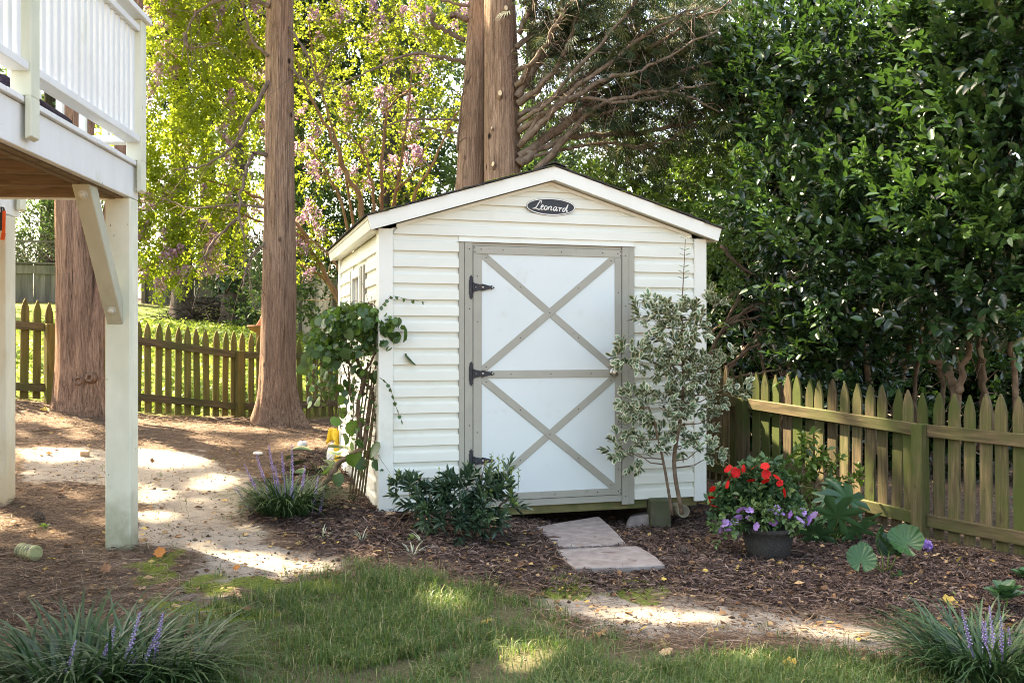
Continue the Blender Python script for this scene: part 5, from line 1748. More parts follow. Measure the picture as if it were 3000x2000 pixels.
# hosta by the shed corner
ph = gp(940, 1395)
ho = empty("hosta", (ph.x, ph.y, gr(ph.x, ph.y)), "hosta with broad cream edged leaves between the lily turf and the vine", "plant")
hv = VT * np.array([1.5, 1, 1.6])
hme = [mesh_np("leaf", hv, VT_F, {"edge": VT_E, "rnd": np.full(len(VT), r_)}, True) for r_ in (.2, .6, .95)]
for k, (px, py, s) in enumerate([(915, 1320, .20), (960, 1310, .22), (985, 1322, .18), (900, 1350, .18), (940, 1345, .20), (925, 1375, .17), (965, 1365, .18), (890, 1385, .16), (915, 1400, .15), (880, 1330, .17), (950, 1390, .16), (975, 1345, .17)]):
    c = at(px, py, ph.y + rng.uniform(-.15, .15))
    o = obj("leaf", hme[k % 3], M['hosta'], ho, loc=c - ho.location, rot=(rng.uniform(-.5, .2), rng.uniform(-.3, .3), rng.uniform(-1.6, 1.6) + (1.5 if px < 930 else -1.5)))
    o.scale = (s, s, s)
    MB().tube([Vector((0, 0, 0)) + Vector(rng.normal(0, .02, 3)) * Vector((1, 1, 0)), (c - ho.location) * .6 + Vector((0, 0, .03)), c - ho.location], [.004, .003, .002], 5).build("leaf_stalk", M['lily_turf'], ho)

# low glossy shrub before the door
M['low_leaf'] = leafmat('narrow_glossy_leaf', [(0, (.020, .050, .026)), (.5, (.045, .090, .045)), (.85, (.09, .155, .06)), (1, (.20, .26, .06))], rough=.28, spec=.6, trans=.15)
LS = [(1370, 1480, 6.05, .15), (1265, 1480, 6.1, .13), (1445, 1475, 6.1, .13), (1205, 1460, 6.1, .09), (1325, 1440, 6.1, .10), (1410, 1435, 6.15, .09), (1495, 1440, 6.1, .08), (1340, 1535, 6.0, .13), (1420, 1530, 6.0, .12), (1165, 1440, 6.15, .06), (1280, 1525, 6.0, .10), (1490, 1490, 6.05, .08), (1320, 1400, 6.1, .04), (1475, 1400, 6.1, .04)]
lowb = gp(1372, 1592)
lw_ = shrub("flowering_shrub", "low spreading shrub with narrow dark leaves in front of the door", (lowb.x, lowb.y), LS, 760, .092, M['low_leaf'], width=.27, tl=.085, nl=9, face=(-.1, -.5, .6), inner=.5,
            stems=[([(1372, 1600), (1372, 1560), (1350, 1500), (1300, 1450)], 5.98, .016, .006), ([(1374, 1600), (1385, 1540), (1420, 1480), (1450, 1440)], 5.98, .014, .006), ([(1370, 1600), (1340, 1545), (1270, 1490), (1200, 1450)], 5.98, .012, .005), ([(1373, 1600), (1375, 1530), (1370, 1450)], 5.98, .012, .006), ([(1375, 1600), (1430, 1530), (1490, 1450)], 5.98, .010, .005)])
M['bud'] = leafmat('pale_bud', [(0, (.12, .19, .035)), (1, (.30, .36, .08))], rough=.5, trans=.3)
for k, (px, py) in enumerate([(1142, 1392), (1165, 1378), (1202, 1394), (1288, 1375), (1440, 1328), (1462, 1338), (1472, 1332), (1520, 1376), (1228, 1398), (1425, 1350), (1500, 1372)]):
    a, b = at(px + rng.uniform(-6, 6), py + 62, 6.1), at(px, py, 6.1)
    n = 14
    t = np.linspace(.25, 1, n)
    O = np.array([tuple(a.lerp(b, float(x))) for x in t])
    V, F, q = place(DIAM, DIAM_F, O, unit(rng.normal(0, 1, (n, 3)) * np.array([1, 1, .3]) + np.array([0, 0, .7])), unit(rng.normal(0, 1, (n, 3)) + np.array([0, 0, 1])), .020, .8)
    W2 = MB().tube([a, b], [.0022, .0012], 4)
    wv = np.array(W2.v)
    me = bpy.data.meshes.new("shoot")
    me.from_pydata(np.concatenate([V, wv]).tolist(), [], [tuple(f) for f in F] + [tuple(i + len(V) for i in f) for f in W2.f])
    at_ = me.attributes.new("rnd", 'FLOAT', 'POINT')
    at_.data.foreach_set("value", np.r_[q, np.full(len(wv), .1)].astype(np.float32))
    obj("shoot", me, M['bud'], lw_, loc=-lw_.location)

# ------------------------------------------------------------------ vine on stakes at the shed corner
pvn = gp(1040, 1462)
vine = empty("climbing_vine", (pvn.x, pvn.y, gr(pvn.x, pvn.y)), "round leaved climbing vine on stakes at the left corner of the shed", "vine")
vl = -vine.location
for k in range(6):
    a = at(1022 + 9 * k, 1462 - 2 * k, 6.62 + .03 * k)
    b = at(1078 + 8 * k, 1060 + 12 * (k % 3), 6.72 + .03 * k)
    MB().tube([a, (a + b) / 2 + Vector(rng.normal(0, .006, 3)), b], [.0075, .007, .006], 7).build("stake", M['joist'], vine, smooth=True, loc=vl)
VS = [([(925, 1520), (950, 1430), (975, 1380), (1010, 1340), (1060, 1310), (1075, 1240)], .024, .014), ([(1062, 1310), (1048, 1190), (1065, 1100), (1045, 1040), (1085, 980), (1060, 930)], .016, .007), ([(1075, 1240), (1090, 1150), (1060, 1110), (1095, 1040), (1100, 960)], .013, .006),
      ([(1060, 1110), (1020, 1060), (1015, 1000), (985, 950), (930, 960)], .010, .004), ([(1085, 980), (1110, 950), (1150, 930), (1180, 950)], .008, .004), ([(1030, 1180), (1020, 1080), (1030, 990), (1000, 930)], .006, .003), ([(1010, 1220), (1025, 1120), (1005, 1030), (960, 980)], .005, .003),
      ([(1045, 1040), (990, 1070), (940, 1120), (900, 1200)], .004, .002), ([(1015, 1000), (960, 1040), (920, 1090), (915, 1150)], .004, .002), ([(1090, 1150), (1102, 1250), (1090, 1330), (1060, 1370)], .005, .003), ([(1000, 1100), (990, 1180), (1000, 1260)], .004, .002), ([(960, 1060), (955, 1130), (935, 1180)], .003, .002),
      ([(1020, 1300), (1035, 1180), (1000, 1050)], .004, .003), ([(1110, 1000), (1100, 900), (1060, 890)], .006, .003)]
for k, (pl, r0, r1) in enumerate(VS):
    limb(vine, [at(x, y, 6.72 + rng.uniform(-.09, .09)) for x, y in pl], r0, r1, M['twig'], "vine_stem", n=7, seed=400 + k, twg=16, twl=.20, twr=.0026, droop=-.6)
M['vine_leaf'] = leafmat('round_vine_leaf', [(0, (.022, .055, .018)), (.5, (.045, .10, .028)), (1, (.12, .22, .035))], rough=.38, spec=.5, trans=.28, tcol=(.2, .36, .03))
RV = np.array([(0, 0, 0), (-.20, -.10, .03), (-.44, .08, .07), (-.50, .40, .07), (-.34, .74, .03), (0, 1.0, -.10), (.34, .74, .03), (.50, .40, .07), (.44, .08, .07), (.20, -.10, .03), (0, .45, -.03)], float)
RVF = [(10, i, i + 1) for i in range(0, 9)] + [(10, 9, 0)]
RVF = [(10, b, a) for _, a, b in RVF]
vme = [mesh_np("leaf", RV * np.array([1, 1, z]), RVF, {"rnd": np.full(len(RV), r_)}, True) for r_, z in ((.05, 1), (.25, 1.6), (.45, .6), (.7, 1.2), (1.0, 1.4))]
VP = []
for (cx_, cy_, rx_, ry_, n_) in ((955, 985, 62, 62, 70), (1035, 928, 80, 44, 75), (1110, 960, 62, 58, 55), (1030, 1000, 80, 50, 35), (945, 1070, 45, 70, 16)):
    for _ in range(n_):
        a, r = rng.uniform(0, 6.28), math.sqrt(rng.random())
        VP.append((cx_ + rx_ * r * math.cos(a), cy_ + ry_ * r * math.sin(a), rng.choice([.045, .055, .065, .085])))
for _ in range(45):
    VP.append((rng.uniform(905, 1100), rng.uniform(1030, 1180), rng.uniform(.03, .07)))
for _ in range(30):
    VP.append((rng.uniform(1105, 1180), rng.uniform(930, 1015), rng.uniform(.05, .085)))
VP += [(1143, 932, .09), (1184, 958, .11), (1192, 1036, .10), (1178, 1042, .08), (1110, 1090, .06), (1095, 1095, .08), (1030, 1133, .07), (985, 1130, .08), (970, 1128, .08), (1000, 1195, .08), (985, 1222, .08), (1035, 1235, .11), (1008, 1270, .09), (1025, 1305, .09), (1040, 1330, .12), (1095, 1300, .12), (1075, 1318, .1), (1090, 1355, .12), (1105, 1345, .1), (1052, 1368, .11), (1068, 1345, .1), (960, 1370, .12), (985, 1390, .09), (1045, 1290, .07), (905, 1075, .1), (910, 1010, .11), (920, 990, .12), (905, 1040, .1)]
for k, (px, py, s) in enumerate(VP):
    yaw, pit = rng.normal(0, .8), rng.uniform(-1.5, -.5)
    o = obj("leaf", vme[int(rng.choice([0, 0, 1, 1, 2, 2, 3, 4]))], M['vine_leaf'], vine, loc=at(px, py, 6.68 + rng.uniform(-.20, .12)) + vl, rot=(pit - 1.0 + rng.uniform(0, 1.2), rng.normal(0, .5), yaw))
    o.scale = (s, s, s)
# small young leaves of the vine, too many and too small to pick apart
parts = []
for (cx_, cy_, rx_, ry_, n_) in ((955, 985, 66, 70, 190), (1035, 930, 84, 50, 200), (1112, 962, 66, 62, 120), (1025, 1010, 90, 60, 150), (950, 1090, 50, 80, 60), (1060, 1200, 40, 110, 50)):
    a, r = rng.uniform(0, 6.28, n_), np.sqrt(rng.random(n_))
    O = np.array([tuple(at(cx_ + rx_ * r[i] * math.cos(a[i]), cy_ + ry_ * r[i] * math.sin(a[i]), 6.70 + rng.uniform(-.22, .14))) for i in range(n_)])
    parts.append(place(LEAF, LEAF_F, O, unit(rng.normal(0, 1, (n_, 3)) + np.array([0, -.2, -.5])), unit(rng.normal(0, .7, (n_, 3)) + np.array([0, -.6, .8])), rng.uniform(.022, .050, n_), 1.1))
V, F, q = join(parts)
o = obj("young_leaves", mesh_np("young_leaves", V + np.array(vl)[None], F, {"rnd": q}), M['vine_leaf'], vine)
o["kind"] = "stuff"
# thin runners on the shed wall
for pl in ([(1112, 905), (1128, 885), (1152, 868), (1190, 876), (1250, 886)], [(1112, 1105), (1140, 1130), (1152, 1165), (1165, 1205), (1180, 1238)]):
    pts = bez([at(x, y, 6.49 + .29 * max(0, (x - 1118)) * .00245) for x, y in pl], 6)
    mb = MB().tube(pts, taper(len(pts), .0026, .0012), 5)
    mb.build("runner", M['twig'], vine, loc=vl)
    for k in range(2, len(pts), 3):
        o = obj("leaf", vme[k % 3], M['vine_leaf'], vine, loc=pts[k] + vl, rot=(rng.uniform(-2.2, -.6), rng.normal(0, .6), rng.normal(0, 1)))
        o.scale = (.028, .028, .028)

# ------------------------------------------------------------------ pot of busy lizzies
pp = gp(2252, 1648)
d0 = pp.y + .14
pc = Vector(((2250 - 1500) * d0 / FPX, d0, gr(pp.x, d0) - .01))
M['pot'] = surf('speckled_clay_pot', [(.3, (.022, .020, .018)), (.55, (.045, .041, .036)), (.8, (.085, .078, .068))], nscale=130, detail=3, rough=.8, spec=.2, bmp=.2, rnd=0)
M['potsoil'] = plain('potting_soil', (.03, .02, .015), rough=.95)
pot = empty("flower_pot", pc, "dark speckled round pot on the mulch full of red and violet flowers", "pot")
MB().lathe([(.118, 0), (.130, .02), (.150, .12), (.158, .178), (.168, .182), (.170, .205), (.164, .210), (.150, .208), (.146, .18)], 40).build("pot_body", M['pot'], pot, smooth=True)
MB().lathe([(.150, .17), (.10, .185), (0, .19)], 32).build("soil", M['potsoil'], pot)
bz_leaf = leafmat('busy_lizzie_leaf', [(0, (.025, .060, .024)), (.6, (.055, .115, .040)), (1, (.13, .20, .06))], rough=.4, spec=.4, trans=.2)


def busy_lizzie(label, lob, flowers, fcol, n, size, fs, centre, lift=0.0):
    root = empty("busy_lizzie", pc + Vector(centre), label, "flower", "busy lizzies in the dark pot")
    parts = []
    mbs = MB()
    for (px, py, dd, r) in lob:
        c = np.array(at(px, py, d0 + dd))
        O, u = blob_points(c, r, int(n * r * r), None, .3, 1.0, (1, 1, .8))
        D = unit(u + np.array([0, -.2, .3]) + rng.normal(0, .4, u.shape))
        parts.append(twigs(O, D, .05, 6, size, .6, 1.2, face_up=1.0))
        mbs.tube([root.location, (root.location + Vector(c)) / 2 + Vector((0, 0, .03)), Vector(c)], [.006, .005, .003], 5)
    V, F, q = join(parts)
    o = obj("foliage", mesh_np("foliage", V - np.array(root.location)[None], F, {"rnd": np.clip(q + lift, 0, 1)}), bz_leaf, root)
    o["kind"] = "stuff"
    mbs.build("stalks", bz_leaf, root, loc=-root.location)
    fm = leafmat('petal_' + label.split()[0], fcol, rough=.6, spec=.2, trans=.2)
    V, F, A3 = [], [], []
    for p_ in range(5):
        a = p_ * 6.283 / 5
        dx, dy = math.cos(a), math.sin(a)
        b = len(V)
        V += [(0, 0, .0), (dx * .55 - dy * .50, dy * .55 + dx * .50, .10), (dx * 1.0 - dy * .30, dy * 1.0 + dx * .30, .06), (dx * .92, dy * .92, .03), (dx * 1.0 + dy * .30, dy * 1.0 - dx * .30, .06), (dx * .55 + dy * .50, dy * .55 - dx * .50, .10)]
        F += [(b, b + 5, b + 4, b + 3, b + 2, b + 1)]
    fme = [mesh_np("flower", np.array(V), F, {"rnd": np.full(len(V), r_)}) for r_ in (.1, .5, .9)]
    for k, (cx_, cy_) in enumerate(flowers):
        px, py = 2040 + cx_ / 2.6125, 1080 + cy_ / 2.6125
        dd = -.10 - .06 * math.cos((px - 2245) / 90.)
        o = obj("flower", fme[k % 3], fm, root, loc=at(px, py, d0 + dd) - root.location, rot=(R(55) + rng.normal(0, .35), rng.normal(0, .3), rng.uniform(0, 6)))
        s = fs * rng.uniform(.8, 1.15)
        o.scale = (s, s, s)


busy_lizzie("red busy lizzie forming the taller mound at the back of the pot", [(2150, 1460, .05, .11), (2210, 1430, .06, .13), (2270, 1420, .06, .12), (2120, 1490, .0, .08), (2240, 1470, .0, .12), (2300, 1460, .05, .08), (2180, 1400, .08, .10), (2250, 1380, .08, .09), (2090, 1460, .02, .06)],
            [(245, 765), (300, 800), (362, 762), (445, 755), (535, 805), (530, 860), (420, 855), (240, 885), (125, 920), (100, 1000), (640, 875), (672, 945), (135, 1050), (272, 825), (525, 745), (212, 1270), (615, 830), (345, 770), (115, 985), (300, 790), (520, 850)], [(0, (.38, .005, .006)), (1, (.58, .014, .012))], 2500, .066, .030, (0, .05, .19))
busy_lizzie("violet busy lizzie spilling over the front rim of the pot", [(2200, 1515, -.12, .085), (2260, 1518, -.14, .08), (2320, 1515, -.12, .085), (2365, 1535, -.08, .06), (2150, 1520, -.10, .07), (2120, 1550, -.12, .05), (2230, 1495, -.10, .08), (2110, 1570, -.12, .035), (2370, 1515, -.06, .05)],
            [(345, 1080), (405, 1080), (585, 1080), (720, 1115), (815, 1095), (900, 1120), (860, 1160), (800, 1185), (795, 1155), (585, 1170), (460, 1205), (405, 1140), (320, 1140), (290, 1170), (215, 1180), (245, 1215), (165, 1235), (615, 1080), (650, 1098), (550, 1100), (205, 1165), (240, 1200)], [(0, (.38, .19, .56)), (1, (.58, .38, .70))], 3000, .044, .031, (0, -.04, .19), .35)

# ------------------------------------------------------------------ fatsia, leopard plant and other bed plants
def palmate(lobes=8, seed=0):
    g = np.random.default_rng(seed)
    V, E = [(0, 0, 0)], [0]
    span = 5.4
    ring = []
    for k in range(lobes):
        a = math.pi / 2 + (k / (lobes - 1) - .5) * span
        L = 1.0 - .32 * abs(k / (lobes - 1) - .5) * 2
        for (t, w, z) in ((.42, -.36, .02), (.74, -.27, -.03), (1.0, 0, -.20), (.74, .27, -.03)):
            aa = a + w / max(t, .2) * .55
            ring.append((L * t * math.cos(aa), L * t * math.sin(aa), z + .03 * g.normal()))
    V += ring
    n = len(ring)
    F = [(0, 1 + i, 1 + i + 1) for i in range(n - 1)]
    return np.array(V), F


M['fatsia'] = leafmat('fatsia_leaf', [(0, (.030, .080, .030)), (1, (.065, .150, .050))], rough=.32, spec=.5, trans=.2)
fme = []
for s in range(3):
    V, F = palmate(8, s)
    fme.append(mesh_np("leaf", V, F, {"rnd": np.full(len(V), s / 2)}, True))
pf = gp(2440, 1592)
fat = empty("fatsia", (pf.x, pf.y, gr(pf.x, pf.y)), "fatsia with large hand shaped leaves between the pot and the fence", "plant")
for k, (px, py, dd, s, rx, ry, rz) in enumerate([(2484, 1462, .05, .19, -.75, .1, .2), (2452, 1512, -.12, .19, -1.15, .0, 2.9), (2335, 1478, .06, .16, -.9, .2, .5), (2395, 1568, -.14, .15, -1.1, .1, 2.6), (2510, 1556, -.02, .16, -1.0, .2, 3.4), (2425, 1460, .15, .12, -.8, .1, -.4), (2375, 1500, .05, .11, -.9, 0, 1.2), (2540, 1530, .08, .11, -.9, 0, 4.2), (2470, 1570, .02, .11, -1.1, 0, 3.0), (2350, 1540, .02, .10, -1.0, 0, 2.0), (2445, 1420, .2, .09, -.6, 0, .1)]):
    c = at(px, py, pf.y + dd)
    s *= 1.25
    o = obj("leaf", fme[k % 3], M['fatsia'], fat, loc=c - fat.location, rot=(-rx * .95, ry, rz))
    o.scale = (s, s, s)
    MB().tube([Vector((rng.normal(0, .015), rng.normal(0, .015), 0)), (c - fat.location) * .55 + Vector((0, 0, .05)), c - fat.location], [.005, .004, .0035], 6).build("leaf_stalk", M['bud'], fat, smooth=True)

M['leopard'] = leafmat('leopard_plant_leaf', [(0, (.016, .052, .014)), (1, (.036, .095, .024))], rough=.36, spec=.35, trans=.04)


def kidney(seed, fold=.25, cup=.12):
    g = np.random.default_rng(seed)
    n, rings = 90, 5
    V, F = [(0, 0, 0)], []
    for j in range(1, rings + 1):
        for i in range(n):
            a = -math.pi / 2 + .18 + (2 * math.pi - .36) * i / (n - 1)
            r = j / rings * (1 - .18 * math.exp(-((a + math.pi / 2) / .5) ** 2) + .015 * math.sin(9 * a))
            x, y = r * math.cos(a), r * math.sin(a) + .12 * r
            V.append((x, y, cup * r * r + fold * abs(x) * r + .035 * r * r * math.sin(7 * a + seed) + .05 * math.sin(17 * a) * r * r))
    for i in range(n - 1):
        F.append((0, 1 + i, 2 + i))
    for j in range(rings - 1):
        for i in range(n - 1):
            a = 1 + j * n + i
            F.append((a, a + n, a + n + 1, a + 1))
    return mesh_np("leaf", np.array(V), F, {"rnd": np.full(len(V), g.random())}, True)


pl_ = gp(2598, 1690)
leo = empty("leopard_plant", (pl_.x, pl_.y, gr(pl_.x, pl_.y)), "leopard plant with a few big round shiny leaves on the mulch", "plant")
for k, (px, py, dd, s, rot, fo) in enumerate([(2655, 1592, .06, .105, (.75, -.45, .3), .35), (2522, 1642, -.12, .086, (.95, .15, -.15), .10), (2570, 1588, .12, .095, (1.2, .9, .5), .5), (2606, 1610, .02, .085, (.7, .3, .9), .3), (2617, 1712, -.14, .055, (1.5, -.3, .4), .6), (2532, 1612, -.02, .05, (.8, .3, .2), .2), (2630, 1690, -.10, .04, (1.4, .3, 1.0), .6)]):
    c = at(px, py, pl_.y + dd)
    o = obj("leaf", kidney(k, fo), M['leopard'], leo, loc=c - leo.location, rot=rot)
    o.scale = (s, s, s)
    MB().tube([Vector((rng.normal(0, .012), rng.normal(0, .012), 0)), (c - leo.location) * .5 + Vector((0, 0, .03)), c - leo.location], [.0045, .004, .003], 6).build("leaf_stalk", M['bud'], leo, smooth=True)

pb_ = gp(2712, 1622)
bal = empty("ball_flower", (pb_.x, pb_.y, gr(pb_.x, pb_.y)), "round lilac flower head low over the mulch by the fence post", "flower")
n = 130
u = rdirs(n)
V, F, q = place(DIAM, DIAM_F, u * .030 + np.array([0, 0, .055]), unit(u + rng.normal(0, .5, u.shape)), rdirs(n), .020, 1.4)
M['lilac'] = leafmat('lilac_petal', [(0, (.30, .18, .52)), (1, (.48, .33, .68))], rough=.6, trans=.3)
o = obj("petals", mesh_np("petals", V, F, {"rnd": q}), M['lilac'], bal)
MB().lathe([(0, -.028), (.02, -.02), (.029, 0), (.02, .02), (0, .028)], 12, (0, 0, .055)).build("flower_core", M['lilac'], bal, smooth=True)
MB().tube([(0, .01, -.01), (.002, 0, .03)], .003, 6).build("stalk", M['bud'], bal)

# sunlit sprigs along the fence
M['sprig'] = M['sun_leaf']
psp = gp(2370, 1500)
spg = empty("privet_seedling", (psp.x, psp.y + .5, gz(psp.x, psp.y + .5)), "sunlit young privet shoots in front of the fence pickets", "shrub")
parts = []
for k, pl in enumerate([[(2330, 1470), (2345, 1400), (2362, 1330), (2365, 1275)], [(2360, 1460), (2400, 1420), (2470, 1410), (2530, 1392)], [(2330, 1450), (2310, 1400), (2300, 1350), (2330, 1330)], [(2350, 1440), (2330, 1400), (2290, 1390)], [(2380, 1450), (2400, 1380), (2410, 1340)], [(2340, 1440), (2380, 1360), (2400, 1310)], [(2370, 1450), (2430, 1380), (2450, 1350)]]):
    pts = bez([at(x, y, 7.05 + .03 * i) for i, (x, y) in enumerate(pl)], 6)
    MB().tube(pts, taper(len(pts), .005, .002), 5).build("stem", M['twig'], spg, loc=-spg.location)
    O = np.array([tuple(p) for p in pts[4:]])
    D = unit(np.array([tuple((pts[min(i + 1, len(pts) - 1)] - pts[i - 1])) for i in range(4, len(pts))]) + rng.normal(0, .1, (len(O), 3)))
    parts.append(twigs(O, D, .08, 5, .078, .5, 1.2, face_up=1.2))
V, F, q = join(parts)
o = obj("foliage", mesh_np("foliage", V - np.array(spg.location)[None], F, {"rnd": q}), M['sprig'], spg)
o["kind"] = "stuff"


def rosette(px, py, label, n, size, hgt, mname='fatsia', d=None):
    p = gp(px, py)
    z = gr(p.x, p.y)
    root = empty("leafy_seedling", (p.x, p.y, z), label, "plant")
    MB().tube([(0, 0, 0), (.01, 0, hgt * .5), (0, 0, hgt)], [.005, .004, .003], 6).build("stem", M['bud'], root)
    lm = [mesh_np("leaf", BROAD * np.array([.9, 1, 1]), BROAD_F, {"rnd": np.full(8, r_)}) for r_ in (.3, .8)]
    for k in range(n):
        a = k * 2.4
        o = obj("leaf", lm[k % 2], M[mname], root, loc=(0, 0, hgt * (.55 + .45 * k / n)), rot=(.25 + .5 * k / n, 0, a))
        s = size * (1.1 - .4 * k / n)
        o.scale = (s, s, s)


rosette(2945, 1800, "small broad leaved plant behind the right lily turf", 11, .115, .13)
rosette(3000, 1705, "broad leaved seedling at the right edge below the fence", 8, .085, .06)
rosette(2990, 1560, "blue green broad leaved shoot at the right edge against the fence", 6, .10, .30, 'low_leaf')
rosette(130, 1548, "tiny bright green weed on the pine straw by the deck", 5, .04, .03, 'sprig')
rosette(1210, 1590, "pale leaf seedling in the mulch by the shed corner", 4, .05, .04, 'sprig')


def tuft(px, py, label, n, L, seed):
    p = gp(px, py)
    V, F, q = blades(n, .012, L * .6, L, .006, seed, .8, 5, .9)
    o = obj("striped_grass", mesh_np("striped_grass", V, F, {"rnd": q * .5 + .5}), M['stripe'], None, loc=(p.x, p.y, gr(p.x, p.y)))
    tag(o, label, "grass tuft")


M['stripe'] = leafmat('pale_striped_blade', [(0, (.12, .20, .09)), (.5, (.35, .40, .25)), (1, (.55, .57, .42))], rough=.45, trans=.2)
tuft(1208, 1632, "pale striped grass tuft in front of the low shrub", 12, .15, 5)
tuft(1238, 1600, "taller striped grass tuft just behind the pale one", 7, .18, 6)
tuft(945, 1585, "striped grass tuft between the lily turf and the sand", 9, .16, 7)
tuft(1060, 1590, "striped grass tuft below the corner of the shed", 8, .15, 8)
# ------------------------------------------------------------------ odds and ends in the yard
M['cone'] = surf('pine_cone', [(.3, (.055, .040, .030)), (.7, (.17, .13, .10))], nscale=60, rough=.85, bmp=.2, rnd=.1)
cn = MB().lathe([(.004, -.040), (.016, -.030), (.020, -.008), (.017, .014), (.008, .034), (0, .040)], 12)
for k in range(70):
    t = k / 70
    z = -.034 + .070 * t
    r = .021 * math.sin(math.pi * (.15 + .80 * (1 - t))) + .004
    a = k * 2.4
    c, s = math.cos(a), math.sin(a)
    cn.add([(c * r - s * .007, s * r + c * .007, z - .003), (c * r + s * .007, s * r - c * .007, z - .003), (c * (r + .011), s * (r + .011), z + .005), (c * r, s * r, z + .006)], [(0, 1, 2), (0, 2, 3), (1, 3, 2)])
cme = cn.mesh("pine_cone")
for (px, py, lab, rz) in ((1999, 1628, "grey pine cone on the mulch right of the stepping stones", .3), (2664, 1645, "pine cone lying behind the leopard plant", 1.2), (2528, 1606, "pine cone half hidden by the fatsia leaves", 2.2), (112, 1525, "pine cone on the straw between the deck posts", 1.0)):
    p = gp(px, py)
    o = obj("pine_cone", cme, M['cone'], None, loc=(p.x, p.y, gr(p.x, p.y) + .026), rot=(R(88), .1, rz))
    o.scale = (1.1, 1.1, 1.1)
    tag(o, lab, "pine cone", "pine cones on the ground")

# ribbed piece of pipe by the deck
p = gp(82, 1634)
M['ribbed'] = surf('algae_stained_plastic', [(.3, (.22, .22, .095)), (.7, (.36, .35, .17))], nscale=18, rough=.6, spec=.3, bmp=.2, rnd=0, stain=((.06, .06, .04), 14, .55, .7, (1, 1, 1)))
pr = []
for k in range(5):
    z0 = -.065 + .022 * k
    pr += [(.036, z0), (.041, z0 + .004), (.041, z0 + .013), (.036, z0 + .017)]
pr += [(.042, .046), (.044, .062), (.040, .072), (.030, .074), (.026, .070), (.012, .071), (0, .071)]
o = MB().lathe([(0, -.066), (.03, -.066)] + pr, 24).build("pipe_fitting", M['ribbed'], None, smooth=False, loc=(p.x, p.y, gr(p.x, p.y) + .036), rot=(R(92), 0, R(62)))
tag(o, "stubby ribbed plastic pipe fitting on the straw by the deck post", "pipe")

# white jug and lid by the tree
M['wplastic'] = plain('white_plastic', (.70, .69, .64), rough=.4)
p = gp(886, 1312)
j = empty("plastic_jug", (p.x, p.y, gr(p.x, p.y)), "squat white plastic jug on the pine straw near the cedar roots", "jug")
MB().lathe([(.040, 0), (.048, .01), (.050, .05), (.040, .068), (.030, .072)], 20).build("jug_body", M['wplastic'], j, smooth=True)
MB().lathe([(.012, .072), (.012, .082), (0, .083)], 12).build("stopper", M['hinge'], j)
p = gp(755, 1330)
o = MB().lathe([(.04, 0), (.046, .006), (.042, .016), (.02, .022), (0, .022)], 18).build("plastic_disc", M['wplastic'], None, smooth=True, loc=(p.x, p.y, gr(p.x, p.y)), rot=(.15, .1, 0))
tag(o, "small white disc on the pine straw behind the lily turf", "disc")
p = gp(248, 1335)
o = MB().box(-.035, .035, -.03, .03, 0, .045).build("brick_scrap", plain('tan_brick', (.38, .27, .17), rough=.9), None, bevel=.006, loc=(p.x, p.y, gr(p.x, p.y)), rot=(.1, .05, .3))
tag(o, "small tan brick scrap on the sunlit sand", "brick")
p = gp(972, 1480)

# yellow and white sack leaning at the rear corner of the shed
p = at(985, 1338, 8.9)
sk = empty("garden_sack", (p.x, p.y, gr(p.x, p.y)), "yellow and white plastic sack leaning by the rear shed corner", "sack")
M['yellow'] = plain('yellow_plastic', (.72, .46, .03), rough=.45)


def sheet(w, h, nx_2, ny_2, f):
    V = [f((i / nx_2 - .5) * w, j / ny_2 * h, i / nx_2, j / ny_2) for j in range(ny_2 + 1) for i in range(nx_2 + 1)]
    F = [(j * (nx_2 + 1) + i, j * (nx_2 + 1) + i + 1, (j + 1) * (nx_2 + 1) + i + 1, (j + 1) * (nx_2 + 1) + i) for j in range(ny_2) for i in range(nx_2)]
    return np.array(V), F


prof = [(.045, 0), (.058, .03), (.060, .10), (.045, .17), (.020, .21)]
MB().lathe(prof, 14).build("sack_body", M['wplastic'], sk, smooth=True, loc=(-.03, 0, 0))
V, F = sheet(.10, .33, 5, 10, lambda x, y, u, v: (x * (1 - .35 * v) + .03 + .010 * math.sin(9 * v), -.085 + .02 * math.sin(6 * u + 4 * v) + .06 * v, y))
me = mesh_np("yellow_panel", V, F, None, True)
o = obj("yellow_panel", me, M['yellow'], sk)
md = o.modifiers.new("thick", 'SOLIDIFY')
md.thickness = .006
V, F = sheet(.11, .10, 8, 5, lambda x, y, u, v: (x * (1.1 - .4 * v) - .02, -.06 + .03 * math.sin(7 * u) * (1 - v), .25 + y - .10 * abs(u - .5) * (1 - v)))
o = obj("yellow_flap", mesh_np("yellow_flap", V, F, None, True), M['yellow'], sk)
md = o.modifiers.new("thick", 'SOLIDIFY')
md.thickness = .006

# terracotta bowl beyond the fence
p = at(764, 975, 14.6)
M['terracotta'] = surf('terracotta', [(.3, (.24, .10, .055)), (.7, (.36, .17, .10))], nscale=14, rough=.85, bmp=.1, rnd=.05)
tc_ = empty("terracotta_bowl", (p.x, p.y, p.z), "terracotta bowl with a tipped pot in it beyond the picket fence", "bowl")
MB().lathe([(.06, -.25), (.07, 0), (.16, .04), (.19, .085), (.205, .09), (.205, .115), (.19, .115), (.15, .06), (0, .05)], 28).build("bowl", M['terracotta'], tc_, smooth=True)
MB().lathe([(.06, 0), (.085, .13), (.095, .13), (.095, .155), (.082, .155), (.055, .02), (0, .02)], 20, ax=Matrix.Rotation(R(42), 3, 'Y')).build("tipped_pot", M['terracotta'], tc_, smooth=True, loc=(-.02, -.02, .08))

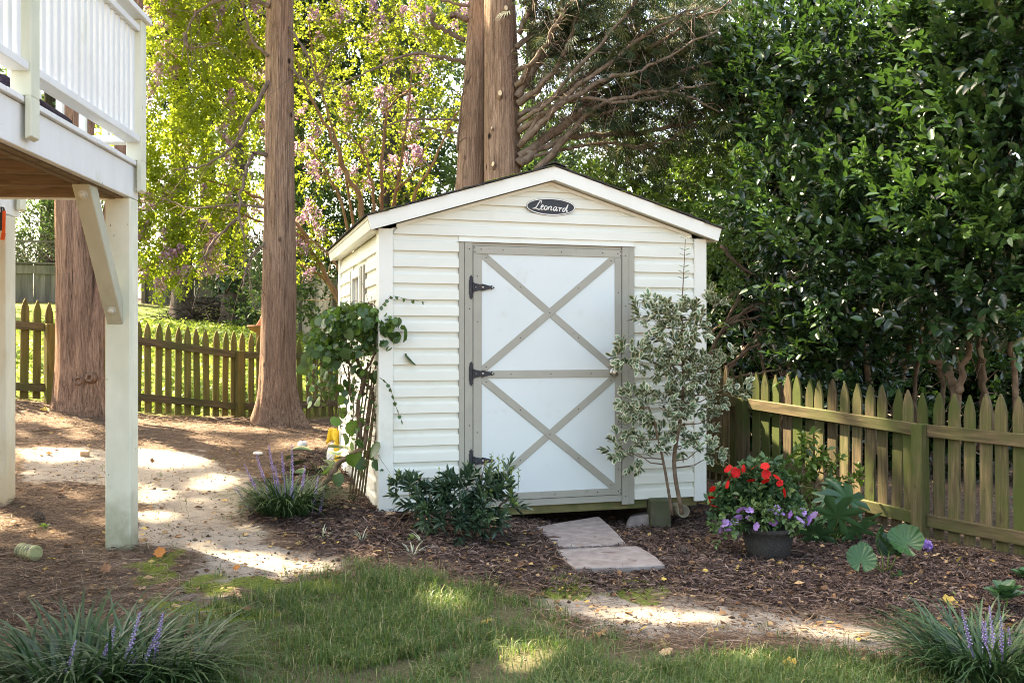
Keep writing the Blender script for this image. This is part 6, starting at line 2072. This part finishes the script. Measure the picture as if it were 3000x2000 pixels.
# brush pile by the far fence
p = at(610, 945, 21.8)
mb = MB()
for _ in range(170):
    c = Vector((rng.normal(0, .45), rng.normal(0, .35), 0))
    c.z = max(.03, rng.uniform(0, .55) * math.exp(-(c.x / .6) ** 2))
    d = Vector((rng.normal(0, 1), rng.normal(0, .8), rng.normal(.1, .35))).normalized() * rng.uniform(.2, .55)
    mb.tube([c - d, c + Vector(rng.normal(0, .04, 3)), c + d], [.012, .010, .005], 4, False)
o = mb.build("brush_pile", M['dark_bark'], None, loc=(p.x, p.y, gz(p.x, p.y)))
tag(o, "heap of dead brush between the two trunks by the far fence", "brush pile", kind="stuff")

# fallen sticks
for k, (pl, lab) in enumerate((([(1835, 1703), (1900, 1712), (1960, 1725), (2040, 1738)], "thin grey stick beside the near stepping stone"), ([(2030, 1600), (2080, 1612), (2120, 1608)], "short brown stick on the mulch near the pot"), ([(2290, 1755), (2330, 1800), (2380, 1830)], "dark twig on the sandy path edge"), ([(2690, 1905), (2700, 1960), (2705, 1990)], "pale upright stick in the grass by the right lily turf"), ([(1385, 1690), (1420, 1685), (1440, 1655)], "forked twig at the edge of the mulch and grass"), ([(420, 1250), (520, 1262), (640, 1290), (700, 1330)], "long bare twig across the pine straw"), ([(90, 1270), (180, 1262), (290, 1250)], "stick on the pine straw in front of the twin cedar"))):
    pts = bez([gp(x, y) + Vector((0, 0, .022)) for x, y in pl], 5)
    o = MB().tube(pts, taper(len(pts), .007, .003), 6).build("fallen_stick", M['twig'], None, smooth=True)
    tag(o, lab, "stick", "sticks on the ground")

# fallen leaves
M['dry'] = {}
DRY = {'brown': ((.13, .060, .028), (.23, .115, .055)), 'orange': ((.28, .095, .022), (.40, .165, .04)), 'yellow': ((.40, .26, .045), (.50, .35, .09)), 'tan': ((.34, .23, .13), (.46, .33, .20)), 'green': ((.24, .30, .07), (.36, .42, .13))}
dmat = {k: surf('dry_leaf_' + k, [(.3, a), (.7, b)], nscale=40, rough=.7, spec=.2, bmp=.2, rnd=.2) for k, (a, b) in DRY.items()}


def dryleaf(seed):
    g = np.random.default_rng(seed)
    n = 14
    V = [(0, 0, 0), (0, .5, 0)]
    for i in range(n):
        a = 2 * math.pi * i / n
        r = .5 * (1 + (.22 if i % 2 else -.12) * g.uniform(.4, 1.2)) * (1.15 if abs(a - math.pi / 2) < .5 else 1)
        x, y = r * math.cos(a) * .85, .5 + r * math.sin(a)
        V.append((x, y, .18 * abs(x) * g.uniform(.4, 1.6) + .16 * (y - .5) ** 2 + .05 * g.normal()))
    V[0] = (0, -.25, .02)
    F = [(1, 2 + i, 2 + (i + 1) % n) for i in range(n)]
    F.append((0, 2 + (n * 3) // 4 - 0, 2 + (n * 3) // 4 + 1))
    return mesh_np("fallen_leaf", np.array(V), F)


dl = {k: [dryleaf(s) for s in range(4)] for k in DRY}
for k in DRY:
    for me in dl[k]:
        me.materials.append(dmat[k])
FLV = [  # px, py, kind, size, label
    (1888, 1660, 'brown', .075, "curled brown leaf resting on the near stepping stone"), (1800, 1608, 'brown', .06, "folded brown leaf between the two stepping stones"),
    (1435, 1830, 'yellow', .085, "big yellow leaf lying in the grass"), (1440, 1668, 'tan', .09, "pale tan leaf at the mulch edge near the grass"), (1538, 1683, 'yellow', .07, "orange yellow leaf on the mulch left of the stepping stones"),
    (2298, 1665, 'yellow', .06, "yellow leaf on the mulch below the pot"), (2120, 1740, 'tan', .085, "tan leaf on the sand right of the moss"), (2368, 1815, 'tan', .09, "tan leaf at the far edge of the sandy path"), (2540, 1870, 'brown', .08, "brown leaf on the sandy path near the right"),
    (1890, 1853, 'yellow', .07, "tan yellow leaf where the sand meets the grass"), (2320, 1972, 'yellow', .085, "pale yellow leaf in the grass at the bottom right"), (1965, 1915, 'tan', .07, "tan leaf in the grass below the sand"), (1825, 1990, 'tan', .06, "tan leaf at the bottom edge of the lawn"),
    (472, 1647, 'orange', .085, "rust orange leaf on the moss by the deck post"), (690, 1680, 'orange', .05, "small orange leaf on the sand by the moss"), (678, 1805, 'orange', .06, "orange leaf near the lily turf tip"), (668, 1860, 'brown', .07, "brown curled leaf in the grass by the lily turf"),
    (182, 1450, 'orange', .09, "orange leaf on the soil between the deck posts"), (120, 1205, 'yellow', .09, "golden leaf on the sunlit straw by the twin cedar"), (155, 1652, 'yellow', .06, "yellow leaf by the ribbed pipe fitting"), (318, 1688, 'brown', .08, "long brown leaf on the straw in front of the deck post"),
    (1995, 1640, 'orange', .07, "red brown leaf beside the grey pine cone"), (2032, 1645, 'brown', .07, "brown leaf on the mulch below the pine cone"), (2085, 1622, 'tan', .06, "small tan leaf left of the pot"), (2030, 1595, 'tan', .09, "tan leaf on the mulch behind the pine cone"),
    (2835, 1672, 'green', .06, "pale green leaf on the mulch by the fence"), (2898, 1652, 'yellow', .06, "yellow leaf close to the fence bottom rail"), (2862, 1730, 'orange', .06, "orange leaf on the mulch above the right lily turf"), (2940, 1690, 'tan', .07, "tan leaf beneath the fence at the right"),
    (2800, 1792, 'yellow', .09, "golden torn leaf at the edge of the right lily turf"), (2795, 1760, 'green', .06, "green leaf on the mulch near the golden torn leaf"), (2745, 1740, 'green', .04, "tiny green leaf on the mulch near the sandy path"), (2830, 1700, 'brown', .08, "dark rusty leaf under the pale green leaf"),
    (1190, 1525, 'brown', .13, "big rust brown leaf against the foot of the shed corner"), (1130, 1520, 'tan', .08, "tan leaf by the shed corner post"), (1205, 1555, 'yellow', .08, "yellowish leaf in front of the shed corner"), (1120, 1545, 'orange', .07, "orange leaf in the mulch near the shed corner"),
    (1100, 1570, 'brown', .08, "torn brown leaf left of the striped tuft"), (1060, 1495, 'tan', .09, "tan leaf at the foot of the vine stakes"), (1250, 1560, 'yellow', .07, "ochre leaf under the left side of the low shrub"), (1085, 1500, 'orange', .08, "orange leaf beside the vine stakes"),
    (2060, 1480, 'yellow', .12, "ochre leaf heap piece beside the shed corner"), (2035, 1500, 'orange', .10, "amber leaf under the right shed corner"), (2085, 1500, 'brown', .10, "brown leaf behind the pot by the shed"), (1730, 1500, 'yellow', .09, "ochre leaf in the gap under the shed"), (1790, 1530, 'brown', .09, "curled brown leaf under the shed edge"),
    (2460, 1590, 'orange', .08, "orange leaf under the fatsia"), (2560, 1640, 'tan', .07, "tan leaf behind the round leopard plant leaf"), (2380, 1700, 'green', .05, "small green leaf on the mulch right of the pot"), (2250, 1720, 'tan', .07, "tan leaf on the mulch before the pot"), (2450, 1745, 'tan', .07, "tan leaf on the mulch below the leopard plant"),
    (2500, 1780, 'green', .05, "green sprig leaf at the mulch edge above the sand"), (2730, 1640, 'tan', .07, "tan leaf below the lilac flower head"), (2780, 1620, 'yellow', .06, "yellowish leaf under the fence rail"), (980, 1700, 'brown', .06, "brown leaf at the sand and grass edge"), (1100, 1715, 'orange', .05, "orange leaf in the grass below the striped tuft"), (1137, 1748, 'brown', .06, "dark brown leaf in the upper grass"), (730, 1790, 'brown', .06, "brown leaf on the bare patch by the moss"), (420, 1740, 'tan', .06, "tan leaf on the straw left of the bare patch"), (60, 1700, 'tan', .05, "tan leaf on the straw at the left edge")]
for i, (px, py, kd, s, lab) in enumerate(FLV):
    p = gp(px, py)
    o = obj("fallen_leaf", dl[kd][i % 4], None, None, loc=(p.x, p.y, gr(p.x, p.y) + .022), rot=(rng.normal(0, .25), rng.normal(0, .25), rng.uniform(0, 6.28)))
    s *= .85
    o.scale = (s, s, s)
    tag(o, lab, "leaf", "fallen leaves on the ground")

# ------------------------------------------------------------------ ground cover
def cover_z(x, y, ex=.0):
    """Height of the modelled ground sheet at points near the camera."""
    ix = np.clip(np.searchsorted(xs, x) - 1, 0, nx_ - 2)
    iy = np.clip(np.searchsorted(ys, y) - 1, 0, ny_ - 2)
    fx = (x - xs[ix]) / (xs[ix + 1] - xs[ix])
    fy = (y - ys[iy]) / (ys[iy + 1] - ys[iy])
    Zg = GZ.reshape(ny_, nx_)
    return (Zg[iy, ix] * (1 - fx) + Zg[iy, ix + 1] * fx) * (1 - fy) + (Zg[iy + 1, ix] * (1 - fx) + Zg[iy + 1, ix + 1] * fx) * fy


def near_sample(n, power=1.0):
    """Points of the ground in view, denser close to the camera."""
    d = 3.3 + (12.5 - 3.3) * rng.random(n) ** 1.7
    x = (rng.random(n) - .5) * 1.14 * d
    return x, d


def mask(att_name, x, y):
    ix = np.clip(np.searchsorted(xs, x), 0, nx_ - 1)
    iy = np.clip(np.searchsorted(ys, y), 0, ny_ - 1)
    return att[att_name].reshape(ny_, nx_)[iy, ix]


def clear_of_shed(x, y):
    c_, s_ = math.cos(TH), math.sin(TH)
    u, w_ = (x + .8957) * c_ + (y - 6.565) * s_, -(x + .8957) * s_ + (y - 6.565) * c_
    ok = ~((u > -.02) & (u < 2.46) & (w_ > .35) & (w_ < 2.5))
    for st_ in STONES:
        ok &= ~inpoly(x, y, st_) | (rng.random(len(x)) < .012)
    return ok


# grass blades
x, y = near_sample(620000)
gm = mask('grass', x, y)
thin = np.clip((fbm(x, y, 3.2, 77) - .33) * 4.2, .08, 1)
pr_ = gm * thin + .05 * mask('moss', x, y) + .03 * (mask('sand', x, y) > .3) * (fbm(x, y, 5, 78) > .62)
k = rng.random(len(x)) < pr_ * .85
x, y = x[k][:150000], y[k][:150000]
n = len(x)
ntu = n // 9
tu = rng.integers(0, ntu, n)
mixk = rng.random(n) < .7
x = np.where(mixk, x[tu] + rng.normal(0, .016, n), x)
y = np.where(mixk, y[tu] + rng.normal(0, .016, n), y)
tuh = rng.uniform(.55, 1.35, ntu)[tu]
hgt = np.where(mixk, tuh, .9) * rng.uniform(.025, .075, n) * (.55 + .9 * fbm(x, y, 3.2, 79))
hgt *= np.where(rng.random(n) < .06, 1.7, 1.0)
az = rng.uniform(0, 6.28, n)
ln = rng.uniform(.15, 1.1, n)
dxy = np.c_[np.cos(az), np.sin(az)]
B = np.c_[x, y, cover_z(x, y) - .004]
side = np.c_[-dxy[:, 1], dxy[:, 0], np.zeros(n)] * (rng.uniform(.0012, .0022, n))[:, None]
M1 = B + np.c_[dxy * (hgt * ln * .35)[:, None], hgt * .62]
T_ = B + np.c_[dxy * (hgt * ln * 1.05)[:, None], hgt * np.maximum(.35, 1 - .35 * ln)]
V = np.stack([B - side, B + side, M1 - side * .8, M1 + side * .8, T_ - side * .12, T_ + side * .12], 1).reshape(-1, 3)
b = np.arange(n) * 6
F = np.concatenate([np.stack([b, b + 1, b + 3, b + 2], 1), np.stack([b + 2, b + 3, b + 5, b + 4], 1)])
dryness = np.clip(rng.random(n) * .55 + .65 * (fbm(x, y, 2.2, 80) - .35), 0, .84)
dryness = np.where(rng.random(n) < .16, .97, dryness)
M['grass'] = leafmat('lawn_grass', [(0, (.030, .068, .018)), (.4, (.065, .125, .030)), (.8, (.135, .195, .050)), (.92, (.20, .22, .08)), (1, (.36, .30, .15))], rough=.45, spec=.3, trans=.35, tcol=(.22, .33, .05))
tag(obj("grass", mesh_np("grass", V, F, {"rnd": np.repeat(dryness, 6)}), M['grass']), "thin green lawn grass in the foreground", "grass", kind="stuff")

# pine straw and mulch shreds lying on the soil
M['straw'] = leafmat('pine_straw', [(0, (.070, .042, .027)), (.4, (.155, .096, .060)), (.75, (.27, .18, .115)), (1, (.45, .35, .25))], rough=.75, spec=.15, trans=0)
M['chips'] = leafmat('bark_mulch', [(0, (.032, .022, .018)), (.4, (.078, .051, .041)), (.8, (.155, .108, .087)), (1, (.30, .23, .185))], rough=.85, spec=.1, trans=0)


def litter(x, y, L0, L1, w0, w1, lift, curve=.25, tilt=.12):
    n = len(x)
    az = rng.uniform(0, 6.28, n)
    L = rng.uniform(L0, L1, n)
    d = np.c_[np.cos(az), np.sin(az)]
    pz = cover_z(x, y) + rng.random(n) ** 1.5 * lift + .002
    tl_ = rng.normal(0, tilt, n)
    P0 = np.c_[x - d[:, 0] * L / 2, y - d[:, 1] * L / 2, pz - tl_ * L / 2]
    P2 = np.c_[x + d[:, 0] * L / 2, y + d[:, 1] * L / 2, pz + tl_ * L / 2]
    cv = rng.normal(0, curve, n) * L
    P1 = np.c_[x - d[:, 1] * cv, y + d[:, 0] * cv, pz + np.abs(rng.normal(0, .006, n))]
    ro = rng.uniform(-.9, .9, n)
    w = rng.uniform(w0, w1, n)[:, None] / 2
    sd = np.c_[-d[:, 1] * np.cos(ro), d[:, 0] * np.cos(ro), np.sin(ro)] * w
    V = np.stack([P0 - sd, P0 + sd, P1 - sd, P1 + sd, P2 - sd * .6, P2 + sd * .6], 1).reshape(-1, 3)
    b = np.arange(n) * 6
    F = np.concatenate([np.stack([b, b + 1, b + 3, b + 2], 1), np.stack([b + 2, b + 3, b + 5, b + 4], 1)])
    return V, F, np.repeat(np.clip(rng.random(n) ** 1.3 * .85 + .3 * (fbm(x, y, 4, 90) - .4), 0, 1), 6)


x, y = near_sample(260000)
bg = (1 - mask('sand', x, y)) * (1 - mask('grass', x, y)) * (1 - mask('mulch', x, y) * .88) * (1 - .8 * mask('moss', x, y)) * (1 - mask('lawn', x, y))
bg = np.clip(bg * (.35 + 1.1 * fbm(x, y, 3, 91)) + .14 * mask('sand', x, y) * (fbm(x, y, 5, 92) > .52), 0, 1)
k = (rng.random(len(x)) < bg * .52) & clear_of_shed(x, y)
x, y = x[k][:60000], y[k][:60000]
V, F, q = litter(x, y, .05, .17, .0016, .0032, .03)
tag(obj("pine_straw", mesh_np("pine_straw", V, F, {"rnd": q}), M['straw']), "brown pine straw strewn over the soil", "pine straw", kind="stuff")
x, y = near_sample(300000)
k = (rng.random(len(x)) < mask('mulch', x, y) * .55 + .02 * (mask('sand', x, y) < .3) * (mask('grass', x, y) < .5)) & clear_of_shed(x, y)
x, y = x[k][:62000], y[k][:62000]
V, F, q = litter(x, y, .018, .075, .003, .010, .022, .12, .22)
tag(obj("bark_mulch", mesh_np("bark_mulch", V, F, {"rnd": q}), M['chips']), "dark shredded bark mulch in the beds", "mulch", kind="stuff")
# crumbs of leaf litter too small to tell apart
x, y = near_sample(60000)
k = (rng.random(len(x)) < .12 + .10 * mask('mulch', x, y)) & clear_of_shed(x, y) & (mask('grass', x, y) < .6) & (mask('lawn', x, y) < .5)
x, y = x[k][:6500], y[k][:6500]
n = len(x)
P = np.c_[x, y, cover_z(x, y) + rng.uniform(.004, .02, n)]
V, F, q = place(DIAM, DIAM_F, P, unit(np.c_[rng.normal(0, 1, (n, 2)), rng.normal(0, .2, n)]), unit(np.c_[rng.normal(0, .4, (n, 2)), np.ones(n)]), rng.uniform(.014, .055, n) * np.where(rng.random(n) < .8, .75, 1.2), 1.0)
M['crumb'] = leafmat('leaf_crumbs', [(0, (.10, .05, .025)), (.5, (.26, .15, .075)), (.85, (.42, .28, .14)), (1, (.50, .36, .09))], rough=.75, spec=.15, trans=.1)
tag(obj("leaf_litter", mesh_np("leaf_litter", V, F, {"rnd": q}), M['crumb']), "small dry leaf scraps scattered on the soil", "leaf litter", kind="stuff")
# clods and grit on the bare sand
x, y = near_sample(60000)
k = (rng.random(len(x)) < .22 * (mask('sand', x, y) > .25) + .02) & (fbm(x, y, 3, 95) > .40) & clear_of_shed(x, y)
x, y = x[k][:5200], y[k][:5200]
n = len(x)
oc = np.array([(1, 0, 0), (-1, 0, 0), (0, 1, 0), (0, -1, 0), (0, 0, .7), (0, 0, -.7)])
of = np.array([(0, 2, 4), (2, 1, 4), (1, 3, 4), (3, 0, 4), (2, 0, 5), (1, 2, 5), (3, 1, 5), (0, 3, 5)])
sz = rng.uniform(.002, .008, n) * np.where(rng.random(n) < .06, 2.0, 1)
V = (np.c_[x, y, cover_z(x, y) + sz * .3][:, None] + oc[None] * sz[:, None, None] * rng.uniform(.6, 1.4, (n, 6, 1))).reshape(-1, 3)
F = (of[None] + (np.arange(n) * 6)[:, None, None]).reshape(-1, 3)
M['clod'] = leafmat('soil_clods', [(0, (.05, .033, .022)), (.6, (.15, .105, .07)), (1, (.33, .27, .20))], rough=.95, spec=.05, trans=0)
tag(obj("soil_crumbs", mesh_np("soil_crumbs", V, F, {"rnd": np.repeat(rng.random(n) ** 1.5, 6)}), M['clod']), "small clods and grit on the sandy path", "grit", kind="stuff")
# ground ivy and grass beyond the back fence
n = 26000
x = rng.uniform(-10, 0, n)
y = 9.5 + rng.random(n) ** 1.3 * 13.5
k = ((x - FA.x) * (-fd.y) + (y - FA.y) * fd.x > .12) & (y < 22.5 + .25 * x + 1)
x, y = x[k], y[k]
n = len(x)
hh = rng.uniform(.01, .12, n) * np.where(y < 15, 1, .5)
P = np.c_[x, y, gzv(x, y) + hh]
V, F, q = place(DIAM, DIAM_F, P, unit(np.c_[rng.normal(0, 1, (n, 2)), rng.normal(.4, .5, n)]), unit(np.c_[rng.normal(0, .5, (n, 2)), np.ones(n)]), rng.uniform(.05, .11, n), 1.1)
M['clover'] = leafmat('ground_ivy_leaf', [(0, (.10, .17, .03)), (.6, (.19, .28, .05)), (1, (.32, .40, .09))], rough=.5, spec=.3, trans=.45, tcol=(.45, .55, .08))
tag(obj("ground_ivy", mesh_np("ground_ivy", V, F, {"rnd": q}), M['clover']), "low green ground cover on the lawn beyond the picket fence", "ground cover", kind="stuff")
